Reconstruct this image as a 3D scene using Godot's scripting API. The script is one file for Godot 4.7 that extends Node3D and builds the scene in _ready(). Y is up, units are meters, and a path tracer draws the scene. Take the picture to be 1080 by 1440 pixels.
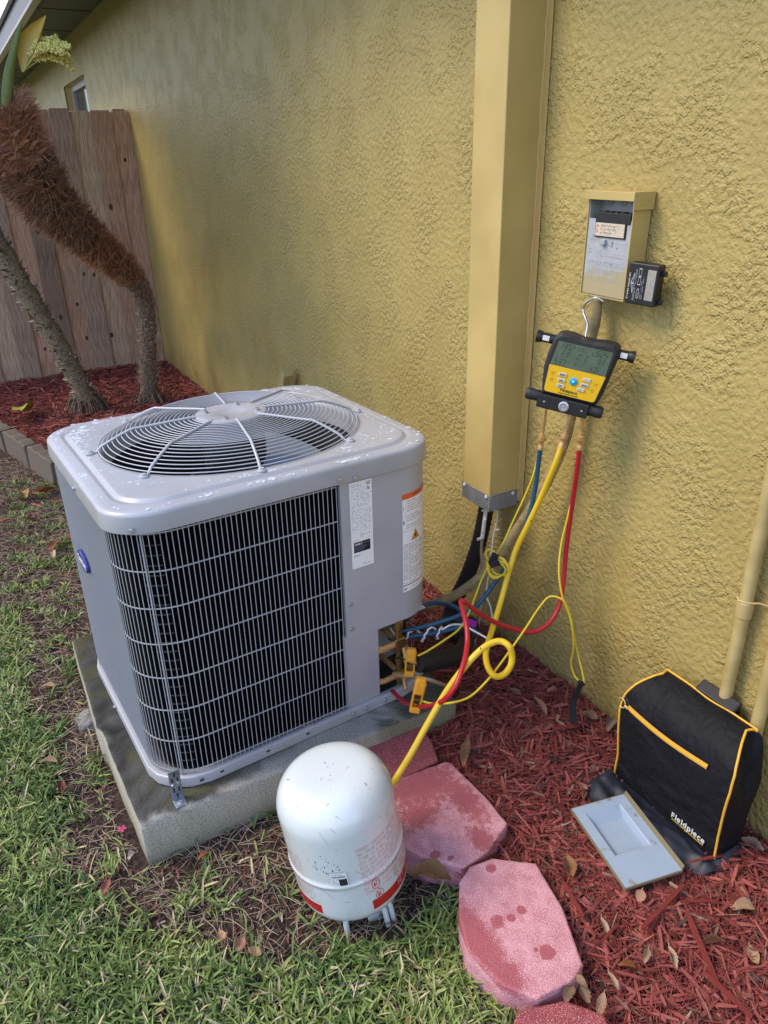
extends Node3D

# ---------------------------------------------------------------- mesh builder
class MB extends RefCounted:
	var v := PackedVector3Array()
	var n := PackedVector3Array()
	var uv := PackedVector2Array()
	var col := PackedColorArray()
	var idx := PackedInt32Array()
	var c := Color.WHITE

	func vert(p: Vector3, nn := Vector3.UP, u := Vector2.ZERO) -> int:
		v.append(p); n.append(nn); uv.append(u); col.append(c)
		return v.size() - 1

	func tri(a: int, b: int, d: int) -> void:      # counter-clockwise from outside
		idx.append(a); idx.append(d); idx.append(b)

	func quad(a: Vector3, b: Vector3, d: Vector3, e: Vector3, ua := Vector2(0, 1), ub := Vector2(1, 1), ud := Vector2(1, 0), ue := Vector2(0, 0)) -> void:
		var nn := (b - a).cross(e - a)
		if nn.length() < 1e-12:
			nn = (d - b).cross(a - b)
		nn = nn.normalized()
		var i := vert(a, nn, ua); vert(b, nn, ub); vert(d, nn, ud); vert(e, nn, ue)
		tri(i, i + 1, i + 2); tri(i, i + 2, i + 3)

	func box(xf: Transform3D, s: Vector3) -> void:
		var h := s / 2
		var P := []
		for k in 8:
			P.append(xf * Vector3(h.x if k & 1 else -h.x, h.y if k & 2 else -h.y, h.z if k & 4 else -h.z))
		quad(P[4], P[5], P[7], P[6]); quad(P[1], P[0], P[2], P[3])
		quad(P[5], P[1], P[3], P[7]); quad(P[0], P[4], P[6], P[2])
		quad(P[6], P[7], P[3], P[2]); quad(P[0], P[1], P[5], P[4])

	func rbox(xf: Transform3D, s: Vector3, b: float) -> void:   # box with rounded edges
		var h := s / 2
		b = minf(b, minf(h.x, minf(h.y, h.z)))
		var inn := h - Vector3(b, b, b)
		for ax in 3:
			for sg in [-1.0, 1.0]:
				var a1 := (ax + 1) % 3
				var a2 := (ax + 2) % 3
				var c1 := [-h[a1], -h[a1] + b * 0.35, -inn[a1], inn[a1], h[a1] - b * 0.35, h[a1]]
				var c2 := [-h[a2], -h[a2] + b * 0.35, -inn[a2], inn[a2], h[a2] - b * 0.35, h[a2]]
				var first := v.size()
				for j in 6:
					for i in 6:
						var p := Vector3.ZERO
						p[ax] = sg * h[ax]; p[a1] = c1[i]; p[a2] = c2[j]
						var q := Vector3(clampf(p.x, -inn.x, inn.x), clampf(p.y, -inn.y, inn.y), clampf(p.z, -inn.z, inn.z))
						var d := (p - q).normalized()
						var uu := Vector2(p.x / s.x + 0.5, 0.5 - p.y / s.y)
						vert(xf * (q + d * b), (xf.basis * d).normalized(), uu)
				for j in 5:
					for i in 5:
						var k := first + j * 6 + i
						if sg > 0:
							tri(k, k + 1, k + 7); tri(k, k + 7, k + 6)
						else:
							tri(k, k + 7, k + 1); tri(k, k + 6, k + 7)

	func tube(pts: Array, r, sides := 8, caps := true) -> void:
		var m := pts.size()
		var N := Vector3.ZERO
		var first := v.size()
		var run := 0.0
		for i in m:
			var t: Vector3 = (pts[mini(i + 1, m - 1)] - pts[maxi(i - 1, 0)]).normalized()
			if i == 0:
				N = t.cross(Vector3.UP if absf(t.y) < 0.9 else Vector3.RIGHT).normalized()
			else:
				run += pts[i].distance_to(pts[i - 1])
			N = (N - t * N.dot(t)).normalized()
			var B := t.cross(N)
			var rr: float = r[i] if r is Array else r
			for k in sides + 1:
				var a := TAU * k / sides
				var d := N * cos(a) + B * sin(a)
				vert(pts[i] + d * rr, d, Vector2(float(k) / sides, run))
		for i in m - 1:
			for k in sides:
				var q := first + i * (sides + 1) + k
				tri(q, q + 1, q + sides + 2); tri(q, q + sides + 2, q + sides + 1)
		if caps:
			for e in [0, m - 1]:
				var t2: Vector3 = (pts[0] - pts[1]).normalized() if e == 0 else (pts[m - 1] - pts[m - 2]).normalized()
				var cc := vert(pts[e], t2)
				for k in sides + 1:
					vert(v[first + e * (sides + 1) + k], t2)
				for k in sides:
					if e == 0:
						tri(cc, cc + k + 2, cc + k + 1)
					else:
						tri(cc, cc + k + 1, cc + k + 2)

	func lathe(prof: Array, segs := 24, xf := Transform3D.IDENTITY, a0 := 0.0, a1 := TAU, crease := 0.7) -> void:
		# prof: Vector2(r, y); going so that the outside lies to the right-hand side when y rises
		var run := [0.0]
		for i in range(1, prof.size()):
			run.append(run[-1] + prof[i].distance_to(prof[i - 1]))
		for i in prof.size() - 1:
			var p: Vector2 = prof[i]
			var q: Vector2 = prof[i + 1]
			var d := (q - p).normalized()
			var nn := Vector2(d.y, -d.x)
			var np := nn
			var nq := nn
			if i > 0:
				var dp: Vector2 = (p - prof[i - 1]).normalized()
				var mm := Vector2(dp.y, -dp.x)
				if mm.dot(nn) > crease: np = (mm + nn).normalized()
			if i < prof.size() - 2:
				var dq: Vector2 = (prof[i + 2] - q).normalized()
				var mm2 := Vector2(dq.y, -dq.x)
				if mm2.dot(nn) > crease: nq = (mm2 + nn).normalized()
			var first := v.size()
			for k in segs + 1:
				var a := a0 + (a1 - a0) * k / segs
				var ca := cos(a)
				var sa := sin(a)
				vert(xf * Vector3(p.x * ca, p.y, p.x * sa), (xf.basis * Vector3(np.x * ca, np.y, np.x * sa)).normalized(), Vector2(a / TAU, 1.0 - run[i] / run[-1]))
				vert(xf * Vector3(q.x * ca, q.y, q.x * sa), (xf.basis * Vector3(nq.x * ca, nq.y, nq.x * sa)).normalized(), Vector2(a / TAU, 1.0 - run[i + 1] / run[-1]))
			for k in segs:
				var f := first + k * 2
				tri(f, f + 1, f + 3); tri(f, f + 3, f + 2)

	func prism(poly: PackedVector2Array, z0: float, z1: float, xf := Transform3D.IDENTITY, bevel := 0.0) -> void:
		# poly counter-clockwise in x,y; extruded from z0 (back) to z1 (front)
		var m := poly.size()
		var ins := poly
		if bevel > 0.0:
			ins = PackedVector2Array()
			for i in m:
				var e1 := (poly[i] - poly[(i + m - 1) % m]).normalized()
				var e2 := (poly[(i + 1) % m] - poly[i]).normalized()
				var nn := Vector2(-e1.y - e2.y, e1.x + e2.x)
				nn = nn.normalized() / maxf(0.4, (nn / 2).length())
				ins.append(poly[i] + nn * bevel)
		var t := Geometry2D.triangulate_polygon(ins)
		var nf := (xf.basis * Vector3(0, 0, 1)).normalized()
		var lo := ins[0]
		var hi := ins[0]
		for p in ins:
			lo = lo.min(p); hi = hi.max(p)
		var f := v.size()
		for p in ins:
			vert(xf * Vector3(p.x, p.y, z1), nf, Vector2((p.x - lo.x) / (hi.x - lo.x), 1.0 - (p.y - lo.y) / (hi.y - lo.y)))
		for k in range(0, t.size(), 3):
			var a := ins[t[k]]
			var b := ins[t[k + 1]]
			var d := ins[t[k + 2]]
			if (b - a).cross(d - a) > 0:
				tri(f + t[k], f + t[k + 1], f + t[k + 2])
			else:
				tri(f + t[k], f + t[k + 2], f + t[k + 1])
		var t2 := Geometry2D.triangulate_polygon(poly)
		f = v.size()
		for p in poly:
			vert(xf * Vector3(p.x, p.y, z0), -nf, Vector2((p.x - lo.x) / (hi.x - lo.x), 1.0 - (p.y - lo.y) / (hi.y - lo.y)))
		for k in range(0, t2.size(), 3):
			var a := poly[t2[k]]
			var b := poly[t2[k + 1]]
			var d := poly[t2[k + 2]]
			if (b - a).cross(d - a) > 0:
				tri(f + t2[k], f + t2[k + 2], f + t2[k + 1])
			else:
				tri(f + t2[k], f + t2[k + 1], f + t2[k + 2])
		for i in m:
			var j := (i + 1) % m
			var zs := z1 - bevel
			quad(xf * Vector3(poly[i].x, poly[i].y, z0), xf * Vector3(poly[j].x, poly[j].y, z0), xf * Vector3(poly[j].x, poly[j].y, zs), xf * Vector3(poly[i].x, poly[i].y, zs))
			if bevel > 0.0:
				quad(xf * Vector3(poly[i].x, poly[i].y, zs), xf * Vector3(poly[j].x, poly[j].y, zs), xf * Vector3(ins[j].x, ins[j].y, z1), xf * Vector3(ins[i].x, ins[i].y, z1))

	func grid(nu: int, nv: int, f: Callable) -> void:
		# f(i, j) -> Vector3; smooth normals; u x v points outside
		var first := v.size()
		for j in nv + 1:
			for i in nu + 1:
				vert(f.call(i, j), Vector3.ZERO, Vector2(float(i) / nu, 1.0 - float(j) / nv))
		for j in nv:
			for i in nu:
				var k := first + j * (nu + 1) + i
				tri(k, k + 1, k + nu + 2); tri(k, k + nu + 2, k + nu + 1)
		smooth(first)

	func smooth(first: int) -> void:
		for i in range(first, v.size()):
			n[i] = Vector3.ZERO
		for k in range(0, idx.size(), 3):
			var a := idx[k]
			if a < first: continue
			var b := idx[k + 1]
			var d := idx[k + 2]
			var nn := (v[d] - v[a]).cross(v[b] - v[a])
			n[a] += nn; n[b] += nn; n[d] += nn
		for i in range(first, v.size()):
			n[i] = n[i].normalized() if n[i].length() > 1e-14 else Vector3.UP

	func mesh() -> ArrayMesh:
		var arr := []
		arr.resize(Mesh.ARRAY_MAX)
		arr[Mesh.ARRAY_VERTEX] = v
		arr[Mesh.ARRAY_NORMAL] = n
		arr[Mesh.ARRAY_TEX_UV] = uv
		arr[Mesh.ARRAY_COLOR] = col
		arr[Mesh.ARRAY_INDEX] = idx
		var am := ArrayMesh.new()
		am.add_surface_from_arrays(Mesh.PRIMITIVE_TRIANGLES, arr)
		return am

# ---------------------------------------------------------------- helpers
var rng := RandomNumberGenerator.new()
var M := {}

func T(x := 0.0, y := 0.0, z := 0.0, b := Basis.IDENTITY) -> Transform3D:
	return Transform3D(b, Vector3(x, y, z))

func lin(r: float, g: float, b: float) -> Color:
	return Color(r, g, b).linear_to_srgb()

func put(b, called: String, mat: Material, parent: Node3D = self) -> MeshInstance3D:
	var o := MeshInstance3D.new()
	o.name = called
	o.mesh = b.mesh() if b is MB else b
	o.material_override = mat
	parent.add_child(o, true)
	return o

func tag(o: Node, label: String, category: String, group := "", kind := "") -> Node:
	if label: o.set_meta("label", label)
	if category: o.set_meta("category", category)
	if group: o.set_meta("group", group)
	if kind: o.set_meta("kind", kind)
	return o

func thing(called: String, label: String, category: String, xf := Transform3D.IDENTITY, group := "") -> Node3D:
	var o := Node3D.new()
	o.name = called
	add_child(o, true)
	o.transform = xf
	tag(o, label, category, group)
	return o

func smat(c: Color, rough := 0.6, metal := 0.0, vc := false) -> StandardMaterial3D:
	var m := StandardMaterial3D.new()
	m.albedo_color = c
	m.roughness = rough
	m.metallic = metal
	m.vertex_color_use_as_albedo = vc
	return m

func noise(freq: float, oct := 4, sd := 1, kind := FastNoiseLite.TYPE_SIMPLEX_SMOOTH, gain := 0.5) -> FastNoiseLite:
	var f := FastNoiseLite.new()
	f.noise_type = kind
	f.seed = sd
	f.frequency = freq
	f.fractal_octaves = oct
	f.fractal_gain = gain
	f.fractal_type = FastNoiseLite.FRACTAL_FBM if oct > 1 else FastNoiseLite.FRACTAL_NONE
	return f

func ntex(freq: float, oct: int, sd: int, cols: Array, offs: Array, size := 512, kind := FastNoiseLite.TYPE_SIMPLEX_SMOOTH) -> ImageTexture:
	# seamless noise mapped through a colour ramp (colours in sRGB)
	var im := noise(freq, oct, sd, kind).get_seamless_image(size, size, false, false, 0.12)
	im.convert(Image.FORMAT_L8)
	var src := im.get_data()
	var lut := PackedByteArray()
	lut.resize(768)
	for i in 256:
		var t := i / 255.0
		var k := 0
		while k < offs.size() - 2 and t > offs[k + 1]: k += 1
		var c: Color = cols[k].lerp(cols[k + 1], clampf((t - offs[k]) / (offs[k + 1] - offs[k]), 0, 1))
		lut[i * 3] = int(c.r * 255); lut[i * 3 + 1] = int(c.g * 255); lut[i * 3 + 2] = int(c.b * 255)
	var out := PackedByteArray()
	out.resize(size * size * 3)
	for i in size * size:
		var q := src[i] * 3
		out[i * 3] = lut[q]; out[i * 3 + 1] = lut[q + 1]; out[i * 3 + 2] = lut[q + 2]
	return ImageTexture.create_from_image(Image.create_from_data(size, size, false, Image.FORMAT_RGB8, out))

func tri_mat(tex: Texture2D, metres: float, rough := 0.7, bump: Texture2D = null, cm := 0.1, world := true) -> StandardMaterial3D:
	var m := StandardMaterial3D.new()
	m.albedo_texture = tex
	m.roughness = rough
	m.uv1_triplanar = true
	m.uv1_world_triplanar = world
	m.uv1_scale = Vector3.ONE / metres
	if bump:
		m.heightmap_enabled = true
		m.heightmap_texture = bump
		m.heightmap_scale = cm
	return m

func curve(pts: Array, steps := 8) -> Array:
	var out := []
	var m := pts.size()
	for i in m - 1:
		var p0: Vector3 = pts[maxi(i - 1, 0)]
		var p1: Vector3 = pts[i]
		var p2: Vector3 = pts[i + 1]
		var p3: Vector3 = pts[mini(i + 2, m - 1)]
		for s in steps:
			out.append(p1.cubic_interpolate(p2, p0, p3, float(s) / steps))
	out.append(pts[m - 1])
	return out

func screw(b: MB, at: Vector3, nrm: Vector3, r := 0.006, h := 0.004) -> void:
	var up := nrm.normalized()
	var x := up.cross(Vector3(0.3, 0.9, 0.2)).normalized()
	var xf := Transform3D(Basis(x, up, x.cross(up)), at)
	b.lathe([Vector2(r * 1.4, 0), Vector2(r * 1.4, h * 0.3), Vector2(r, h * 0.35), Vector2(r * 0.9, h), Vector2(0, h)], 6, xf)

# 5x7 lettering for small print
const GLYPH := {"A": "7E1111117E", "B": "7F49494936", "C": "3E41414122", "D": "7F4141221C", "E": "7F49494941", "F": "7F09090901", "G": "3E4149497A", "H": "7F0808087F", "I": "00417F4100", "J": "2040413F01", "K": "7F08142241", "L": "7F40404040", "M": "7F020C027F", "N": "7F0408107F", "O": "3E4141413E", "P": "7F09090906", "Q": "3E4151215E", "R": "7F09192946", "S": "4649494931", "T": "01017F0101", "U": "3F4040403F", "V": "1F2040201F", "W": "3F4038403F", "X": "6314081463", "Y": "0708700807", "Z": "6151494543", "0": "3E5149453E", "1": "00427F4000", "2": "4261514946", "3": "2141454B31", "4": "1814127F10", "5": "2745454539", "6": "3C4A494930", "7": "0171090503", "8": "3649494936", "9": "064949291E", ".": "0060600000", "-": "0808080808", ":": "0036360000", "/": "2010080402", "!": "00005F0000"}

func ink(im: Image, x: int, y: int, text: String, c: Color, s := 1) -> void:
	for ch in text:
		if GLYPH.has(ch):
			var g: String = GLYPH[ch]
			for k in 5:
				var bits := g.substr(k * 2, 2).hex_to_int()
				for r in 7:
					if bits >> r & 1:
						im.fill_rect(Rect2i(x + k * s, y + r * s, s, s), c)
		x += 6 * s

func seg7(im: Image, x: int, y: int, w: int, h: int, text: String, c: Color) -> void:
	var on := {"0": "abcdef", "1": "bc", "2": "abged", "3": "abgcd", "4": "fgbc", "5": "afgcd", "6": "afgedc", "7": "abc", "8": "abcdefg", "9": "abcdfg"}
	var t := maxi(2, w / 6)
	for ch in text:
		if ch == ".":
			im.fill_rect(Rect2i(x - t - 1, y + h - t, t, t), c)
			continue
		var sl := int(h * 0.12)
		for q in on.get(ch, ""):
			match q:
				"a": im.fill_rect(Rect2i(x + t + sl, y, w - 2 * t, t), c)
				"g": im.fill_rect(Rect2i(x + t + sl / 2, y + h / 2 - t / 2, w - 2 * t, t), c)
				"d": im.fill_rect(Rect2i(x + t, y + h - t, w - 2 * t, t), c)
				"f": im.fill_rect(Rect2i(x + sl - 1, y + 1, t, h / 2 - 1), c)
				"b": im.fill_rect(Rect2i(x + w - t + sl, y + 1, t, h / 2 - 1), c)
				"e": im.fill_rect(Rect2i(x, y + h / 2, t, h / 2 - 1), c)
				"c": im.fill_rect(Rect2i(x + w - t, y + h / 2, t, h / 2 - 1), c)
		x += w + t + 3

func words(called: String, text: String, size: float, mat: Material, xf: Transform3D, parent: Node3D, bold := true, italic := false, serif := false) -> MeshInstance3D:
	var f := SystemFont.new()
	f.font_names = PackedStringArray(["Droid Serif" if serif else "Droid Sans"])
	f.font_weight = 700 if bold else 400
	f.font_italic = italic
	var t := TextMesh.new()
	t.text = text
	t.font = f
	t.font_size = 32
	t.pixel_size = size / 32.0
	t.depth = 0.0008
	t.curve_step = 2.0
	var o := MeshInstance3D.new()
	o.name = called
	o.mesh = t
	o.material_override = mat
	parent.add_child(o, true)
	o.transform = xf
	return o

func swarm(called: String, mesh: Mesh, mat: Material, xfs: Array, cols: Array, parent: Node3D = self) -> MultiMeshInstance3D:
	var mm := MultiMesh.new()
	mm.transform_format = MultiMesh.TRANSFORM_3D
	mm.use_colors = true
	mm.mesh = mesh
	mm.instance_count = xfs.size()
	var buf := PackedFloat32Array()
	buf.resize(xfs.size() * 16)
	for i in xfs.size():
		var t: Transform3D = xfs[i]
		var k := i * 16
		buf[k] = t.basis.x.x; buf[k + 1] = t.basis.y.x; buf[k + 2] = t.basis.z.x; buf[k + 3] = t.origin.x
		buf[k + 4] = t.basis.x.y; buf[k + 5] = t.basis.y.y; buf[k + 6] = t.basis.z.y; buf[k + 7] = t.origin.y
		buf[k + 8] = t.basis.x.z; buf[k + 9] = t.basis.y.z; buf[k + 10] = t.basis.z.z; buf[k + 11] = t.origin.z
		var c: Color = cols[i]
		buf[k + 12] = c.r; buf[k + 13] = c.g; buf[k + 14] = c.b; buf[k + 15] = 1.0
	mm.buffer = buf
	var o := MultiMeshInstance3D.new()
	o.name = called
	o.multimesh = mm
	o.material_override = mat
	o.set_meta("kind", "stuff")
	parent.add_child(o, true)
	return o

func rot(yaw: float, pitch := 0.0, roll := 0.0) -> Basis:
	return Basis.from_euler(Vector3(pitch, yaw, roll))

# ---------------------------------------------------------------- ready
func _ready() -> void:
	rng.seed = 7
	light_and_lens()
	materials()
	ground()
	house()
	fence()
	palms()
	concrete_pad()
	edging()
	pavers()
	air_conditioner()
	line_cover()
	disconnect_box()
	pipes()
	gauge()
	hoses()
	tank()
	bag()
	box_cover()
	litter()
	plants()

func light_and_lens() -> void:
	var cam := Camera3D.new()
	cam.name = "camera"
	var yaw := deg_to_rad(28.46)
	var pitch := deg_to_rad(25.0)
	var roll := deg_to_rad(-1.3)
	var fh := Vector3(-cos(yaw), 0, -sin(yaw))
	var right := fh.cross(Vector3.UP)
	var fwd := fh * cos(pitch) - Vector3.UP * sin(pitch)
	var upc := right.cross(fwd)
	cam.transform = Transform3D(Basis(right * cos(roll) + upc * sin(roll), upc * cos(roll) - right * sin(roll), -fwd), Vector3(0, 1.5, 1.36))
	cam.fov = 68.87
	cam.near = 0.05
	cam.far = 400.0
	add_child(cam)
	cam.current = true
	var env := Environment.new()
	env.background_mode = Environment.BG_SKY
	var sm := ProceduralSkyMaterial.new()
	sm.sky_top_color = Color(0.50, 0.66, 0.93)
	sm.sky_horizon_color = Color(0.92, 0.955, 1.0)
	sm.sky_curve = 0.25
	sm.ground_bottom_color = Color(0.3, 0.32, 0.26)
	sm.ground_horizon_color = Color(0.55, 0.57, 0.55)
	var cn := NoiseTexture2D.new()
	cn.width = 1024
	cn.height = 512
	cn.seamless = true
	cn.noise = noise(0.006, 5, 11)
	var gr := Gradient.new()
	gr.offsets = PackedFloat32Array([0.35, 0.75])
	gr.colors = PackedColorArray([Color(1, 1, 1, 0.0), Color(1, 1, 1, 0.35)])
	cn.color_ramp = gr
	sm.sky_cover = cn
	sm.energy_multiplier = 0.98
	var sky := Sky.new()
	sky.sky_material = sm
	env.sky = sky
	env.background_energy_multiplier = 1.0
	env.tonemap_mode = Environment.TONE_MAPPER_LINEAR
	env.tonemap_exposure = 1.84
	env.sdfgi_enabled = true
	env.ssao_enabled = true
	env.ssil_enabled = true
	var we := WorldEnvironment.new()
	we.name = "environment"
	we.environment = env
	add_child(we)
	var sun := DirectionalLight3D.new()
	sun.name = "sun"
	sun.light_energy = 0.62
	sun.light_color = Color(1.0, 0.92, 0.79)
	sun.light_angular_distance = 26.0
	sun.shadow_enabled = true
	sun.sky_mode = DirectionalLight3D.SKY_MODE_LIGHT_ONLY
	add_child(sun)
	sun.look_at_from_position(Vector3.ZERO, Vector3(0.30, -0.75, -0.60), Vector3.UP)

func materials() -> void:
	M.paint = smat(Color.WHITE, 0.5)
	M.paint.albedo_texture = ntex(0.006, 5, 3, [Color(0.640, 0.570, 0.345), Color(0.660, 0.588, 0.358), Color(0.680, 0.607, 0.374)], [0.1, 0.5, 0.9], 1024)
	M.paint.heightmap_enabled = true
	M.paint.heightmap_scale = 0.38
	M.paint.vertex_color_use_as_albedo = true
	M.paint.metallic_specular = 0.45
	M.trim = tri_mat(ntex(0.01, 4, 13, [Color(0.705, 0.618, 0.385), Color(0.76, 0.672, 0.43)], [0.2, 0.8], 256), 0.8, 0.45, ntex(0.09, 3, 15, [Color.BLACK, Color.WHITE], [0.2, 0.8], 256), 0.015)
	M.pvc = tri_mat(ntex(0.02, 4, 23, [Color(0.66, 0.59, 0.38), Color(0.73, 0.66, 0.45)], [0.2, 0.8], 256), 0.4, 0.5)
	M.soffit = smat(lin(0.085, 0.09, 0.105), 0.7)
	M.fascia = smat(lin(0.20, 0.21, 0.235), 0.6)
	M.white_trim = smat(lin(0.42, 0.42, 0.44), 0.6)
	M.roof = tri_mat(ntex(0.05, 3, 33, [Color(0.2, 0.18, 0.17), Color(0.34, 0.32, 0.3)], [0.2, 0.8], 256), 0.7, 0.9)
	M.steel = smat(lin(0.40, 0.405, 0.43), 0.34)
	M.steel.metallic_specular = 0.6
	var orange := ntex(0.12, 3, 44, [Color.BLACK, Color.WHITE], [0.2, 0.8], 256)
	for k in ["steel"]:
		M[k].heightmap_enabled = true; M[k].heightmap_texture = orange; M[k].heightmap_scale = 0.004
		M[k].uv1_triplanar = true; M[k].uv1_scale = Vector3.ONE * 5
	M.steel.albedo_color = Color.WHITE
	M.steel.albedo_texture = ntex(0.006, 5, 47, [lin(0.365, 0.368, 0.388), lin(0.40, 0.405, 0.43), lin(0.41, 0.416, 0.442)], [0.2, 0.5, 0.8], 512)
	M.steel.uv1_scale = Vector3.ONE * 1.3
	M.wire = smat(lin(0.41, 0.415, 0.44), 0.35)
	M.guard = smat(lin(0.46, 0.47, 0.50), 0.3)
	M.zinc = smat(lin(0.55, 0.56, 0.58), 0.4, 0.8)
	M.galv = tri_mat(ntex(0.03, 3, 45, [Color(0.50, 0.53, 0.58), Color(0.66, 0.69, 0.73)], [0.2, 0.8], 256, FastNoiseLite.TYPE_CELLULAR), 0.15, 0.45)
	M.galv.metallic = 0.7
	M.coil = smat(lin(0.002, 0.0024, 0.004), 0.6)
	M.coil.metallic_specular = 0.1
	M.dark = smat(lin(0.018, 0.019, 0.022), 0.5)
	M.blade = smat(lin(0.24, 0.28, 0.34), 0.3)
	M.black = smat(lin(0.014, 0.014, 0.015), 0.45)
	M.rubber = smat(lin(0.018, 0.018, 0.019), 0.6)
	M.chrome = smat(lin(0.7, 0.7, 0.72), 0.2, 1.0)
	M.brass = tri_mat(ntex(0.03, 4, 55, [Color(0.74, 0.57, 0.36), Color(0.88, 0.72, 0.48)], [0.2, 0.8], 256), 0.05, 0.32)
	M.brass.metallic = 0.4
	M.old_brass = tri_mat(ntex(0.03, 4, 56, [Color(0.40, 0.32, 0.19), Color(0.78, 0.64, 0.40)], [0.2, 0.8], 256), 0.05, 0.5)
	M.old_brass.metallic = 0.8
	M.old_brass.roughness = 0.34
	M.copper = smat(lin(0.55, 0.27, 0.16), 0.4, 0.8)
	M.white = smat(lin(0.72, 0.72, 0.70), 0.5)
	M.blue_hose = smat(lin(0.012, 0.075, 0.135), 0.4)
	M.red_hose = smat(lin(0.42, 0.012, 0.022), 0.38)
	M.yellow_hose = smat(lin(0.70, 0.47, 0.02), 0.4)
	M.cable = smat(lin(0.72, 0.55, 0.03), 0.45)
	M.orange = smat(lin(0.72, 0.32, 0.014), 0.42)
	M.yellow = smat(lin(0.78, 0.46, 0.006), 0.4)
	M.magenta = smat(lin(0.45, 0.03, 0.42), 0.5)
	M.plain_vc = smat(Color.WHITE, 0.75, 0.0, true)
	M.leaf_vc = smat(Color.WHITE, 0.6, 0.0, true)
	M.leaf_vc.backlight_enabled = true
	M.leaf_vc.backlight = Color(0.35, 0.35, 0.35)
	M.chip_vc = tri_mat(ntex(0.04, 3, 66, [Color(0.72, 0.72, 0.72), Color(1, 1, 1)], [0.2, 0.8], 256), 0.05, 0.65, null, 0.1, false)
	M.chip_vc.vertex_color_use_as_albedo = true

const TILE := 2.4
const PIX := 1536

func stucco() -> void:
	# trowelled stucco: flat-topped islands with crinkled lips, plus fine crumbs where the plaster was left rough
	var na := noise(0.068, 5, 21, FastNoiseLite.TYPE_SIMPLEX, 0.62)
	na.domain_warp_enabled = true
	na.domain_warp_amplitude = 4.0
	na.domain_warp_frequency = 0.11
	var A := na.get_seamless_image(PIX, PIX)
	var F := noise(0.20, 3, 23, FastNoiseLite.TYPE_SIMPLEX, 0.6).get_seamless_image(PIX, PIX)
	var K := noise(0.0075, 3, 22).get_seamless_image(PIX, PIX)
	var a := A.get_data()
	var f := F.get_data()
	var k := K.get_data()
	var base := PackedFloat32Array()
	var lip := PackedFloat32Array()
	var fin := PackedFloat32Array()
	var msk := PackedFloat32Array()
	for i in 256:
		var t := i / 255.0
		base.append(smoothstep(0.44, 0.475, t) * 70.0 + smoothstep(0.56, 0.585, t) * 52.0)
		lip.append(exp(-pow((t - 0.487) / 0.018, 2.0)) * 46.0 + exp(-pow((t - 0.598) / 0.016, 2.0)) * 40.0)
		fin.append(smoothstep(0.50, 0.62, t) * 60.0)
		msk.append(lerpf(0.12, 1.1, smoothstep(0.40, 0.58, t)))
	var out := PackedByteArray()
	out.resize(PIX * PIX)
	for i in PIX * PIX:
		var q := a[i]
		var w := msk[k[i]]
		out[i] = mini(255, int(base[q] * (0.55 + 0.45 * w) + (lip[q] + fin[f[i]]) * w))
	N.h = out
	M.paint.heightmap_texture = ImageTexture.create_from_image(Image.create_from_data(PIX, PIX, false, Image.FORMAT_L8, out))

func wall_height(x: float, y: float) -> float:
	var u := fposmod(x / TILE, 1.0) * PIX
	var w := fposmod(y / TILE, 1.0) * PIX
	var i := int(u)
	var j := int(w)
	var h: PackedByteArray = N.h
	var s := 0.0
	for d in 2:
		var row := ((j + d * 2) % PIX) * PIX
		s += h[row + i % PIX] + h[row + (i + 2) % PIX]
	return s * (0.0020 / 1020.0)

var N := {}

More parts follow.
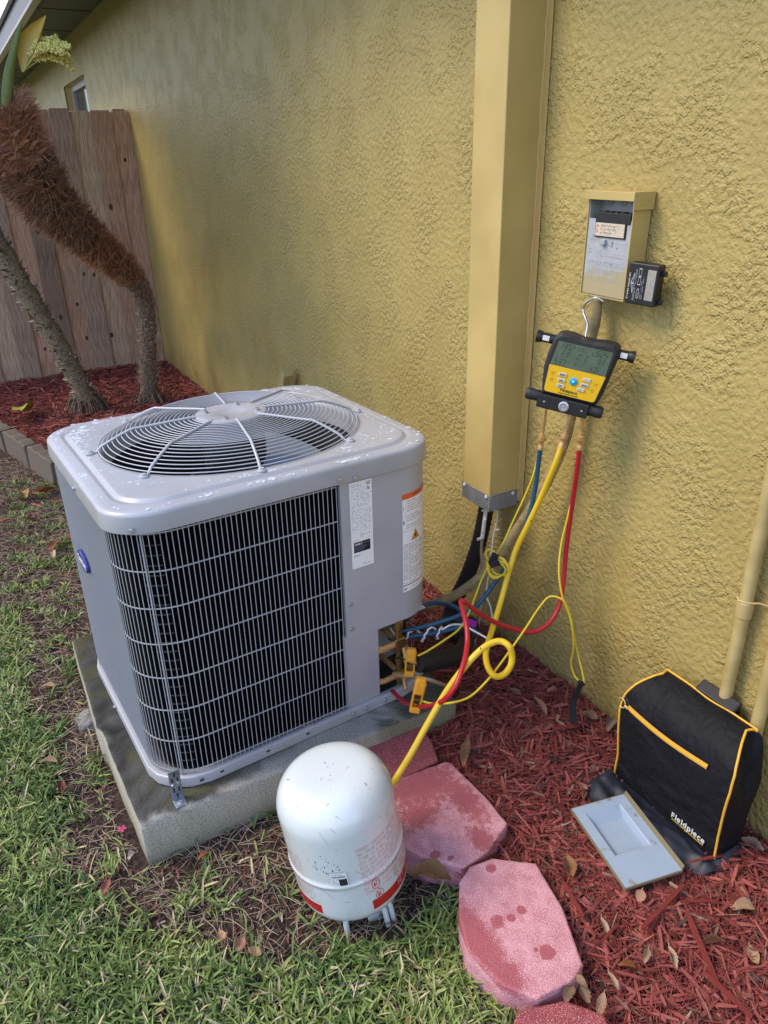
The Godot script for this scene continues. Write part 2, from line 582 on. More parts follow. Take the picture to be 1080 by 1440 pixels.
func wall_patch(parent: Node3D, x0: float, x1: float, y0: float, y1: float, step: float) -> void:
	var nx := int(ceil((x1 - x0) / step))
	var ny := int(ceil((y1 - y0) / step))
	var b := MB.new()
	var row := nx + 1
	var uvs := PackedVector2Array()
	uvs.resize((nx + 1) * (ny + 1))
	var dirt := noise(6.0, 4, 24)
	var cols := PackedColorArray()
	cols.resize((nx + 1) * (ny + 1))
	var count := row * (ny + 1)
	var vv := PackedVector3Array()
	vv.resize(count)
	var nn := PackedVector3Array()
	nn.resize(count)
	var ii := PackedInt32Array()
	ii.resize(nx * ny * 6)
	var sx := (x1 - x0) / nx
	var sy := (y1 - y0) / ny
	for j in ny + 1:
		for i in row:
			var x := x0 + i * sx
			var y := y0 + j * sy
			vv[j * row + i] = Vector3(x, y, wall_height(x, y))
			uvs[j * row + i] = Vector2(x, y) / TILE
			var e := smoothstep(0.30, 0.02, y + dirt.get_noise_2d(x, y) * 0.16) * (0.62 + 0.3 * dirt.get_noise_2d(x * 4.0, y * 4.0))   # splashed soil and mildew low on the wall
			var w := smoothstep(0.10, 0.42, dirt.get_noise_2d(x * 0.45 + 40.0, y * 0.30)) * smoothstep(1.5, 0.5, y) * 0.45   # old water stains
			cols[j * row + i] = Color.WHITE.lerp(Color(0.62, 0.62, 0.66), clampf(e, 0.0, 1.0)) * Color.WHITE.lerp(Color(0.86, 0.78, 0.58), w)
	for j in ny + 1:
		for i in row:
			var k := j * row + i
			var l := k - (1 if i > 0 else 0)
			var r := k + (1 if i < nx else 0)
			var d := k - (row if j > 0 else 0)
			var t := k + (row if j < ny else 0)
			nn[k] = Vector3(-(vv[r].z - vv[l].z) / maxf(vv[r].x - vv[l].x, 1e-6), -(vv[t].z - vv[d].z) / maxf(vv[t].y - vv[d].y, 1e-6), 1.0).normalized()
	var q := 0
	for j in ny:
		for i in nx:
			var k := j * row + i
			ii[q] = k; ii[q + 1] = k + row + 1; ii[q + 2] = k + 1
			ii[q + 3] = k; ii[q + 4] = k + row; ii[q + 5] = k + row + 1
			q += 6
	var arr := []
	arr.resize(Mesh.ARRAY_MAX)
	arr[Mesh.ARRAY_VERTEX] = vv
	arr[Mesh.ARRAY_NORMAL] = nn
	arr[Mesh.ARRAY_TEX_UV] = uvs
	arr[Mesh.ARRAY_COLOR] = cols
	arr[Mesh.ARRAY_INDEX] = ii
	var am := ArrayMesh.new()
	am.add_surface_from_arrays(Mesh.PRIMITIVE_TRIANGLES, arr)
	put(am, "wall", M.paint, parent)

func house() -> void:
	stucco()
	var h := thing("house", "mustard stucco house wall with a low eave and a small window beyond the fence", "house")
	wall_patch(h, -3.9, -0.30, -0.06, 2.12, 0.005)
	wall_patch(h, -6.4, -3.9, -0.06, 2.60, 0.008)
	wall_patch(h, -3.9, -0.30, 2.12, 2.60, 0.01)
	wall_patch(h, -0.30, 1.6, -0.06, 2.60, 0.02)
	wall_patch(h, -24.0, -9.0, -0.06, 2.60, 0.05)
	wall_patch(h, -9.0, -7.8, -0.06, 1.2, 0.03)
	wall_patch(h, -9.0, -7.8, 2.26, 2.60, 0.03)
	wall_patch(h, -7.8, -6.4, -0.06, 2.60, 0.03)
	var b := MB.new()                                     # the wall's body, with the window's opening left free
	b.box(T(-16.5, 1.28, -0.11), Vector3(15.0, 2.68, 0.2))
	b.box(T(-3.1, 1.28, -0.11), Vector3(9.4, 2.68, 0.2))
	b.box(T(-8.4, 0.57, -0.11), Vector3(1.2, 1.26, 0.2))
	b.box(T(-8.4, 2.44, -0.11), Vector3(1.2, 0.36, 0.2))
	put(b, "wall_core", M.trim, h)
	b = MB.new()
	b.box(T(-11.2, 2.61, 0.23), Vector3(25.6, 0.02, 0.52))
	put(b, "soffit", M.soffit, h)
	b = MB.new()
	for x in range(-23, 2):
		b.box(T(x, 2.5985, 0.23), Vector3(0.012, 0.006, 0.5))
	b.box(T(-11.2, 2.5985, 0.37), Vector3(25.6, 0.005, 0.01))
	put(b, "soffit_seam", M.dark, h)
	b = MB.new()
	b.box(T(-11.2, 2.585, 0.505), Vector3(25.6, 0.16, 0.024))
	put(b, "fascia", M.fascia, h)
	b = MB.new()
	b.rbox(T(-11.2, 2.505, 0.512), Vector3(25.6, 0.022, 0.05), 0.004)
	put(b, "drip_edge", M.white_trim, h)
	b = MB.new()
	var pitch := 0.32
	b.box(Transform3D(Basis(Vector3.RIGHT, pitch), Vector3(-11.2, 3.03, -0.55)), Vector3(25.7, 0.03, 2.3))
	put(b, "roof", M.roof, h)
	# window beyond the fence
	var w := Node3D.new()
	w.name = "window"
	h.add_child(w, true)
	b = MB.new()
	for s in [-1, 1]:
		b.box(T(-8.4 + s * 0.575, 1.73, -0.09), Vector3(0.05, 1.06, 0.05))
		b.box(T(-8.4, 1.73 + s * 0.505, -0.09), Vector3(1.1, 0.05, 0.046))
	b.box(T(-8.4, 1.73, -0.088), Vector3(1.1, 0.04, 0.04))
	put(b, "frame", M.white_trim, w)
	b = MB.new()
	b.box(T(-8.4, 1.73, -0.10), Vector3(1.14, 1.0, 0.006))
	put(b, "pane", smat(lin(0.05, 0.055, 0.06), 0.08), w)
	b = MB.new()
	b.rbox(T(-8.4, 1.185, 0.02), Vector3(1.3, 0.05, 0.12), 0.008)
	put(b, "sill", M.trim, w)

func fence() -> void:
	var f := thing("fence", "weathered brown vertical board fence behind the palms, butting against the house", "fence", T(-6.25, 0, 0))
	M.knot = smat(Color(0.30, 0.21, 0.16), 0.85)
	var mats := []
	for k in 5:
		var dk := [Color(0.53, 0.41, 0.33), Color(0.49, 0.40, 0.33), Color(0.60, 0.45, 0.37), Color(0.40, 0.325, 0.27), Color(0.58, 0.48, 0.39)]
		var lt := [Color(0.76, 0.63, 0.54), Color(0.70, 0.61, 0.54), Color(0.82, 0.68, 0.59), Color(0.60, 0.51, 0.45), Color(0.82, 0.73, 0.64)]
		var tex := ntex(0.03, 4, 100 + k, [dk[k], lt[k].lerp(dk[k], 0.4), lt[k]], [0.15, 0.5, 0.85], 256)
		var m := tri_mat(tex, 1.0, 0.85, tex, 0.25, false)
		m.uv1_scale = Vector3(17.0, 0.8, 17.0)
		m.uv1_offset = Vector3(0, k * 0.3, k * 0.37)
		mats.append(m)
	rng.seed = 31
	var z := 0.004
	var n := 0
	while z < 3.0:
		var wd := 0.138 + rng.randf_range(-0.004, 0.004)
		var top := 1.89 + rng.randf_range(-0.012, 0.012) - (0.02 if n == 0 else 0.0)
		var b := MB.new()
		var e := 0.010
		var pl := PackedVector2Array([Vector2(-wd / 2, 0.02), Vector2(wd / 2, 0.02), Vector2(wd / 2, top - e), Vector2(wd / 2 - e, top), Vector2(-wd / 2 + e, top), Vector2(-wd / 2, top - e)])
		b.prism(pl, 0.0, 0.017, T(0, 0, 0), 0.002)
		var o := put(b, "board", mats[[2, 0, 4, 1, 0, 3, 2, 1, 4, 0, 3][n % 11]], f)
		o.transform = Transform3D(Basis(Vector3.UP, PI / 2 + rng.randf_range(-0.02, 0.02)) * Basis(Vector3(0, 0, 1), rng.randf_range(-0.003, 0.003)), Vector3((0.0185 if n % 2 else 0.0) + rng.randf_range(-0.001, 0.002), 0, z + wd / 2))
		for k in 3:                                            # knots
			if rng.randf() < 0.75:
				var kb := MB.new()
				var kr := rng.randf_range(0.007, 0.015)
				kb.lathe([Vector2(kr, 0.0), Vector2(kr * 0.9, 0.0012), Vector2(kr * 0.3, 0.0006), Vector2(0.0, 0.0010)], 12, Transform3D(Basis(Vector3(1, 0, 0), PI / 2).scaled_local(Vector3(1, 1, 1.5)), Vector3(rng.randf_range(-0.045, 0.045), rng.randf_range(0.2, 1.8), 0.0169)))
				put(kb, "knot", M.knot, o)
		z += wd - 0.003
		n += 1
	for y in [0.35, 1.0, 1.62]:
		var b := MB.new()
		b.rbox(T(-0.03, y, 1.5), Vector3(0.038, 0.088, 3.0), 0.004)
		put(b, "rail", mats[3], f)
	for zz in [0.06, 1.6, 2.9]:
		var b := MB.new()
		b.rbox(T(-0.095, 0.95, zz), Vector3(0.088, 1.9, 0.088), 0.005)
		put(b, "post", mats[1], f)

# ---------------------------------------------------------------- ground
const MULCH_NEAR := [[-3.4, -0.1], [-3.4, 0.9], [-2.6, 0.45], [-1.40, 0.44], [-1.38, 0.55], [-1.25, 0.66], [-0.98, 0.64], [-0.66, 0.66], [-0.52, 0.64], [-0.2, 0.74], [0.6, 0.95], [0.6, -0.1]]
const MULCH_FAR := [[-6.25, -0.1], [-6.25, 2.2], [-5.3, 1.46], [-4.9, 1.32], [-4.45, 1.22], [-3.9, 1.08], [-3.4, 0.9], [-3.4, -0.1]]
const LAWN := [[-4.3, 1.66], [-3.3, 1.57], [-2.62, 1.42], [-2.31, 1.47], [-2.06, 1.465], [-1.87, 1.43], [-1.70, 1.42], [-1.56, 1.44], [-1.41, 1.42], [-1.27, 1.34], [-1.15, 1.24], [-1.08, 1.19], [-1.00, 1.10], [-0.98, 1.0], [-0.96, 0.88], [-0.95, 0.78], [-0.97, 0.70], [-0.95, 0.64], [-0.90, 0.70], [-0.72, 0.74], [-0.62, 0.70], [-0.5, 0.72], [-0.2, 0.80], [0.5, 1.0], [0.5, 2.3], [-4.3, 2.3]]

func poly(a: Array) -> PackedVector2Array:
	var p := PackedVector2Array()
	for q in a: p.append(Vector2(q[0], q[1]))
	return p

func ground_y(x: float, z: float) -> float:
	var y: float = 0.010 * N.g1.get_noise_2d(x, z) + 0.006 * N.g2.get_noise_2d(x, z)
	var near := smoothstep(0.75, 0.35, z) * smoothstep(-2.0, -1.4, x)
	y += 0.045 * near
	y += 0.07 * smoothstep(1.4, 0.9, z + (x + 4.9) * 0.24) * smoothstep(-3.1, -4.0, x)
	return y - 0.008

func ground() -> void:
	N.g1 = noise(3.0, 3, 61)
	N.g2 = noise(22.0, 3, 62)
	var sheet := MB.new()
	sheet.quad(Vector3(-120, -0.06, 120), Vector3(120, -0.06, 120), Vector3(120, -0.06, -120), Vector3(-120, -0.06, -120))
	var lawn_far := tri_mat(ntex(0.02, 5, 63, [Color(0.22, 0.24, 0.10), Color(0.33, 0.36, 0.16), Color(0.42, 0.42, 0.22)], [0.2, 0.5, 0.8]), 1.5, 0.9)
	tag(put(sheet, "ground", lawn_far), "", "", "", "structure")
	var b := MB.new()
	var soil := ntex(0.05, 5, 64, [Color(0.10, 0.075, 0.06), Color(0.21, 0.155, 0.125), Color(0.32, 0.25, 0.20)], [0.2, 0.5, 0.85])
	var pn := poly(MULCH_NEAR)
	var pf := poly(MULCH_FAR)
	var nx := 230
	var nz := 130
	for j in nz + 1:
		for i in nx + 1:
			var x := lerpf(-6.3, 0.6, float(i) / nx)
			var z := lerpf(2.3, -0.06, float(j) / nz)
			var mul := Geometry2D.is_point_in_polygon(Vector2(x, z), pn) or Geometry2D.is_point_in_polygon(Vector2(x, z), pf)
			b.c = Color(1.25, 0.40, 0.36) if mul else Color(1.0, 0.96, 0.92)
			b.vert(Vector3(x, ground_y(x, z), z), Vector3.ZERO)
	for j in nz:
		for i in nx:
			var k := j * (nx + 1) + i
			b.tri(k, k + 1, k + nx + 2); b.tri(k, k + nx + 2, k + nx + 1)
	b.smooth(0)
	var sm := tri_mat(soil, 0.45, 0.95, soil, 0.6)
	sm.vertex_color_use_as_albedo = true
	tag(put(b, "soil", sm), "", "", "", "structure")

# ---------------------------------------------------------------- concrete, pavers
func rough_block(outline: Array, y0: float, y1: float, bevel: float, nz: FastNoiseLite, amp: float, dens := 0.02, tint = null) -> MB:
	# a block with the given outline (x, z), worn edges and a slightly uneven top
	var pts := []
	var m := outline.size()
	for i in m:
		var p: Vector2 = outline[i]
		var q: Vector2 = outline[(i + 1) % m]
		var k := maxi(1, int(p.distance_to(q) / dens))
		for s in k: pts.append(p.lerp(q, float(s) / k))
	var cc := Vector2.ZERO
	for p in pts: cc += p
	cc /= pts.size()
	m = pts.size()
	var area := 0.0
	for i in m: area += pts[i].cross(pts[(i + 1) % m])
	if area > 0: pts.reverse()                              # so that the ring runs counter-clockwise seen from above
	var nrm := []
	for i in m:
		var d: Vector2 = (pts[(i + 1) % m] - pts[(i + m - 1) % m]).normalized()
		nrm.append(Vector2(-d.y, d.x))
	for i in m:                                             # turn the normals outwards
		if nrm[i].dot(pts[i] - cc) < 0: nrm[i] = -nrm[i]
	var rings := [[0.0, y1, 0.0], [0.15, y1, 0.0], [0.3, y1, 0.0], [0.45, y1, 0.0], [0.6, y1, 0.0], [0.72, y1, 0.0], [0.84, y1, 0.0], [0.88 if y1 < 0.1 else 0.92, y1, 0.0], [0.92 if y1 < 0.1 else 0.95, y1, 0.0], [0.95 if y1 < 0.1 else 0.97, y1, 0.0], [1.0, y1, -bevel], [1.0, y1 - bevel * 0.3, -bevel * 0.3], [1.0, y1 - bevel, 0.0], [1.0, lerpf(y1 - bevel, y0, 0.33), 0.0], [1.0, lerpf(y1 - bevel, y0, 0.66), 0.0], [1.0, y0, 0.0]]
	var b := MB.new()
	var lo := Vector2(1e9, 1e9)
	var hi := -lo
	for p in pts:
		lo = lo.min(p); hi = hi.max(p)
	for r in rings:
		for i in m + 1:
			var k := i % m
			var p: Vector2 = cc.lerp(pts[k], r[0]) + nrm[k] * (r[2] if r[0] > 0.5 else 0.0)
			var d := Vector3(p.x, r[1], p.y)
			var w := nz.get_noise_3dv(d * 1.0) * amp
			var w2 := nz.get_noise_3dv(d * 4.0 + Vector3(7, 3, 1)) * amp * 0.5
			var push := 0.0 if r[0] < 0.999 else 1.0
			d += Vector3(nrm[k].x * push * (w + w2), (w + w2) * (0.6 if r[1] > y0 + 0.001 else 0.0), nrm[k].y * push * (w + w2))
			if tint != null: b.c = tint.call(d, r[0] < 0.999 or r[2] < 0.0)
			b.vert(d, Vector3.ZERO, Vector2((p.x - lo.x) / (hi.x - lo.x), (p.y - lo.y) / (hi.y - lo.y)) + (Vector2(0.4, 0.7) * (y1 - r[1]) * 5.0 * (1.0 if r[0] > 0.99 and r[2] >= 0.0 else 0.0)))
	for j in rings.size() - 1:
		for i in m:
			var k := j * (m + 1) + i
			b.tri(k, k + 1, k + m + 2); b.tri(k, k + m + 2, k + m + 1)
	b.smooth(0)
	# flip if the top points down
	if b.n[m + 3].y < 0:
		for k in range(0, b.idx.size(), 3):
			var t := b.idx[k + 1]
			b.idx[k + 1] = b.idx[k + 2]; b.idx[k + 2] = t
		b.smooth(0)
	return b

func concrete_pad() -> void:
	var nz := noise(9.0, 4, 71)
	var st := noise(4.5, 4, 72)
	var st2 := noise(17.0, 4, 73)
	var tint := func(d: Vector3, top: bool) -> Color:
		var a: float = st.get_noise_2d(d.x, d.z)
		var f: float = st2.get_noise_3dv(d)
		if top:
			# years of run-off: dark where water stands on the lawn side and the left, paler along the front rim, green in places
			var dark := clampf(smoothstep(0.70, 1.05, d.z + a * 0.22) * 0.95 + smoothstep(-1.55, -1.8, d.x + a * 0.2) * 0.3, 0, 1)
			var damp := smoothstep(0.66, 0.54, d.z + f * 0.14)
			dark *= smoothstep(-1.386, -1.412, d.x + f * 0.03 + smoothstep(1.1, 0.8, d.z) * 0.07)
			dark = maxf(dark, damp * 0.92)
			var c := Color(0.36, 0.35, 0.32).lerp(Color(0.024, 0.022, 0.018), dark * (0.92 + 0.25 * f))
			var moss := smoothstep(0.08, 0.4, a + f * 0.5) * dark
			return c.lerp(Color(0.10, 0.095, 0.035), moss * 0.6)
		var low := maxf(smoothstep(0.09, -0.01, d.y + f * 0.05), smoothstep(0.70, 0.55, d.z + f * 0.1) * 1.2)
		var c2 := Color(0.53, 0.50, 0.41).lerp(Color(0.17, 0.16, 0.09), low * 0.6)
		return c2.lerp(Color(0.25, 0.25, 0.12), smoothstep(0.0, 0.5, a + f) * (0.35 if d.x > -1.42 else 0.7))
	var out := [Vector2(-2.29, 0.38), Vector2(-1.40, 0.38), Vector2(-1.392, 0.9), Vector2(-1.388, 1.266), Vector2(-1.6, 1.278), Vector2(-1.78, 1.287), Vector2(-1.80, 1.296), Vector2(-2.28, 1.292)]
	var b := rough_block(out, -0.05, 0.118, 0.008, nz, 0.003, 0.012, tint)
	var grit := ntex(0.10, 4, 74, [Color(0.70, 0.70, 0.70), Color(0.92, 0.92, 0.92), Color(1, 1, 1)], [0.15, 0.5, 0.8])
	var m := tri_mat(grit, 0.30, 0.9, grit, 0.12)
	m.vertex_color_use_as_albedo = true
	tag(put(b, "concrete_pad", m), "stained grey concrete pad under the air conditioner", "concrete pad")

func edging() -> void:
	var nz := noise(14.0, 3, 75)
	var grit := ntex(0.10, 4, 76, [Color(0.22, 0.19, 0.17), Color(0.40, 0.36, 0.32), Color(0.54, 0.50, 0.45)], [0.15, 0.5, 0.8])
	var m := tri_mat(grit, 0.25, 0.9, grit, 0.15)
	var at := [[-5.30, 1.45, "in shade by the photo's left border"], [-4.93, 1.345, "second from the left, below the fallen yellow leaf"], [-4.56, 1.25, "between its two neighbours, at the foot of the mulch bank"], [-4.19, 1.16, "third from the left, touching the air conditioner's outline"], [-3.82, 1.06, "behind the air conditioner"]]
	for i in at.size():
		var a = at[i]
		var b := MB.new()
		var w := 0.355
		var top := PackedVector2Array()
		top.append(Vector2(-w / 2, -0.05)); top.append(Vector2(w / 2, -0.05))
		for k in 25:
			var u := 1.0 - k / 24.0
			top.append(Vector2((u - 0.5) * w, 0.108 + 0.014 * absf(sin(u * PI * 3)) + 0.003 * nz.get_noise_1d(u * 9 + i * 5)))
		b.prism(top, -0.032, 0.032, T(), 0.006)
		var o := put(b, "edging_block", m)
		o.transform = Transform3D(Basis(Vector3.UP, 0.257 + rng.randf_range(-0.03, 0.03)) * Basis(Vector3(1, 0, 0), rng.randf_range(-0.05, 0.05)), Vector3(a[0], 0.02, a[1]))
		tag(o, "scalloped grey concrete edging block " + a[2], "edging block", "edging blocks along the mulch bed")

func paver(outline: Array, y1: float, wet: Array, col: Array, sd: int, label: String) -> void:
	var o2 := []
	var lo := Vector2(1e9, 1e9)
	var hi := -lo
	for q in outline:
		var p := Vector2(q[0], q[1])
		o2.append(p)
		lo = lo.min(p); hi = hi.max(p)
	var b := rough_block(o2, -0.03, y1 - 0.012, 0.0045, noise(40.0, 3, sd), 0.0013, 0.012)
	var size := 320
	var im := Image.create(size, size, false, Image.FORMAT_RGB8)
	var n1 := noise(0.018, 4, sd + 1)
	var n2 := noise(0.35, 2, sd + 2)
	for y in size:
		for x in size:
			var g := n2.get_noise_2d(x, y)
			var c: Color = col[0].lerp(col[1], clampf(0.5 + n1.get_noise_2d(x, y) * 0.7 + g * 0.8, 0, 1))
			if g > 0.42: c = c.lerp(Color(0.95, 0.84, 0.86), 0.8)
			elif g < -0.55: c = c.darkened(0.25)
			var w := 0.0
			for s in wet:                                   # damp patches: centre, radii, raggedness
				var d := Vector2((x / float(size) - s[0]) / s[2], (y / float(size) - s[1]) / s[3]).length()
				w = maxf(w, smoothstep(1.0 + s[5], 1.0 - s[5], d + n1.get_noise_2d(x * 2.3 + 90, y * 2.3) * s[4] + g * (s[5] * 1.5 + 0.05)))
			if w > 0: c = c.lerp(Color(0.545, 0.235, 0.255).lerp(Color(0.72, 0.43, 0.46), clampf(0.45 + g * 1.5, 0, 1) * 0.7), w * 0.82)
			im.set_pixel(x, y, c)
	var m := smat(Color.WHITE, 0.88)
	m.albedo_texture = ImageTexture.create_from_image(im)
	var grit = ntex(0.16, 3, 81, [Color.BLACK, Color.WHITE], [0.2, 0.8], 256) if not M.has("grit") else M.grit
	M.grit = grit
	m.heightmap_enabled = true
	m.heightmap_texture = grit
	m.heightmap_scale = 0.06
	tag(put(b, "paver", m), label, "paver", "red pavers edging the mulch bed")

func pavers() -> void:
	var pink := [Color(0.70, 0.455, 0.485), Color(0.82, 0.60, 0.635)]
	var red := [Color(0.50, 0.21, 0.225), Color(0.60, 0.28, 0.295)]
	paver([[-1.475, 0.655], [-1.43, 0.525], [-1.395, 0.50], [-1.335, 0.505], [-1.262, 0.53], [-1.255, 0.66], [-1.32, 0.76], [-1.40, 0.75]], 0.085, [], red, 201, "dark damp red paver wedged between the pad and the pink paver behind the tank")
	paver([[-1.262, 0.66], [-1.25, 0.515], [-1.235, 0.505], [-1.10, 0.495], [-1.005, 0.50], [-0.965, 0.585], [-0.955, 0.66], [-1.02, 0.72], [-1.12, 0.775], [-1.20, 0.76]], 0.085, [[0.16, 0.42, 0.26, 0.36, 0.6, 0.3], [0.45, 0.18, 0.30, 0.12, 0.6, 0.3], [0.42, 0.62, 0.12, 0.18, 0.6, 0.35], [0.85, 0.30, 0.13, 0.10, 0.5, 0.25], [0.80, 0.72, 0.035, 0.05, 0.1, 0.08], [0.88, 0.63, 0.02, 0.03, 0.1, 0.08]], pink, 211, "pink paver with a large damp blotch right beside the white tank")
	paver([[-0.952, 0.648], [-0.945, 0.59], [-0.885, 0.513], [-0.77, 0.535], [-0.655, 0.585], [-0.642, 0.62], [-0.648, 0.705], [-0.70, 0.745], [-0.79, 0.765], [-0.865, 0.735], [-0.93, 0.69]], 0.085, [[0.47, 0.88, 0.36, 0.15, 0.3, 0.3], [0.78, 0.86, 0.14, 0.13, 0.3, 0.3], [0.46, 0.40, 0.034, 0.04, 0.1, 0.1], [0.47, 0.52, 0.032, 0.04, 0.1, 0.1], [0.45, 0.64, 0.045, 0.06, 0.3, 0.2], [0.78, 0.46, 0.052, 0.065, 0.25, 0.1], [0.73, 0.52, 0.016, 0.02, 0.1, 0.1], [0.09, 0.38, 0.035, 0.045, 0.2, 0.1]], pink, 221, "rounded pink paver spotted with dark water drops in the foreground mulch edge")
	paver([[-0.655, 0.745], [-0.625, 0.655], [-0.57, 0.612], [-0.46, 0.64], [-0.36, 0.70], [-0.37, 0.78], [-0.47, 0.86], [-0.60, 0.83]], 0.075, [], red, 231, "dark red paver cut off by the photo's lower border")

# ---------------------------------------------------------------- palms
func palms() -> void:
	rng.seed = 77
	var bark := ntex(0.04, 4, 91, [Color(0.24, 0.19, 0.16), Color(0.42, 0.35, 0.29), Color(0.58, 0.50, 0.43)], [0.2, 0.5, 0.85])
	var bm := tri_mat(bark, 0.35, 0.95, bark, 1.0, false)
	# leaning palm: grey ringed foot, thick coat of brown fibre above
	var t := thing("palm_tree", "leaning palm with a thick shaggy red-brown fibre coat and pale flower spray", "palm tree")
	var axis := curve([Vector3(-5.07, 0.02, 0.40), Vector3(-5.06, 0.30, 0.375), Vector3(-5.05, 0.62, 0.335), Vector3(-4.98, 0.82, 0.36), Vector3(-4.83, 0.99, 0.50), Vector3(-4.58, 1.18, 0.70), Vector3(-4.36, 1.38, 0.885), Vector3(-4.22, 1.58, 0.975), Vector3(-4.16, 1.76, 1.03)], 8)
	var rad := []
	var b := MB.new()
	for i in axis.size():
		var u := i / float(axis.size() - 1)
		var r := 0.053 + 0.012 * smoothstep(0.33, 0.45, u) + 0.045 * smoothstep(0.5, 0.85, u)
		r += 0.045 * exp(-u * 26.0) + 0.006 * sin(i * 2.3)
		rad.append(r)
	b.tube(axis, rad, 18)
	put(b, "trunk", bm, t)
	var roots := MB.new()
	for k in 40:
		var a := rng.randf() * TAU
		var p := Vector3(-5.07, 0.08 + rng.randf() * 0.08, 0.40) + Vector3(cos(a), 0, sin(a)) * 0.085
		roots.tube([p, p + Vector3(cos(a) * 0.03, -0.04, sin(a) * 0.03), p + Vector3(cos(a) * rng.randf_range(0.05, 0.09), -0.12, sin(a) * 0.07)], 0.0045, 5)
	put(roots, "root", bm, t)
	# fibres: flattened curved strands that point up along the trunk
	var strands := []
	for variant in 3:
		var f := MB.new()
		var pp := []
		for k in 6:
			var u := k / 5.0
			pp.append(Vector3(sin(u * 2.2 + variant) * 0.012 * (variant + 0.5), u * 0.10, u * u * 0.05 * (0.6 + 0.4 * variant)))
		f.tube(pp, [0.0020, 0.0024, 0.0022, 0.0019, 0.0014, 0.0006], 4, false)
		strands.append(f.mesh())
	var flake := MB.new()
	flake.grid(2, 4, func(i: int, j: int) -> Vector3:
		var u := j / 4.0
		return Vector3((i - 1.0) * 0.016 * (1.0 - u * u * 0.85), u * 0.085, u * u * 0.035 + absf(i - 1.0) * 0.006))
	strands.append(flake.mesh())
	var xs := [[], [], [], []]
	var cs := [[], [], [], []]
	for k in 19000:
		var u := sqrt(rng.randf()) * 0.78 + 0.22 if k % 10 else rng.randf() * 0.25 + 0.08
		var fi := u * (axis.size() - 1.001)
		var i := int(fi)
		var p: Vector3 = axis[i].lerp(axis[i + 1], fi - i)
		var d: Vector3 = (axis[mini(i + 1, axis.size() - 1)] - axis[maxi(i - 1, 0)]).normalized()
		var a := rng.randf() * TAU
		var s1 := d.cross(Vector3(0.1, 0.2, 1)).normalized()
		var s2 := d.cross(s1)
		var o := s1 * cos(a) + s2 * sin(a)
		var y := (d * rng.randf_range(0.1, 1.0) + o * rng.randf_range(-0.08, 0.26) + o.cross(d) * rng.randf_range(-1.6, 1.6)).normalized()
		var zz := (o - y * o.dot(y)).normalized()
		var size := rng.randf_range(0.35, 1.0) * (0.38 + 0.5 * smoothstep(0.35, 0.6, u))
		var bb := Basis(y.cross(zz), y, zz).scaled_local(Vector3.ONE * size)
		var v := 3 if rng.randf() < 0.14 else rng.randi() % 3
		xs[v].append(Transform3D(bb, p + o * (rad[i] + rng.randf_range(-0.014, 0.012))))
		var q := rng.randf()
		var base := Color(0.60, 0.265, 0.125).lerp(Color(0.22, 0.10, 0.058), rng.randf())
		if q > 0.84: base = Color(0.58, 0.38, 0.26)
		if u < 0.44: base = base.lerp(Color(0.34, 0.28, 0.22), 0.85)
		elif u > 0.62 and u < 0.86: base = base.lerp(Color(0.24, 0.165, 0.12), 0.45)
		if u > 0.86: base = base.lerp(Color(0.58, 0.31, 0.21), 0.5)
		cs[v].append(base)
	for v in 4:
		swarm("fibre_coat", strands[v], M.plain_vc, xs[v], cs[v], t)
	# petioles, spathe and flower sprays at the crown
	var green := smat(lin(0.16, 0.21, 0.055), 0.45)
	for q in [[Vector3(-4.12, 1.74, 1.00), Vector3(-4.10, 1.90, 0.955), Vector3(-4.08, 2.08, 0.872), 0.022], [Vector3(-4.16, 1.72, 1.05), Vector3(-4.14, 1.95, 1.07), Vector3(-4.12, 2.22, 1.06), 0.020], [Vector3(-4.19, 1.74, 1.02), Vector3(-4.22, 1.97, 1.01), Vector3(-4.26, 2.12, 1.0), 0.018]]:
		var g := MB.new()
		g.tube(curve([q[0], q[1], q[2]], 6), [0.020, 0.021, 0.021, 0.02, 0.02, 0.019, 0.018, 0.016, 0.014, 0.012, 0.010, 0.008, 0.006].map(func(r): return r * q[3] / 0.022 * 1.15), 8)
		put(g, "petiole", green, t)
	for k in 6:
		frond(t, Vector3(-4.16, 1.95, 1.14), 0.7 + k * 0.27, 1.05, 0.85, green)
	var sp := MB.new()
	var c0 := Vector3(-4.11, 1.90, 0.90)
	var c1 := Vector3(-4.09, 2.115, 0.765)
	sp.grid(8, 14, func(i: int, j: int) -> Vector3:
		var u := j / 14.0
		var p: Vector3 = c0.lerp(c1, u) + Vector3(0, 0.012, 0.02) * sin(u * PI)
		var w := 0.036 * sin(PI * clampf(u * 0.93 + 0.05, 0, 1))
		var a := (i / 8.0 - 0.5) * 3.4
		return p + Vector3(cos(a) * w, -sin(a) * w * 0.35, sin(a) * w).rotated(Vector3.UP, 2.6))
	put(sp, "spathe", smat(lin(0.62, 0.44, 0.10), 0.5), t)
	var fl := MB.new()
	var s0 := Vector3(-4.10, 1.90, 0.90)
	var bead := SphereMesh.new()
	bead.radius = 0.0065
	bead.height = 0.013
	bead.radial_segments = 8
	bead.rings = 4
	var bx := []
	var bc := []
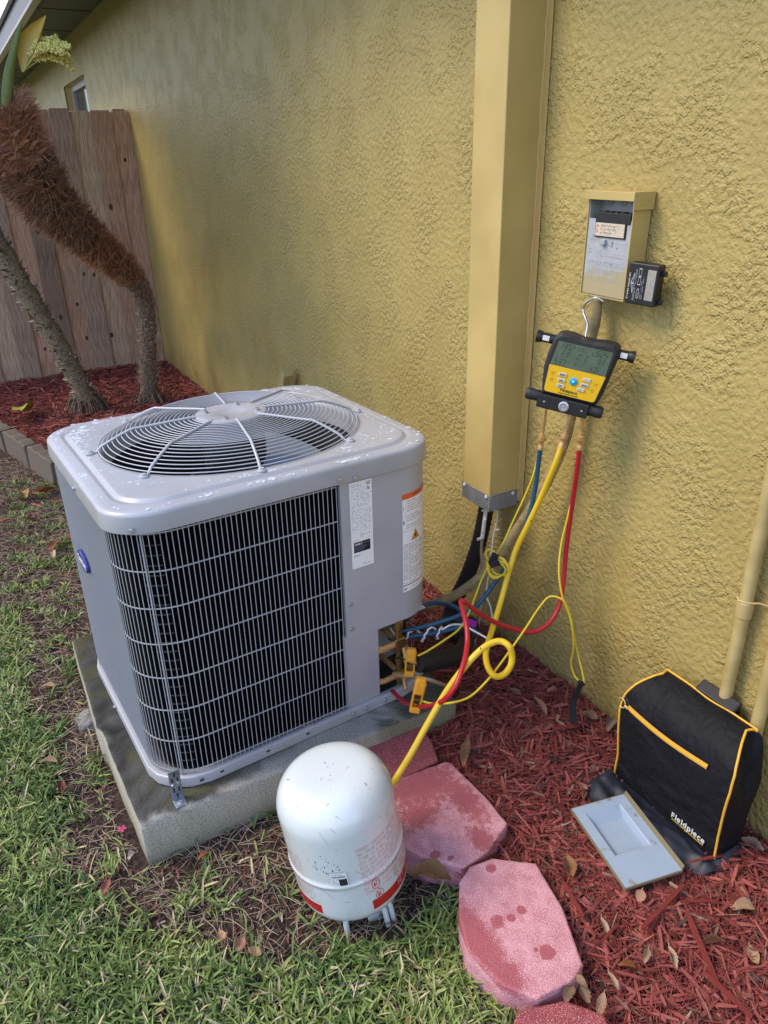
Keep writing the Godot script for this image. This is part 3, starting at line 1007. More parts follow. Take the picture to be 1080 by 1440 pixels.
	for k in 28:
		var e := Vector3(-4.1 + rng.randf_range(-0.08, 0.08), 1.945 + 0.095 * (k % 17) / 16.0 + rng.randf_range(-0.012, 0.012), 0.675 + rng.randf_range(-0.02, 0.05) + 0.05 * absf(k / 16.0 - 0.4))
		if k == 0: e = Vector3(-4.1, 1.912, 0.682)
		var mid := s0.lerp(e, 0.5) + Vector3(rng.randf_range(-0.03, 0.03), 0.035 + rng.randf_range(0, 0.03), 0)
		var pts := curve([s0, mid, e], 10)
		fl.tube(pts, 0.0022, 4, false)
		for i in range(7, pts.size()):
			for h in 3:
				bx.append(Transform3D(Basis().scaled(Vector3.ONE * rng.randf_range(0.6, 1.05)), pts[i] + Vector3(rng.randf_range(-1, 1), rng.randf_range(-1, 1), rng.randf_range(-1, 1)) * 0.007))
				bc.append(Color(0.66, 0.58, 0.12).lerp(Color(0.80, 0.73, 0.28), rng.randf()))
	put(fl, "flower_stalk", smat(lin(0.55, 0.50, 0.16), 0.6), t)
	swarm("flower_bud", bead, M.plain_vc, bx, bc, t)
	# second, grey trunk behind
	var t2 := thing("palm_tree", "slanting grey-green mossy palm trunk in front of the fence at the left", "palm tree")
	var ax2 := curve([Vector3(-5.11, 0.02, 0.775), Vector3(-5.11, 0.2, 0.80), Vector3(-5.10, 0.49, 0.88), Vector3(-5.10, 0.80, 0.99), Vector3(-5.10, 1.12, 1.10), Vector3(-5.10, 1.5, 1.21), Vector3(-5.1, 2.0, 1.36), Vector3(-5.1, 3.25, 1.71)], 8)
	var moss := ntex(0.05, 4, 93, [Color(0.32, 0.28, 0.21), Color(0.50, 0.45, 0.36), Color(0.68, 0.62, 0.53)], [0.2, 0.5, 0.85])
	var mm := tri_mat(moss, 0.3, 0.95, moss, 1.0, false)
	var r2 := []
	for i in ax2.size():
		r2.append(0.055 + 0.05 * exp(-i * 0.35) + 0.006 * sin(i * 2.1) + 0.004 * sin(i * 5.3))
	b = MB.new()
	b.tube(ax2, r2, 18)
	put(b, "trunk", mm, t2)
	roots = MB.new()
	for k in 150:
		var a := rng.randf() * TAU
		var p := Vector3(-5.11, 0.06 + rng.randf() * 0.12, 0.79) + Vector3(cos(a), 0, sin(a)) * 0.085
		var l := rng.randf_range(0.3, 1.25)
		a += rng.randf_range(-0.6, 0.6)
		roots.tube([p, p + Vector3(cos(a) * 0.04, -0.06, sin(a) * 0.04) * l, p + Vector3(cos(a) * 0.10, -0.19, sin(a) * 0.10) * l], 0.004, 5)
	put(roots, "root", bm, t2)
	var sx := []
	var sc := []
	for k in 900:
		var fi := rng.randf() * 44.0 + 3.0
		var i := int(fi)
		if i >= ax2.size() - 1: continue
		var p: Vector3 = ax2[i].lerp(ax2[i + 1], fi - i)
		var d: Vector3 = (ax2[i + 1] - ax2[i]).normalized()
		var a := rng.randf() * TAU
		var s1 := d.cross(Vector3(1, 0.2, 0)).normalized()
		var o := s1 * cos(a) + d.cross(s1) * sin(a)
		var y := (d * 0.8 + o * rng.randf_range(0.05, 0.4) + o.cross(d) * rng.randf_range(-0.5, 0.5)).normalized()
		var zz := (o - y * o.dot(y)).normalized()
		sx.append(Transform3D(Basis(y.cross(zz), y, zz).scaled_local(Vector3(1, 0.4, 1) * rng.randf_range(0.4, 0.8)), p + o * (r2[i] - 0.006)))
		sc.append(Color(0.17, 0.15, 0.10).lerp(Color(0.42, 0.38, 0.31), rng.randf() * rng.randf()))
	swarm("bark_scale", strands[3], M.plain_vc, sx, sc, t2)
	var leafy := smat(lin(0.075, 0.12, 0.035), 0.5)
	for k in 24:  # unseen crown added to this trunk, its density shaped to shade the wall
		frond(t2, Vector3(-5.1, 3.22, 1.70), k * 2.4, rng.randf_range(1.3, 1.75), rng.randf_range(0.45, 1.0), leafy)

func frond(t: Node3D, st: Vector3, a: float, l: float, rise: float, m: Material) -> void:
	var g := MB.new()
	var d := Vector3(cos(a), 0, sin(a))
	var pts := curve([st, st + d * l * 0.28 + Vector3(0, 0.32 * rise + 0.12, 0), st + d * l * 0.65 + Vector3(0, 0.55 * rise + 0.08, 0), st + d * l + Vector3(0, 0.55 * rise - 0.18, 0)], 7)
	g.tube(pts, 0.009, 5)
	for i in range(3, pts.size() - 1):
		for s in [-1, 1]:
			for h in 3:
				var side: Vector3 = Vector3(-d.z, 0.12, d.x) * s
				var p0: Vector3 = pts[i].lerp(pts[i + 1], h / 3.0)
				var fw: Vector3 = (pts[i + 1] - pts[i]).normalized()
				var len := 0.30 * sin(PI * clampf(i / float(pts.size()) * 0.9 + 0.12, 0, 1))
				var mid := p0 + side * len * 0.5 + fw * len * 0.22 + Vector3(0, 0.01, 0)
				var tip := p0 + side * len * 0.92 + fw * len * 0.55 + Vector3(0, -0.07, 0)
				var w := fw * 0.016
				g.quad(p0 - w * 0.6, p0 + w * 0.6, mid + w, mid - w)
				g.quad(mid - w, mid + w, tip + w * 0.1, tip - w * 0.1)
	put(g, "frond", m, t)

# ---------------------------------------------------------------- air conditioner
func rsq(a: float, half: float, r: float) -> float:         # distance from the centre to a rounded square, along angle a
	var c := absf(cos(a))
	var s := absf(sin(a))
	if c < s:
		var t := c
		c = s; s = t
	var d := half / c
	if d * s <= half - r: return d
	var k := half - r
	var kd := k * (c + s)
	return kd + sqrt(maxf(0.0, kd * kd - 2.0 * k * k + r * r))

func rim_path(half: float, r: float, from_z: float, to_x_right: float, step := 0.01) -> Array:
	# starts on the front (+x) face at z = from_z, runs to +z, round the left side (+z), back (-x) and right (-z) up to x = to_x_right. Each item: [Vector2(x, z), normal]
	var out := []
	var k := half - r
	var z := from_z
	while z < k:
		out.append([Vector2(half, z), Vector2(1, 0)]); z += step
	for q in 4:
		var a0 := q * PI / 2
		var cx := k * (1 if q == 0 or q == 3 else -1)
		var cz := k * (1 if q < 2 else -1)
		if q == 3: break
		for i in 11:
			var a := a0 + PI / 2 * i / 10.0
			out.append([Vector2(cx + cos(a) * r, cz + sin(a) * r), Vector2(cos(a), sin(a))])
		var nn := Vector2(cos(a0 + PI / 2), sin(a0 + PI / 2))
		var p: Vector2 = Vector2(cx, cz) + nn * r
		var dirv := Vector2(-nn.y, nn.x)
		var length := 2 * k if q < 2 else to_x_right - (-k)
		var s := step
		while s < length:
			out.append([p + dirv * s, nn]); s += step
	return out

func walk(path: Array, every: float) -> Array:             # points at equal spacing along a path
	var out := [path[0]]
	var left := every
	for i in path.size() - 1:
		var p: Vector2 = path[i][0]
		var q: Vector2 = path[i + 1][0]
		var d := p.distance_to(q)
		var at := 0.0
		while d - at >= left:
			at += left
			left = every
			out.append([p.lerp(q, at / d), path[i][1].lerp(path[i + 1][1], at / d).normalized()])
		left -= d - at
	return out

func strip(b: MB, path: Array, y0: float, y1: float, off: float, thick := 0.0, under := true) -> void:
	# a sheet that follows a path; path runs so that the outside lies on its right seen from above
	var m := path.size()
	var first := b.v.size()
	for i in m:
		var nn: Vector2 = path[i][1]
		var p: Vector2 = path[i][0] + nn * off
		for j in 2:
			b.vert(Vector3(p.x, [y0, y1][j], p.y), Vector3(nn.x, 0, nn.y), Vector2(1.0 - float(i) / (m - 1), 1.0 - j))
	for i in m - 1:
		var k := first + i * 2
		b.tri(k + 2, k, k + 1); b.tri(k + 2, k + 1, k + 3)
	if thick > 0:
		for i in m - 1:
			var p: Vector2 = path[i][0] + path[i][1] * off
			var q: Vector2 = path[i + 1][0] + path[i + 1][1] * off
			var pi: Vector2 = p - path[i][1] * thick
			var qi: Vector2 = q - path[i + 1][1] * thick
			b.quad(Vector3(p.x, y1, p.y), Vector3(pi.x, y1, pi.y), Vector3(qi.x, y1, qi.y), Vector3(q.x, y1, q.y))
			b.quad(Vector3(pi.x, y0, pi.y), Vector3(p.x, y0, p.y), Vector3(q.x, y0, q.y), Vector3(qi.x, y0, qi.y))
		for e in [0, m - 1]:
			var p: Vector2 = path[e][0] + path[e][1] * off
			var pi: Vector2 = p - path[e][1] * thick
			if e == 0:
				b.quad(Vector3(pi.x, y0, pi.y), Vector3(pi.x, y1, pi.y), Vector3(p.x, y1, p.y), Vector3(p.x, y0, p.y))
			else:
				b.quad(Vector3(p.x, y0, p.y), Vector3(p.x, y1, p.y), Vector3(pi.x, y1, pi.y), Vector3(pi.x, y0, pi.y))

func corner_path(half: float, r: float, z0: float, x1: float) -> Array:
	# the front-right corner: from the front face at z0 towards -z and round to the right side as far as x1
	var out := []
	var k := half - r
	var z := z0
	while z > -k:
		out.append([Vector2(half, z), Vector2(1, 0)]); z -= 0.012
	for i in 13:
		var a := -PI / 2 * i / 12.0
		out.append([Vector2(k + cos(a) * r, -k + sin(a) * r), Vector2(cos(a), sin(a))])
	var x := k - 0.02
	while x > x1:
		out.append([Vector2(x, -half), Vector2(0, -1)]); x -= 0.02
	out.append([Vector2(x1, -half), Vector2(0, -1)])
	out.reverse()                                            # now it runs towards the front, outside on the same hand as rim_path
	return out

func air_conditioner() -> void:
	rng.seed = 5
	var t := thing("air_conditioner", "large grey outdoor air conditioner with round fan guard on a concrete pad", "air conditioner", Transform3D(Basis(Vector3.UP, deg_to_rad(4.0)).scaled_local(Vector3(0.90, 1.0, 1.045)), Vector3(-1.818, 0.120, 0.8165)))
	var S := 0.395
	# --- base pan
	var b := MB.new()
	var path := rim_path(0.394, 0.125, -0.29, 0.29)
	var pan := []
	for i in 73: pan.append(i * TAU / 72)
	for ring in [[0.0, 0.012], [0.385, 0.012]]:
		pass
	b.grid(72, 5, func(i: int, j: int) -> Vector3:
		var a := -TAU * i / 72.0
		var h = [[0.395, 0.000], [0.397, 0.004], [0.397, 0.028], [0.394, 0.032], [0.375, 0.032], [0.36, 0.014]][j]
		var d := rsq(a, h[0], 0.125)
		return Vector3(cos(a) * d, h[1], sin(a) * d))
	put(b, "base_pan", M.steel, t)
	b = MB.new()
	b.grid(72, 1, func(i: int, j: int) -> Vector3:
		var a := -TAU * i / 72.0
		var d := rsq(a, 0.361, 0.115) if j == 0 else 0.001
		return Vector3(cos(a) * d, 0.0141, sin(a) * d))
	put(b, "pan_floor", smat(lin(0.025, 0.023, 0.02), 0.8), t)  # same pan as above; shade inside the cabinet is put into this near-black colour
	b = MB.new()
	b.lathe([Vector2(0.0, 0.015), Vector2(0.085, 0.016), Vector2(0.085, 0.25), Vector2(0.07, 0.29), Vector2(0.0, 0.30)], 28, T(-0.05, 0, -0.12))
	put(b, "compressor", M.black, t)
	b = MB.new()
	for z in [0.30, 0.25, 0.13, 0.02]:
		b = MB.new()
		b.rbox(T(0.3968, 0.018, z), Vector3(0.002, 0.006, 0.010), 0.001)
		put(b, "drain_slot", M.dark, t)
	# --- coil
	b = MB.new()
	var coil_path := rim_path(0.352, 0.085, -0.115, 0.28, 0.01)
	strip(b, coil_path, 0.03, 0.70, 0.0, 0.02)
	var fins = M.coil.duplicate()
	put(b, "coil", fins, t)
	b = MB.new()                                             # fin bends that show at the corner, one row per tube pass
	for j in 26:
		var pp := []
		for i in 9:
			var a := 0.35 + 0.5 * i / 8.0
			pp.append(Vector3(0.352 - 0.085 + cos(a) * 0.0875, 0.05 + j * 0.025, 0.352 - 0.085 + sin(a) * 0.0875))
		b = MB.new()
		b.tube(pp, 0.0022, 4)
		put(b, "coil_tube", M.dark, t)
	# --- wire guard round the coil: every upright a wire of its own
	var guard := Node3D.new()
	guard.name = "coil_guard"
	t.add_child(guard, true)
	var gp := rim_path(0.384, 0.118, -0.102, 0.28, 0.006)
	var up := MB.new()
	up.tube([Vector3(0, 0.036, 0), Vector3(0, 0.70, 0)], 0.00095, 6)
	var um := up.mesh()
	var spots := walk(gp, 0.0115)
	for k in spots.size():
		if spots[k][0].x < -0.33 or (spots[k][0].y < -0.3 and k % 2): continue                      # the back stands unseen
		var o := put(um, "wire", M.wire, guard)
		o.position = Vector3(spots[k][0].x + spots[k][1].x * 0.0022, 0, spots[k][0].y + spots[k][1].y * 0.0022)
	for y in [0.042, 0.135, 0.228, 0.321, 0.414, 0.507, 0.600, 0.690]:
		var pp := []
		for q in gp: pp.append(Vector3(q[0].x - q[1].x * 0.001, y, q[0].y - q[1].y * 0.001))
		b = MB.new()
		b.tube(pp, 0.0017, 6)
		put(b, "cross_wire", M.wire, guard)
	b = MB.new()
	var ca := 0.62
	var cp := Vector3(0.266 + cos(ca) * 0.121, 0.36, 0.266 + sin(ca) * 0.121)
	b.rbox(Transform3D(Basis(Vector3.UP, -ca), cp), Vector3(0.003, 0.66, 0.0032), 0.0012)
	cp = Vector3(-0.279, 0.36, 0.387)
	b.rbox(T(cp.x, cp.y, cp.z), Vector3(0.006, 0.66, 0.005), 0.002)
	put(b, "guard_strap", M.wire, guard)
	# --- panels at the front right
	b = MB.new()
	strip(b, corner_path(0.387, 0.10, -0.111, -0.30), 0.252, 0.70, 0.0, 0.012)
	put(b, "service_panel", M.steel, t)
	b = MB.new()
	b.rbox(T(0.374, 0.145, -0.157), Vector3(0.018, 0.23, 0.100), 0.004)
	b.box(T(0.30, 0.145, -0.2055), Vector3(0.14, 0.23, 0.003))
	put(b, "corner_post", M.steel, t)
	b = MB.new()
	b.box(T(0.232, 0.143, -0.283), Vector3(0.004, 0.22, 0.152))
	b.box(T(0.02, 0.143, -0.362), Vector3(0.42, 0.22, 0.004))
	b.box(T(0.30, 0.256, -0.283), Vector3(0.15, 0.003, 0.152))
	put(b, "valve_plate", M.steel, t)
	var a45 := 0.62
	var at := [[Vector3(0.387, 0.36, -0.125), Vector3.RIGHT], [Vector3(0.387, 0.285, -0.125), Vector3.RIGHT], [Vector3(0.290 + cos(a45) * 0.108, 0.71, 0.29 + sin(a45) * 0.108), Vector3(cos(a45), 0, sin(a45))], [Vector3(0.05, 0.714, 0.397), Vector3(0, 0, 1)], [Vector3(-0.05, 0.018, 0.398), Vector3(0, 0, 1)]]
	for s in [[0.712, -0.108], [0.706, -0.148], [0.018, -0.113], [0.018, -0.153], [0.018, -0.212]]: at.append([Vector3(0.398, s[0], s[1]), Vector3.RIGHT])
	for s in at:
		b = MB.new()
		screw(b, s[0], s[1], 0.005, 0.006)
		put(b, "screw", M.zinc, t)
	# --- top
	b = MB.new()
	var prof := [[1, 0.308, 0.0, 0.700], [1, 0.310, 0.0, 0.742], [1, 0.313, 0.0, 0.751], [1, 0.319, 0.0, 0.756], [1, 0.329, 0.0, 0.7555], [2, 0.338, 0.090, 0.7545], [2, 0.345, 0.096, 0.7545], [2, 0.349, 0.098, 0.7535], [2, 0.354, 0.100, 0.7475], [2, 0.358, 0.102, 0.7465], [2, 0.362, 0.103, 0.7495], [2, 0.367, 0.104, 0.7495], [2, 0.383, 0.108, 0.7475], [2, 0.390, 0.110, 0.7455], [2, 0.3945, 0.111, 0.7415], [2, 0.396, 0.112, 0.736], [2, 0.397, 0.112, 0.700], [2, 0.393, 0.110, 0.6985], [2, 0.386, 0.106, 0.699]]
	b.grid(192, prof.size() - 1, func(i: int, j: int) -> Vector3:
		var a := TAU * i / 192.0
		var h = prof[j]
		var d: float = h[1] if h[0] == 1 else maxf(rsq(a, h[1], h[2]), 0.3295 + j * 0.0005)
		return Vector3(cos(a) * d, h[3], sin(a) * d))
	put(b, "top_cover", M.steel, t)
	# --- fan
	b = MB.new()
	b.lathe([Vector2(0.3095, 0.72), Vector2(0.304, 0.62), Vector2(0.303, 0.45)], 64)
	put(b, "fan_shroud", smat(lin(0.012, 0.013, 0.016), 0.5), t)
	b = MB.new()
	b.lathe([Vector2(0.0, 0.585), Vector2(0.07, 0.587), Vector2(0.078, 0.60), Vector2(0.08, 0.72), Vector2(0.076, 0.765), Vector2(0.05, 0.788), Vector2(0.0, 0.79)], 32)
	put(b, "fan_motor", M.black, t)
	b = MB.new()
	b.lathe([Vector2(0.0, 0.545), Vector2(0.075, 0.545), Vector2(0.078, 0.55), Vector2(0.078, 0.583), Vector2(0.0, 0.586)], 32)
	put(b, "fan_hub", M.dark, t)
	for k in 3:
		b = MB.new()
		var a0: float = [-2.55, -0.46, 1.63][k]
		for side in 2:
			b.grid(10, 8, func(i: int, j: int) -> Vector3:
				var u := i / 10.0
				var w := j / 8.0
				var rr := 0.06 + 0.236 * u
				var a: float = a0 + (w - 0.5) * (1.10 + 0.25 * u) + 0.25 * u
				var y := 0.635 - (w - 0.5) * (0.11 - 0.02 * u) + 0.012 * sin(w * PI)
				return Vector3(cos(a) * rr, y - 0.003 * side, sin(a) * rr))
		put(b, "fan_blade", M.blade, t)
	# --- fan guard
	var fg := Node3D.new()
	fg.name = "fan_guard"
	t.add_child(fg, true)
	var dome := func(r: float) -> float:
		if r > 0.235: return lerpf(0.800, 0.762, pow((r - 0.235) / 0.087, 1.2))
		return lerpf(0.806, 0.800, smoothstep(0.08, 0.235, r))
	var rr := 0.095
	while rr < 0.322:
		var pp := []
		for i in 97: pp.append(Vector3(cos(TAU * i / 96) * rr, dome.call(rr), sin(TAU * i / 96) * rr))
		b = MB.new()
		b.tube(pp, 0.0014, 6, false)
		put(b, "ring", M.guard, fg)
		rr += 0.0113
	for k in 8:
		var a := TAU * k / 8 + 0.16
		var pp := []
		for r in [0.078, 0.10, 0.14, 0.18, 0.215, 0.235, 0.245, 0.265, 0.29, 0.312, 0.324, 0.331, 0.339]:
			var y: float = dome.call(r) + 0.0035
			if r > 0.318: y = maxf(0.7580, 0.7655 - (r - 0.312) * 0.6)
			pp.append(Vector3(cos(a) * r, y, sin(a) * r))
		b = MB.new()
		b.tube(pp, 0.0034, 8)
		b.lathe([Vector2(0.0105, 0.7555), Vector2(0.0105, 0.7595), Vector2(0.007, 0.7605), Vector2(0.006, 0.7645), Vector2(0, 0.765)], 10, T(cos(a) * 0.340, 0, sin(a) * 0.340))
		put(b, "spoke", M.guard, fg)
	b = MB.new()
	b.lathe([Vector2(0.0, 0.799), Vector2(0.086, 0.800), Vector2(0.090, 0.803), Vector2(0.089, 0.8075), Vector2(0.084, 0.8102), Vector2(0.066, 0.8102), Vector2(0.058, 0.8085), Vector2(0.034, 0.8085), Vector2(0.031, 0.8065), Vector2(0.0, 0.8065)], 40)
	put(b, "motor_plate", M.steel, fg)
	for k in 4:
		b = MB.new()
		var a := TAU * k / 4 + 0.55
		b.lathe([Vector2(0.0085, 0.808), Vector2(0.0085, 0.8115), Vector2(0.006, 0.812), Vector2(0.006, 0.817), Vector2(0.0, 0.8175)], 6, T(cos(a) * 0.066, 0, sin(a) * 0.066))
		put(b, "bolt", M.zinc, fg)
	# --- rain drops on the lid
	var drop := MB.new()
	drop.lathe([Vector2(1, 0), Vector2(0.94, 0.16), Vector2(0.72, 0.30), Vector2(0.4, 0.38), Vector2(0.0, 0.40)], 9)
	var wx := []
	var wc := []
	var wn := noise(7.0, 2, 17)
	for k in 7600:
		var x := rng.randf_range(-0.385, 0.385)
		var z := rng.randf_range(-0.385, 0.385)
		var l := Vector2(x, z).length()
		var ang := atan2(z, x)
		if l < 0.336 or l > rsq(ang, 0.386, 0.106): continue
		var wet := wn.get_noise_2d(x, z) + 0.35 * smoothstep(0.1, 0.38, z) * smoothstep(0.25, -0.35, x) - 0.02
		if rng.randf() > wet * 0.7 + 0.36: continue
		var y := 0.7543
		var e := rsq(ang, 1.0, 0.28)
		if l > 0.365 * e * 0.995: y = 0.7480
		elif l > 0.342 * e: continue
		var s := 0.0014 + 0.0034 * pow(rng.randf(), 3.0) + (0.004 * rng.randf() if wet > 0.42 else 0.0)
		wx.append(Transform3D(Basis(Vector3.UP, rng.randf() * TAU).scaled_local(Vector3(s * rng.randf_range(0.8, 1.9), minf(s, 0.003), s)), Vector3(x, y, z)))
		wc.append(Color.WHITE)
	var water := smat(Color(0.92, 0.95, 1.0, 0.62), 0.3)  # milky white paints in the sky glint that clear drops would show
	water.transparency = BaseMaterial3D.TRANSPARENCY_ALPHA
	swarm("water_drop", drop.mesh(), water, wx, wc, t)
	# --- labels
	var im := Image.create(200, 744, false, Image.FORMAT_RGB8)
	im.fill(Color(0.93, 0.93, 0.94))
	var dk := Color(0.22, 0.24, 0.32)
	ink(im, 16, 20, "OUTDOOR UNIT", dk, 1); ink(im, 16, 34, "R-454B  208/230V", dk, 1)
	rng.seed = 8
	for y in range(52, 420, 11):
		var x := 14
		while x < 176:
			var w := rng.randi_range(6, 34)
			if rng.randf() < 0.72: ink(im, x, y, "MODEL UNIT PSI KPA VOLTS AMPS FAN MAX HZ PH LRA".substr(rng.randi() % 30, w / 6), dk.lightened(rng.randf() * 0.3), 1)
			x += w + rng.randi_range(3, 12)
	im.fill_rect(Rect2i(150, 14, 34, 28), dk.lightened(0.3)); im.fill_rect(Rect2i(154, 18, 26, 6), Color(0.93, 0.93, 0.94)); im.fill_rect(Rect2i(154, 30, 26, 5), Color(0.93, 0.93, 0.94))
	for k in 15:
		for s in [-1, 1]:
			im.fill_rect(Rect2i(167 + s * k, 58 + k, 2, 2), dk); im.fill_rect(Rect2i(167 + s * k, 88 - k, 2, 2), dk)
	im.fill_rect(Rect2i(163, 70, 9, 9), dk)
	for k in 64:
		im.fill_rect(Rect2i(96 + int(cos(k * TAU / 64) * 17), 462 + int(sin(k * TAU / 64) * 17), 2, 2), dk)
	ink(im, 90, 459, "UL", dk, 1); ink(im, 122, 452, "US LISTED", dk, 1); ink(im, 20, 492, "CERTIFIED", dk, 1)
	im.fill_rect(Rect2i(22, 512, 150, 92), Color(0.10, 0.11, 0.15))
	ink(im, 32, 522, "AHRI", Color.WHITE, 3); ink(im, 108, 530, "CERTIFIED", Color(0.8, 0.82, 0.9), 1)
	for k in 3: im.fill_rect(Rect2i(32, 556 + k * 14, 110 - k * 14, 4), Color(0.45, 0.5, 0.7))
	ink(im, 20, 622, "SERIAL 2224", dk, 1); ink(im, 20, 634, "ASSEMBLED", dk, 1)
	ink(im, 96, 716, "PRINTED 2024", dk, 1)
	var lm := smat(Color.WHITE, 0.35)
	lm.albedo_texture = ImageTexture.create_from_image(im)
	b = MB.new()
	b.quad(Vector3(0.3885, 0.458, -0.1345), Vector3(0.3885, 0.458, -0.1955), Vector3(0.3885, 0.692, -0.1955), Vector3(0.3885, 0.692, -0.1345))
	put(b, "rating_label", lm, t)
	im = Image.create(280, 660, false, Image.FORMAT_RGB8)
	im.fill(Color(0.93, 0.93, 0.94))
	im.fill_rect(Rect2i(0, 0, 280, 34), Color(0.88, 0.38, 0.16))
	ink(im, 100, 10, "WARNING", Color(0.15, 0.1, 0.1), 2)
	im.fill_rect(Rect2i(42, 34, 1, 210), dk)
	im.fill_rect(Rect2i(0, 140, 42, 1), dk)
	im.fill_rect(Rect2i(18, 78, 4, 34), dk); im.fill_rect(Rect2i(14, 90, 12, 4), dk)
	im.fill_rect(Rect2i(12, 172, 18, 14), dk); im.fill_rect(Rect2i(10, 188, 22, 6), dk)
	var lines := ["SHOCK HAZARD", "FAILURE TO FOLLOW THIS WARNING", "COULD RESULT IN INJURY OR DEATH", "DISCONNECT ALL POWER BEFORE", "SERVICING THIS UNIT", "", "HOT PARTS INSIDE", "WAIT BEFORE SERVICING", "FAN MAY START AT ANY TIME", "", "KEEP HANDS AND TOOLS CLEAR", "READ THE MANUAL FIRST"]
	for k in lines.size(): ink(im, 50, 44 + k * 16, lines[k], dk, 1)
	im.fill_rect(Rect2i(0, 244, 280, 1), dk)
	for y in 64:                                            # the triangle with a flame
		var w := int(y * 0.56)
		im.fill_rect(Rect2i(120 - w, 252 + y, w * 2 + 2, 1), Color(0.85, 0.56, 0.12))
		if y < 3 or y > 60: im.fill_rect(Rect2i(120 - w, 252 + y, w * 2 + 2, 1), dk)
		im.fill_rect(Rect2i(120 - w - 3, 252 + y, 5, 1), dk); im.fill_rect(Rect2i(120 + w - 1, 252 + y, 5, 1), dk)
	for y in 26:
		var w := int(9.0 * sin(PI * (0.12 + 0.8 * y / 26.0)))
		im.fill_rect(Rect2i(121 - w, 280 + y, w * 2, 1), Color(0.12, 0.1, 0.1))
	for k in 34: im.fill_rect(Rect2i(238 + int(cos(k) * 14), 282 + int(sin(k) * 14), 3, 3), Color(0.75, 0.2, 0.25))
	for s in 3:
		var para := ["WARNING: RISK OF FIRE. FLAMMABLE", "REFRIGERANT USED. TO BE REPAIRED", "ONLY BY TRAINED SERVICE PERSONNEL.", "DO NOT PUNCTURE TUBING.", "WARNING: RISK OF FIRE. DISPOSE OF", "PROPERLY IN ACCORDANCE WITH LOCAL", "REGULATIONS."]
		for k in 7: ink(im, 12, 330 + s * 84 + k * 12, para[k], dk, 1)
	ink(im, 100, 578, "SEE MANUAL", dk, 1)
	im.fill_rect(Rect2i(0, 612, 210, 6), dk)
	ink(im, 14, 596, "SERVICE INFORMATION", dk, 1)
	im.fill_rect(Rect2i(12, 634, 34, 14), dk.lightened(0.5)); ink(im, 84, 634, "LABEL 24-1", dk, 1)
	lm = smat(Color.WHITE, 0.35)
	lm.albedo_texture = ImageTexture.create_from_image(im)
	b = MB.new()
	var lp := []
	for q in corner_path(0.387, 0.10, -0.281, 0.0):
		if q[0].x > 0.337: lp.append(q)
	strip(b, lp, 0.338, 0.623, 0.0012)
	put(b, "warning_label", lm, t)
	# --- maker's oval badge on the lawn side
	var badge := Node3D.new()
	badge.name = "badge"
	t.add_child(badge, true)
	badge.transform = T(-0.11, 0.455, 0.388)
	b = MB.new()
	var ov := PackedVector2Array()
	for i in 40: ov.append(Vector2(cos(TAU * i / 40) * 0.060, sin(TAU * i / 40) * 0.026))
	b.prism(ov, 0.0, 0.008, T(), 0.003)
	put(b, "oval", smat(lin(0.02, 0.035, 0.22), 0.25), badge)
	words("lettering", "Carrier", 0.026, M.white, T(0, 0, 0.0085), badge, true, true, true)
	# --- hold-down bracket
	b = MB.new()
	b.rbox(T(0.403, 0.040, 0.362), Vector3(0.003, 0.095, 0.026), 0.001)
	b.rbox(T(0.418, -0.0005, 0.362), Vector3(0.034, 0.003, 0.026), 0.001)
	var br := put(b, "hold_down_bracket", M.galv, t)
	b = MB.new()
	for s in [[0.030, 0.356], [0.030, 0.368], [0.060, 0.356], [0.060, 0.368], [0.012, 0.362], [0.075, 0.362]]:
		b.rbox(T(0.4047, s[0], s[1]), Vector3(0.0012, 0.013, 0.004), 0.0005)
	put(b, "slot", M.dark, br)
	b = MB.new()
	for s in [[0.048, 0.356], [0.048, 0.369]]: screw(b, Vector3(0.4045, s[0], s[1]), Vector3(1, 0, 0), 0.004, 0.005)
	screw(b, Vector3(0.421, 0.001, 0.362), Vector3.UP, 0.006, 0.004)
	put(b, "screw", M.zinc, br)
	# --- service valves under the panel
	var x0 := 0.24
	for s in 2:
		var valve := Node3D.new()
		valve.name = "service_valve"
		t.add_child(valve, true)
		valve.position = Vector3(0.385, [0.183, 0.076][s], -0.266)
		var fat: float = [1.25, 1.0][s]
		b = MB.new()
		b.rbox(T(0, 0, 0), Vector3(0.022, 0.030, 0.026) * fat, 0.005)
		b.lathe([Vector2(0, -0.046), Vector2(0.0075, -0.045), Vector2(0.0085, -0.03), Vector2(0.0085, 0.03), Vector2(0.0115, 0.031), Vector2(0.0115, 0.046), Vector2(0.0, 0.047)], 8, Transform3D(Basis().scaled(Vector3.ONE * fat), Vector3(0, 0.012, 0)))
		put(b, "valve_body", M.old_brass, valve)
		b = MB.new()
		b.tube([Vector3(0, 0, 0), Vector3(0.004, 0.0, 0.05), Vector3(0.002, 0.002, 0.062)], 0.0085 * fat, 12)
		b.tube([Vector3(-0.005, 0, -0.004), Vector3(-0.13, 0, -0.004)], 0.008 * fat, 12)
		put(b, "stem", M.brass, valve)
		b = MB.new()
		b.tube([Vector3(0.004, -0.012, -0.012), Vector3(0.022, -0.026, -0.006), Vector3(0.034, -0.036, -0.002)], [0.006, 0.0055, 0.0065], 10)
		put(b, "service_port", M.brass, valve)

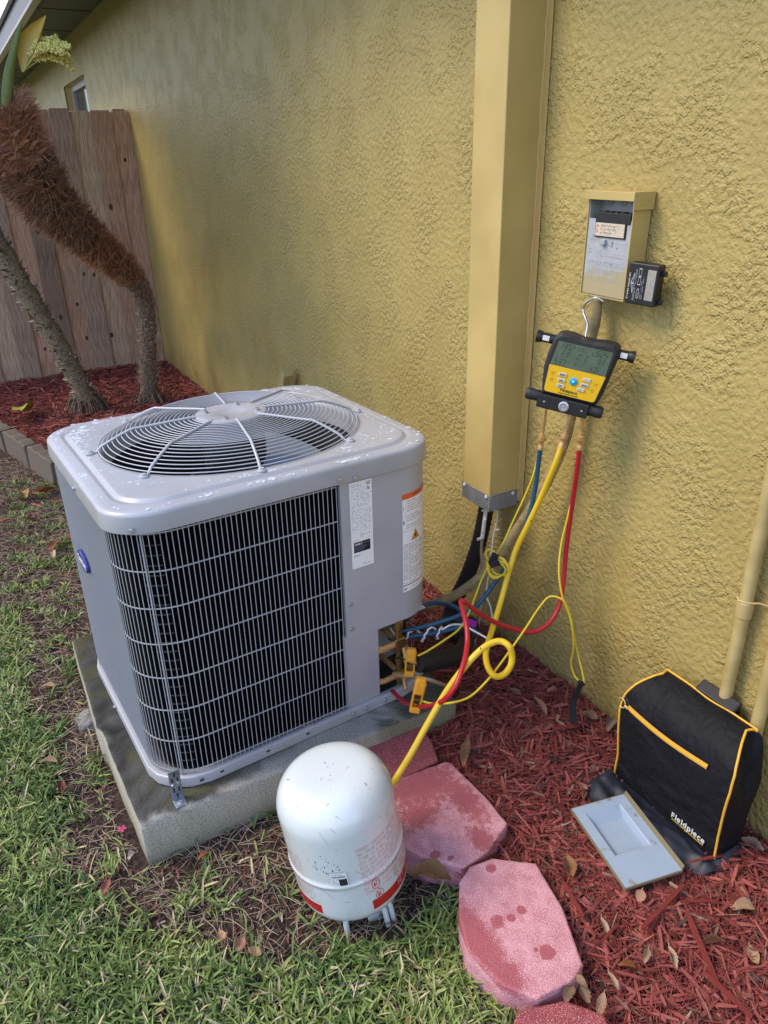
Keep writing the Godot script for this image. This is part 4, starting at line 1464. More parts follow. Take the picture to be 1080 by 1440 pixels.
# ---------------------------------------------------------------- things on the wall
func line_cover() -> void:
	var t := thing("line_set_cover", "tall mustard painted metal duct on the wall that hides the refrigerant lines", "pipe cover", T(-1.705, 0.548, 0.0))
	var b := MB.new()
	var w := 0.135
	var d := 0.113
	b.rbox(T(0, 1.02, d / 2 + 0.001), Vector3(w, 2.03, d), 0.003)
	put(b, "duct", M.trim, t)
	b = MB.new()
	for s in [-1, 1]:
		b.rbox(T(s * (w / 2 + 0.010), 1.02, 0.0045), Vector3(0.022, 2.02, 0.003), 0.001)
	var pts := []
	for i in 120:
		pts.append(Vector3(w / 2 + 0.001 + rng.randf_range(-0.0015, 0.0015), 0.02 + i * 0.017, 0.006 + rng.randf_range(-0.001, 0.0015)))
	b.tube(pts, 0.0042, 6)
	put(b, "caulk_bead", smat(lin(0.56, 0.38, 0.13), 0.5), t)
	# woven mesh wrapped round the open lower end
	b = MB.new()
	var f := d + 0.004
	for k in 8:
		var y := 0.002 + k * 0.0065
		b.tube([Vector3(-w / 2 - 0.003, y, f * 0.3), Vector3(-w / 2 - 0.003, y, f), Vector3(w / 2 + 0.003, y, f), Vector3(w / 2 + 0.003, y, 0.012)], 0.0007, 4)
	var x := -w / 2
	while x < w / 2:
		b.tube([Vector3(x, -0.004, f + 0.0008), Vector3(x, 0.05, f + 0.0008)], 0.0007, 4); x += 0.0065
	var z := 0.012
	while z < f:
		b.tube([Vector3(w / 2 + 0.0038, -0.004, z), Vector3(w / 2 + 0.0038, 0.05, z)], 0.0007, 4); z += 0.0065
	put(b, "wire_mesh", M.zinc, t)
	b = MB.new()
	b.box(T(0, 0.023, f - 0.002), Vector3(w + 0.004, 0.05, 0.001))
	b.box(T(w / 2 + 0.0018, 0.023, f / 2), Vector3(0.001, 0.05, f - 0.02))
	put(b, "mesh_backing", smat(lin(0.20, 0.20, 0.20), 0.7), t)
	b = MB.new()
	screw(b, Vector3(-w / 2 + 0.012, 0.043, f + 0.001), Vector3(0, 0, 1), 0.0045, 0.004)
	screw(b, Vector3(w / 2 - 0.010, 0.043, f + 0.001), Vector3(0, 0, 1), 0.0045, 0.004)
	screw(b, Vector3(w / 2 + 0.004, 0.040, 0.03), Vector3(1, 0, 0), 0.0045, 0.004)
	put(b, "screw", M.white, t)

func print_mat(im: Image, rough := 0.5) -> StandardMaterial3D:
	var m := smat(Color.WHITE, rough)
	m.albedo_texture = ImageTexture.create_from_image(im)
	return m

func disconnect_box() -> void:
	rng.seed = 12
	var t := thing("disconnect_box", "open electrical disconnect box with grey faceplate and tan hood on the wall", "electrical box", Transform3D(Basis(Vector3(0, 0, 1), -0.012), Vector3(-1.322, 1.207, 0.004)))
	var w := 0.140
	var hh := 0.226
	var d := 0.052
	var b := MB.new()
	b.box(T(0, hh / 2, 0.002), Vector3(w, hh, 0.003))
	b.box(T(w / 2 - 0.001, hh / 2, d / 2), Vector3(0.0022, hh, d))
	b.box(T(-w / 2 + 0.001, hh / 2, d / 2), Vector3(0.0022, hh, d))
	b.box(T(0, 0.001, d / 2), Vector3(w - 0.005, 0.0022, d - 0.002))
	put(b, "housing", M.trim, t)
	b = MB.new()
	b.rbox(T(0.001, hh + 0.001, d / 2 + 0.004), Vector3(w + 0.012, 0.003, d + 0.012), 0.001)
	b.rbox(T(0.001, hh - 0.007, d + 0.0095), Vector3(w + 0.012, 0.018, 0.0022), 0.001)
	b.rbox(T(w / 2 + 0.0058, hh - 0.016, d / 2 + 0.004), Vector3(0.0022, 0.036, d + 0.010), 0.001)
	screw(b, Vector3(w / 2 + 0.007, hh - 0.02, d * 0.75), Vector3(1, 0, 0), 0.0025, 0.002)
	screw(b, Vector3(w / 2 + 0.007, hh - 0.014, d * 0.35), Vector3(1, 0, 0), 0.0025, 0.002)
	put(b, "hood", M.trim, t)
	# inner walls of the open top and the grey dead front below
	var grey := smat(lin(0.36, 0.37, 0.385), 0.5)
	b = MB.new()
	b.box(T(0, 0.197, 0.012), Vector3(w - 0.006, 0.055, 0.002))
	b.box(T(-w / 2 + 0.0036, 0.197, 0.031), Vector3(0.0022, 0.055, 0.036))
	b.box(T(w / 2 - 0.0036, 0.197, 0.031), Vector3(0.0022, 0.055, 0.036))
	put(b, "lining", grey, t)
	b = MB.new()
	for s in [-0.038, 0.0, 0.036]: b.tube([Vector3(s, 0.205, 0.013), Vector3(s, 0.205, 0.0145)], 0.010, 16)
	put(b, "knockout", smat(lin(0.27, 0.28, 0.29), 0.5), t)
	var im := Image.create(256, 320, false, Image.FORMAT_RGB8)
	var nz := noise(0.02, 3, 5)
	var sp := noise(0.012, 4, 6)
	for y in 320:
		for x in 256:
			var c := Color(0.65, 0.66, 0.68).darkened(0.05 * nz.get_noise_2d(x, y))
			var tan := smoothstep(196.0, 258.0, y + sp.get_noise_2d(x, y) * 46.0 + maxf(0.0, x - 190.0) * 0.45)
			im.set_pixel(x, y, c.lerp(Color(0.66, 0.60, 0.45), tan * 0.92))
	var dk := Color(0.46, 0.47, 0.49)
	ink(im, 28, 66, "DANGER", dk, 2); ink(im, 16, 84, "HAZARDOUS VOLTAGE", dk, 1); im.fill_rect(Rect2i(8, 96, 236, 1), dk)
	ink(im, 90, 102, "DISCONNECT", dk, 1)
	ink(im, 20, 124, "C", dk, 3); im.fill_rect(Rect2i(60, 140, 180, 1), dk)
	ink(im, 90, 150, "TURN OFF BEFORE OPENING", dk.darkened(0.1), 1)
	for k in 9:
		if k % 3 < 2: ink(im, 24 + (k % 2) * 40, 178 + k * 11, "60 AMP 240 VAC NON-FUSED HP 10", dk.lerp(Color(0.62, 0.6, 0.55), k / 12.0), 1)
		im.fill_rect(Rect2i(16, 176 + k * 11, 220, 1), dk.lerp(Color(0.62, 0.6, 0.5), 0.4 + k / 20.0))
	b = MB.new()
	b.box(T(0, 0.0865, d - 0.005), Vector3(w - 0.006, 0.166, 0.003))
	put(b, "dead_front", grey, t)
	b = MB.new()
	b.quad(Vector3(-w / 2 + 0.004, 0.0045, d - 0.003), Vector3(w / 2 - 0.004, 0.0045, d - 0.003), Vector3(w / 2 - 0.004, 0.169, d - 0.003), Vector3(-w / 2 + 0.004, 0.169, d - 0.003))
	put(b, "faceplate", print_mat(im), t)
	b = MB.new()
	b.rbox(T(0.010, 0.173, 0.036), Vector3(0.106, 0.022, 0.032), 0.002)
	b.rbox(T(0.006, 0.148, d - 0.002), Vector3(0.094, 0.034, 0.004), 0.001)
	for k in 4: b.rbox(T(-0.02 + k * 0.018, 0.1845, 0.042), Vector3(0.010, 0.004, 0.016), 0.001)
	put(b, "fuse_carrier", M.black, t)
	im = Image.create(150, 52, false, Image.FORMAT_RGB8)
	im.fill(Color(0.80, 0.75, 0.68))
	for k in 420:
		im.fill_rect(Rect2i(rng.randi_range(18, 146), rng.randi_range(4, 48), rng.randi_range(1, 4), 1), Color(0.45, 0.4, 0.36) if rng.randf() < 0.7 else Color(0.92, 0.88, 0.8))
	for k in 3: ink(im, 26, 8 + k * 14, ["INSERT PULLOUT", "IN ON POSITION", "TO RESTORE"][k], Color(0.35, 0.3, 0.28), 1)
	im.fill_rect(Rect2i(5, 8, 3, 34), Color(0.75, 0.15, 0.15)); im.fill_rect(Rect2i(11, 8, 4, 8), Color(0.75, 0.15, 0.15)); im.fill_rect(Rect2i(11, 30, 3, 9), Color(0.75, 0.15, 0.15))
	b = MB.new()
	b.quad(Vector3(-0.038, 0.134, d + 0.0012), Vector3(0.050, 0.134, d + 0.0012), Vector3(0.050, 0.162, d + 0.0012), Vector3(-0.038, 0.162, d + 0.0012))
	put(b, "foil_label", print_mat(im, 0.35), t)
	b = MB.new()
	b.rbox(T(-0.010, 0.121, d), Vector3(0.014, 0.012, 0.010), 0.002)
	b.tube([Vector3(0.014, 0.125, d - 0.002), Vector3(0.014, 0.113, d - 0.002)], 0.0015, 6)
	screw(b, Vector3(0.030, 0.112, d - 0.003), Vector3(0, 0, 1), 0.002, 0.002)
	screw(b, Vector3(0.018, 0.077, d - 0.003), Vector3(0, 0, 1), 0.002, 0.002)
	put(b, "catch", grey, t)
	# --- the pulled-out black module
	var m := thing("disconnect_pullout", "black plastic pull-out switch module propped against the right side of the disconnect box", "switch module", Transform3D(Basis(Vector3.UP, 0.22) * (Basis(Vector3(0, 0, 1), -0.05).scaled(Vector3.ONE * 0.86)), Vector3(-1.204, 1.250, 0.046)))
	b = MB.new()
	b.rbox(T(0, 0, 0), Vector3(0.084, 0.102, 0.032), 0.004)
	put(b, "body", M.black, m)
	b = MB.new()
	b.rbox(T(0.047, 0.030, -0.004), Vector3(0.012, 0.014, 0.010), 0.002)
	b.rbox(T(0.047, -0.040, -0.004), Vector3(0.012, 0.012, 0.010), 0.002)
	put(b, "blade_tab", M.black, m)
	im = Image.create(100, 180, false, Image.FORMAT_RGB8)
	im.fill(Color(0.10, 0.10, 0.11))
	var wh := Color(0.85, 0.86, 0.88)
	ink(im, 8, 8, "DANGER", wh, 2)
	for k in 26:
		im.fill_rect(Rect2i(50 - k, 34 + k, 3, 2), wh); im.fill_rect(Rect2i(50 + k, 34 + k, 3, 2), wh)
	im.fill_rect(Rect2i(24, 59, 54, 3), wh); im.fill_rect(Rect2i(49, 42, 4, 10), wh); im.fill_rect(Rect2i(49, 54, 4, 3), wh)
	for k in 2: ink(im, 6, 70 + k * 11, ["ELECTRIC SHOCK", "REMOVE TO SHUT"][k], wh, 1)
	for k in 60: im.fill_rect(Rect2i(24 + int(cos(k * TAU / 60) * 13), 116 + int(sin(k * TAU / 60) * 13), 2, 2), wh)
	ink(im, 19, 113, "UL", wh, 1)
	im.fill_rect(Rect2i(48, 104, 44, 26), wh); im.fill_rect(Rect2i(50, 106, 40, 22), Color(0.1, 0.1, 0.11)); im.fill_rect(Rect2i(67, 112, 6, 10), wh)
	ink(im, 12, 142, "OFF - ON", wh, 1); ink(im, 12, 156, "60 AMP MAX", wh, 1)
	im.rotate_90(COUNTERCLOCKWISE)
	b = MB.new()
	b.quad(Vector3(-0.040, -0.046, 0.0164), Vector3(0.010, -0.046, 0.0164), Vector3(0.010, 0.046, 0.0164), Vector3(-0.040, 0.046, 0.0164))
	put(b, "printed_face", print_mat(im, 0.5), m)
	var im2 := Image.create(48, 128, false, Image.FORMAT_RGB8)
	im2.fill(Color(0.62, 0.60, 0.57))
	for k in 900: im2.fill_rect(Rect2i(rng.randi_range(2, 44), rng.randi_range(3, 124), 1, rng.randi_range(1, 4)), Color(0.42, 0.40, 0.38) if rng.randf() < 0.6 else Color(0.78, 0.76, 0.72))
	b = MB.new()
	b.quad(Vector3(0.013, -0.036, 0.0166), Vector3(0.036, -0.036, 0.0166), Vector3(0.036, 0.038, 0.0166), Vector3(0.013, 0.038, 0.0166))
	put(b, "foil_label", print_mat(im2, 0.4), m)
	# --- flexible conduit from the box to the air conditioner
	var path := curve([Vector3(-1.3476, 1.1935, 0.0450), Vector3(-1.3464, 1.1505, 0.0450), Vector3(-1.3562, 1.0978, 0.0450), Vector3(-1.3898, 0.9467, 0.0450), Vector3(-1.4115, 0.8159, 0.0500), Vector3(-1.4587, 0.6696, 0.0700), Vector3(-1.5332, 0.5085, 0.1000), Vector3(-1.5892, 0.3744, 0.1500), Vector3(-1.6579, 0.2745, 0.2100), Vector3(-1.7289, 0.2138, 0.2700), Vector3(-1.8054, 0.1634, 0.3100)], 26)
	b = MB.new()
	var rr := []
	for i in path.size(): rr.append(0.0145 + (0.0012 if i % 2 else -0.0006))
	b.tube(path, rr, 12)
	var cond := tri_mat(ntex(0.03, 4, 123, [Color(0.50, 0.44, 0.32), Color(0.64, 0.565, 0.39), Color(0.70, 0.62, 0.42)], [0.2, 0.5, 0.8], 256), 0.3, 0.6)
	tag(put(b, "flexible_conduit", cond), "ribbed tan flexible conduit running from the disconnect box down to the air conditioner", "conduit")

func pipes() -> void:
	var xs := [-0.836, -0.748]
	for k in 2:
		var t := thing("wall_pipe", ["mustard painted pipe on the wall behind the black bag, with a coupling half way up", "mustard painted pipe at the photo's right border, right of its twin"][k], "pipe", T(xs[k], 0, 0.026), "painted pipes on the wall")
		var b := MB.new()
		b.tube([Vector3(0, -0.03, 0), Vector3(0.002, 0.6, 0), Vector3(0, 1.16, 0)] if k == 0 else [Vector3(0, -0.03, 0), Vector3(0, 2.6, 0)], 0.0145, 16)
		put(b, "tube", M.pvc, t)
		if k == 0:
			b = MB.new()
			b.lathe([Vector2(0.0146, 0.592), Vector2(0.0182, 0.594), Vector2(0.0182, 0.630), Vector2(0.0146, 0.632)], 18, T(0.002, 0, 0))
			put(b, "coupling", M.pvc, t)
			b = MB.new()
			b.tube([Vector3(-0.016, 0.634, 0.006), Vector3(-0.004, 0.634, 0.0165), Vector3(0.014, 0.634, 0.010), Vector3(0.026, 0.634, -0.010), Vector3(0.045, 0.632, -0.02)], 0.0026, 6)
			put(b, "strap", M.pvc, t)
			b = MB.new()
			b.lathe([Vector2(0.0, 1.158), Vector2(0.019, 1.158), Vector2(0.021, 1.165), Vector2(0.021, 1.20), Vector2(0.0, 1.21)], 16)
			put(b, "cap", M.pvc, t)

# ---------------------------------------------------------------- the digital gauge
func gauge() -> void:
	var bas := Basis(Vector3.UP, deg_to_rad(38.0)) * Basis(Vector3(1, 0, 0), -0.03) * Basis(Vector3(0, 0, 1), deg_to_rad(-9.0))
	var t := thing("manifold_gauge", "black and yellow digital manifold gauge hanging by a hook under the disconnect box", "gauge", Transform3D(bas, Vector3(-1.3013, 1.0454, 0.1250)))
	var b := MB.new()
	var o := PackedVector2Array([Vector2(-0.070, -0.066), Vector2(0.060, -0.066), Vector2(0.067, -0.045), Vector2(0.079, 0.045), Vector2(0.080, 0.064), Vector2(0.076, 0.075), Vector2(0.066, 0.081), Vector2(0.045, 0.0815), Vector2(0.02, 0.078), Vector2(-0.01, 0.078), Vector2(-0.035, 0.083), Vector2(-0.055, 0.083), Vector2(-0.066, 0.078), Vector2(-0.072, 0.066), Vector2(-0.078, 0.03), Vector2(-0.080, 0.0), Vector2(-0.076, -0.035)])
	b.prism(o, -0.030, 0.018, T(), 0.007)
	put(b, "case", M.rubber, t)
	b = MB.new()
	for s in [-1, 1]:
		var a := Vector3(s * 0.070, 0.060, -0.006)
		var xf := Transform3D(Basis(Vector3(0, 0, 1), -s * PI / 2), a)
		b.lathe([Vector2(0.0, 0), Vector2(0.0115, 0.0), Vector2(0.0115, 0.030), Vector2(0.013, 0.034), Vector2(0.0145, 0.040), Vector2(0.0145, 0.045), Vector2(0.0, 0.046)], 20, xf)
	put(b, "hanger_arm", M.black, t)
	b = MB.new()
	for s in [-1, 1]:
		b.rbox(T(s * 0.091, 0.061, 0.0052), Vector3(0.016, 0.012, 0.002), 0.0008)
	put(b, "arm_label", M.white, t)
	# display
	var z := 0.0185
	var im := Image.create(300, 150, false, Image.FORMAT_RGB8)
	var gn := noise(0.01, 2, 3)
	for y in 150:
		for x in 300:
			im.set_pixel(x, y, Color(0.36, 0.42, 0.36).darkened(0.06 * gn.get_noise_2d(x, y)))
	var dk := Color(0.10, 0.12, 0.11)
	seg7(im, 12, 8, 16, 36, "130.2", dk); seg7(im, 200, 8, 16, 36, "262.5", dk)
	seg7(im, 40, 56, 16, 34, "6.9", dk); seg7(im, 238, 56, 14, 32, "9.3", dk)
	seg7(im, 16, 104, 16, 36, "53.7", dk); seg7(im, 200, 106, 16, 34, "90.6", dk)
	for k in 6: im.fill_rect(Rect2i([92, 286, 84, 284, 92, 282][k], 26 + (k / 2) * 46, 8, 2), dk)
	ink(im, 116, 16, "R-454B", Color(0.2, 0.24, 0.2), 1); ink(im, 112, 30, "VSAT PSIG", Color(0.2, 0.24, 0.2), 1)
	ink(im, 128, 52, "SH  F", Color(0.16, 0.2, 0.17), 2); ink(im, 124, 76, "SC  F", Color(0.16, 0.2, 0.17), 2)
	seg7(im, 126, 108, 10, 24, "817", Color(0.2, 0.24, 0.2))
	b = MB.new()
	b.quad(Vector3(-0.066, 0.008, z), Vector3(0.064, 0.008, z), Vector3(0.0675, 0.065, z), Vector3(-0.058, 0.065, z))
	var sm := print_mat(im, 0.12)
	put(b, "screen", sm, t)
	b = MB.new()
	b.prism(PackedVector2Array([Vector2(-0.062, -0.058), Vector2(0.051, -0.058), Vector2(0.056, -0.054), Vector2(0.066, 0.007), Vector2(-0.067, 0.007), Vector2(-0.066, -0.054)]), 0.017, z, T(), 0.0004)
	put(b, "keypad", M.yellow, t)
	var keys := [[-0.031, -0.010], [-0.031, -0.024], [-0.030, -0.037], [0.026, -0.010], [0.024, -0.023], [0.018, -0.035]]
	for k in 6:
		b = MB.new()
		b.rbox(Transform3D(Basis(Vector3(0, 0, 1), 0.0), Vector3(keys[k][0], keys[k][1], z + 0.001)), Vector3(0.019, 0.0085, 0.003), 0.0014)
		var kb := put(b, "button", smat(lin(0.52, 0.50, 0.46), 0.5), t)
		words("marking", ["MENU", "SAVE", "ESC", "^", "ENTER", "v"][k], 0.0042, M.black, T(keys[k][0], keys[k][1], z + 0.0026), kb)
	b = MB.new()
	b.lathe([Vector2(0.0, 0.0), Vector2(0.0095, 0.0), Vector2(0.0095, 0.002), Vector2(0.008, 0.003), Vector2(0.0, 0.0034)], 24, Transform3D(Basis(Vector3(1, 0, 0), PI / 2), Vector3(-0.003, -0.020, z)))
	var bb := put(b, "power_button", smat(lin(0.01, 0.35, 0.62), 0.3), t)
	b = MB.new()
	b.lathe([Vector2(0.0, 0.0), Vector2(0.0028, 0.0), Vector2(0.0024, 0.001), Vector2(0.0, 0.0012)], 12, Transform3D(Basis(Vector3(1, 0, 0), PI / 2), Vector3(-0.003, -0.020, z + 0.0034)))
	put(b, "power_mark", smat(lin(0.45, 0.75, 0.85), 0.3), bb)
	b = MB.new()
	for q in [[-0.054, -0.012], [-0.054, -0.028], [0.049, -0.016], [0.044, -0.032]]:
		for s in 2:
			b.rbox(T(q[0] - 0.0022 + s * 0.0044, q[1] + 0.002, z + 0.0003), Vector3(0.0036, 0.0036, 0.0004), 0.0002)
		b.rbox(T(q[0], q[1] - 0.0024, z + 0.0003), Vector3(0.008, 0.0012, 0.0004), 0.0002)
	put(b, "key_legend", smat(lin(0.45, 0.28, 0.02), 0.5), t)
	words("lettering", "Fieldpiece", 0.0085, M.black, T(-0.008, -0.0465, z + 0.0002), t, true, true)
	words("lettering", "Digital Refrigerant Manifold", 0.0034, M.black, T(-0.008, -0.0537, z + 0.0002), t, true)
	# valve block with a knob at either end
	var blk := Node3D.new()
	blk.name = "valve_block"
	t.add_child(blk, true)
	b = MB.new()
	b.rbox(T(-0.014, -0.083, 0.0), Vector3(0.124, 0.034, 0.046), 0.003)
	put(b, "block", M.black, blk)
	for s in [-1, 1]:
		b = MB.new()
		var prof := [Vector2(0.0, 0.0), Vector2(0.013, 0.0), Vector2(0.0145, 0.003), Vector2(0.0135, 0.012), Vector2(0.0145, 0.020), Vector2(0.0145, 0.030), Vector2(0.012, 0.034), Vector2(0.0, 0.035)]
		b.lathe(prof, 14, Transform3D(Basis(Vector3(0, 0, 1), -s * PI / 2), Vector3(-0.014 + s * 0.060, -0.081 + (0.004 if s < 0 else 0.0), 0.004)))
		put(b, "valve_knob", M.rubber, blk)
	b = MB.new()
	var face := Transform3D(Basis(Vector3(1, 0, 0), PI / 2), Vector3(-0.010, -0.083, 0.0228))
	b.lathe([Vector2(0.0, 0.0), Vector2(0.0125, 0.0), Vector2(0.0125, 0.003), Vector2(0.009, 0.004), Vector2(0.0085, 0.0015), Vector2(0.0045, 0.0012), Vector2(0.004, 0.003), Vector2(0.0, 0.0032)], 24, face)
	put(b, "sight_glass", M.zinc, blk)
	b = MB.new()
	for x in [-0.058, 0.033]: screw(b, Vector3(x, -0.083, 0.0232), Vector3(0, 0, 1), 0.002, 0.001)
	put(b, "screw", M.zinc, blk)
	b = MB.new()
	var inv := t.transform.affine_inverse()
	var hook := []
	for p in curve([Vector3(-1.3044, 1.2012, 0.0650), Vector3(-1.3180, 1.2084, 0.0750), Vector3(-1.3393, 1.1980, 0.0800), Vector3(-1.3487, 1.1773, 0.0820), Vector3(-1.3334, 1.1585, 0.0850), Vector3(-1.3267, 1.1447, 0.0850), Vector3(-1.3215, 1.1264, 0.0920), Vector3(-1.3154, 1.1115, 0.0980)], 6): hook.append(inv * p)
	b.tube(hook, 0.0028, 8)
	put(b, "hook", M.chrome, t)

func fitting(hose: Node3D, at: Vector3, dir: Vector3) -> void:
	var up := dir.normalized()
	var x := up.cross(Vector3(0.2, 0.1, 1)).normalized()
	var xf := Transform3D(Basis(x, up, x.cross(up)), at)
	var b := MB.new()
	b.lathe([Vector2(0.0, -0.055), Vector2(0.0046, -0.055), Vector2(0.0046, 0.0), Vector2(0.0042, 0.002), Vector2(0.0042, 0.016), Vector2(0.0062, 0.017), Vector2(0.0062, 0.022)], 12, xf)
	b.lathe([Vector2(0.0062, 0.022), Vector2(0.0098, 0.023), Vector2(0.0105, 0.030), Vector2(0.0098, 0.037), Vector2(0.0075, 0.040)], 8, xf, 0.0, TAU, 0.95)
	b.lathe([Vector2(0.0075, 0.040), Vector2(0.0066, 0.042), Vector2(0.0066, 0.050), Vector2(0.0074, 0.051), Vector2(0.0074, 0.062), Vector2(0.0, 0.064)], 12, xf)
	put(b, "fitting", M.brass, hose)

func hose(called: String, label: String, cat: String, mat: Material, pts: Array, r: float, brass := true, group := "") -> Node3D:
	var t := thing(called, label, cat, Transform3D.IDENTITY, group)
	var b := MB.new()
	var c := curve(pts, 10)
	b.tube(c, r, 12)
	put(b, "tube", mat, t)
	if brass:
		var d: Vector3 = (c[1] - c[0]).normalized()
		fitting(t, c[0] - d * 0.058, d)
	return t

func hoses() -> void:
	rng.seed = 44
	var hb := hose("hose", "blue charging hose curving from the gauge behind the yellow hose to the unit", "hose", M.blue_hose, [Vector3(-1.4143, 0.8197, 0.1250), Vector3(-1.4182, 0.7747, 0.1250), Vector3(-1.4189, 0.6979, 0.1300), Vector3(-1.4185, 0.6079, 0.1500), Vector3(-1.4308, 0.5119, 0.1800), Vector3(-1.4489, 0.4224, 0.2300), Vector3(-1.4575, 0.3636, 0.2800), Vector3(-1.4719, 0.3391, 0.3300), Vector3(-1.4996, 0.3184, 0.4000), Vector3(-1.5167, 0.3125, 0.4600), Vector3(-1.5356, 0.3034, 0.5000), Vector3(-1.5561, 0.2787, 0.5050), Vector3(-1.5362, 0.2839, 0.5000), Vector3(-1.4977, 0.2929, 0.4200), Vector3(-1.4797, 0.2970, 0.3600), Vector3(-1.4602, 0.3124, 0.3300), Vector3(-1.4720, 0.3228, 0.3100), Vector3(-1.5156, 0.3267, 0.3000), Vector3(-1.5900, 0.3060, 0.3000), Vector3(-1.6259, 0.2971, 0.3400), Vector3(-1.6168, 0.2734, 0.4200)], 0.0064)
	var hr := hose("hose", "red charging hose sagging in a bow below the gauge and round to the unit", "hose", M.red_hose, [Vector3(-1.2832, 0.8584, 0.1150), Vector3(-1.2899, 0.7893, 0.1100), Vector3(-1.3073, 0.6719, 0.1000), Vector3(-1.3121, 0.5550, 0.1000), Vector3(-1.3012, 0.4651, 0.1100), Vector3(-1.2904, 0.3987, 0.1300), Vector3(-1.2831, 0.3638, 0.1700), Vector3(-1.2922, 0.3506, 0.2200), Vector3(-1.3122, 0.3756, 0.2800), Vector3(-1.3255, 0.4073, 0.3300), Vector3(-1.3280, 0.4530, 0.3800), Vector3(-1.3340, 0.4851, 0.4100), Vector3(-1.3355, 0.4875, 0.4200), Vector3(-1.2969, 0.4897, 0.4400), Vector3(-1.2520, 0.4760, 0.4600), Vector3(-1.2190, 0.4509, 0.4800), Vector3(-1.1752, 0.4355, 0.5200), Vector3(-1.1502, 0.4024, 0.5600), Vector3(-1.1724, 0.3518, 0.5800), Vector3(-1.2546, 0.2763, 0.5800), Vector3(-1.3804, 0.1924, 0.5600), Vector3(-1.4772, 0.1577, 0.5450)], 0.0064)
	var hy := hose("hose", "thick yellow charging hose with one loop, running down behind the white tank", "hose", M.yellow_hose, [Vector3(-1.3377, 0.8473, 0.1250), Vector3(-1.3423, 0.8019, 0.1350), Vector3(-1.3680, 0.7160, 0.1450), Vector3(-1.3923, 0.6225, 0.1650), Vector3(-1.4082, 0.5427, 0.1900), Vector3(-1.3986, 0.4807, 0.2200), Vector3(-1.3657, 0.4145, 0.2700), Vector3(-1.3174, 0.3808, 0.3300), Vector3(-1.2812, 0.3741, 0.3700), Vector3(-1.2488, 0.3676, 0.4000), Vector3(-1.2091, 0.3612, 0.4200), Vector3(-1.1733, 0.3629, 0.4250), Vector3(-1.1476, 0.3842, 0.4200), Vector3(-1.1380, 0.4116, 0.4100), Vector3(-1.1411, 0.4365, 0.4050), Vector3(-1.1475, 0.4609, 0.4100), Vector3(-1.1651, 0.4680, 0.4200), Vector3(-1.1744, 0.4655, 0.4400), Vector3(-1.1778, 0.4539, 0.4700), Vector3(-1.1803, 0.4224, 0.5100), Vector3(-1.1849, 0.3642, 0.5600), Vector3(-1.1773, 0.2933, 0.6200), Vector3(-1.1664, 0.2380, 0.6700), Vector3(-1.1546, 0.1930, 0.7200), Vector3(-1.1007, 0.2077, 0.7800), Vector3(-1.0588, 0.1988, 0.8300), Vector3(-1.0381, 0.1507, 0.8600)], 0.0079)
	# print on the hoses
	var b := MB.new()
	for q in [Vector3(-1.3731, 0.6370, 0.1745), Vector3(-1.1770, 0.3511, 0.5810), Vector3(-1.1628, 0.4713, 0.4815)]:
		b.rbox(Transform3D(Basis(Vector3(0, 0, 1), 0.3), q), Vector3(0.003, 0.006, 0.002), 0.0008)
	put(b, "print_mark", M.black, hy)
	# thin sensor cables with their clamps and straps
	var c1 := hose("sensor_cable", "thin yellow sensor cable coiled and strapped half way down to the upper orange clamp", "cable", M.cable, [Vector3(-1.4197, 0.8650, 0.1150), Vector3(-1.4264, 0.7951, 0.1200), Vector3(-1.4290, 0.7397, 0.1300), Vector3(-1.4462, 0.6733, 0.1400), Vector3(-1.4638, 0.5983, 0.1600), Vector3(-1.4674, 0.5316, 0.1900), Vector3(-1.4809, 0.4944, 0.2000), Vector3(-1.4925, 0.4690, 0.2100), Vector3(-1.4946, 0.4501, 0.2200), Vector3(-1.4821, 0.4210, 0.2500), Vector3(-1.4582, 0.3829, 0.2900), Vector3(-1.4277, 0.3660, 0.3300), Vector3(-1.3988, 0.3531, 0.3800), Vector3(-1.3873, 0.3420, 0.4400), Vector3(-1.3858, 0.3291, 0.4900), Vector3(-1.3799, 0.3302, 0.5200)], 0.0027, false)
	b = MB.new()
	var loops := []
	var ctr: Vector3 = Vector3(-1.4180, 0.4935, 0.2350)
	for i in 76:
		var a := TAU * i / 22.0
		var r := 0.027 + 0.003 * sin(i * 0.9)
		loops.append(ctr + Vector3(cos(a) * r * 0.85, sin(a) * r, 0.006 + 0.010 * sin(a * 0.27) - cos(a) * r * 0.5))
	b.tube(curve(loops, 2), 0.0027, 8)
	loops = []
	ctr = Vector3(-1.4613, 0.5110, 0.2350)
	for i in 26:
		var a := TAU * i / 22.0
		loops.append(ctr + Vector3(cos(a) * 0.013, sin(a) * 0.018, -cos(a) * 0.007))
	b.tube(loops, 0.0027, 8)
	put(b, "coil", M.cable, c1)
	var velcro := tri_mat(ntex(0.15, 2, 131, [Color(0.06, 0.06, 0.065), Color(0.12, 0.12, 0.125)], [0.3, 0.7], 256), 0.05, 0.9)
	b = MB.new()
	var sp: Vector3 = Vector3(-1.4054, 0.5352, 0.2680)
	b.rbox(Transform3D(Basis(Vector3.UP, 0.6) * Basis(Vector3(0, 0, 1), -0.35), sp), Vector3(0.020, 0.036, 0.010), 0.003)
	b.rbox(Transform3D(Basis(Vector3.UP, 0.6) * Basis(Vector3(0, 0, 1), -1.0), sp + Vector3(0.010, -0.010, 0.003)), Vector3(0.016, 0.030, 0.006), 0.002)
	tag(put(b, "cable_strap", velcro), "black hook-and-loop strap wrapped round the coiled yellow cable", "strap", "black cable straps")
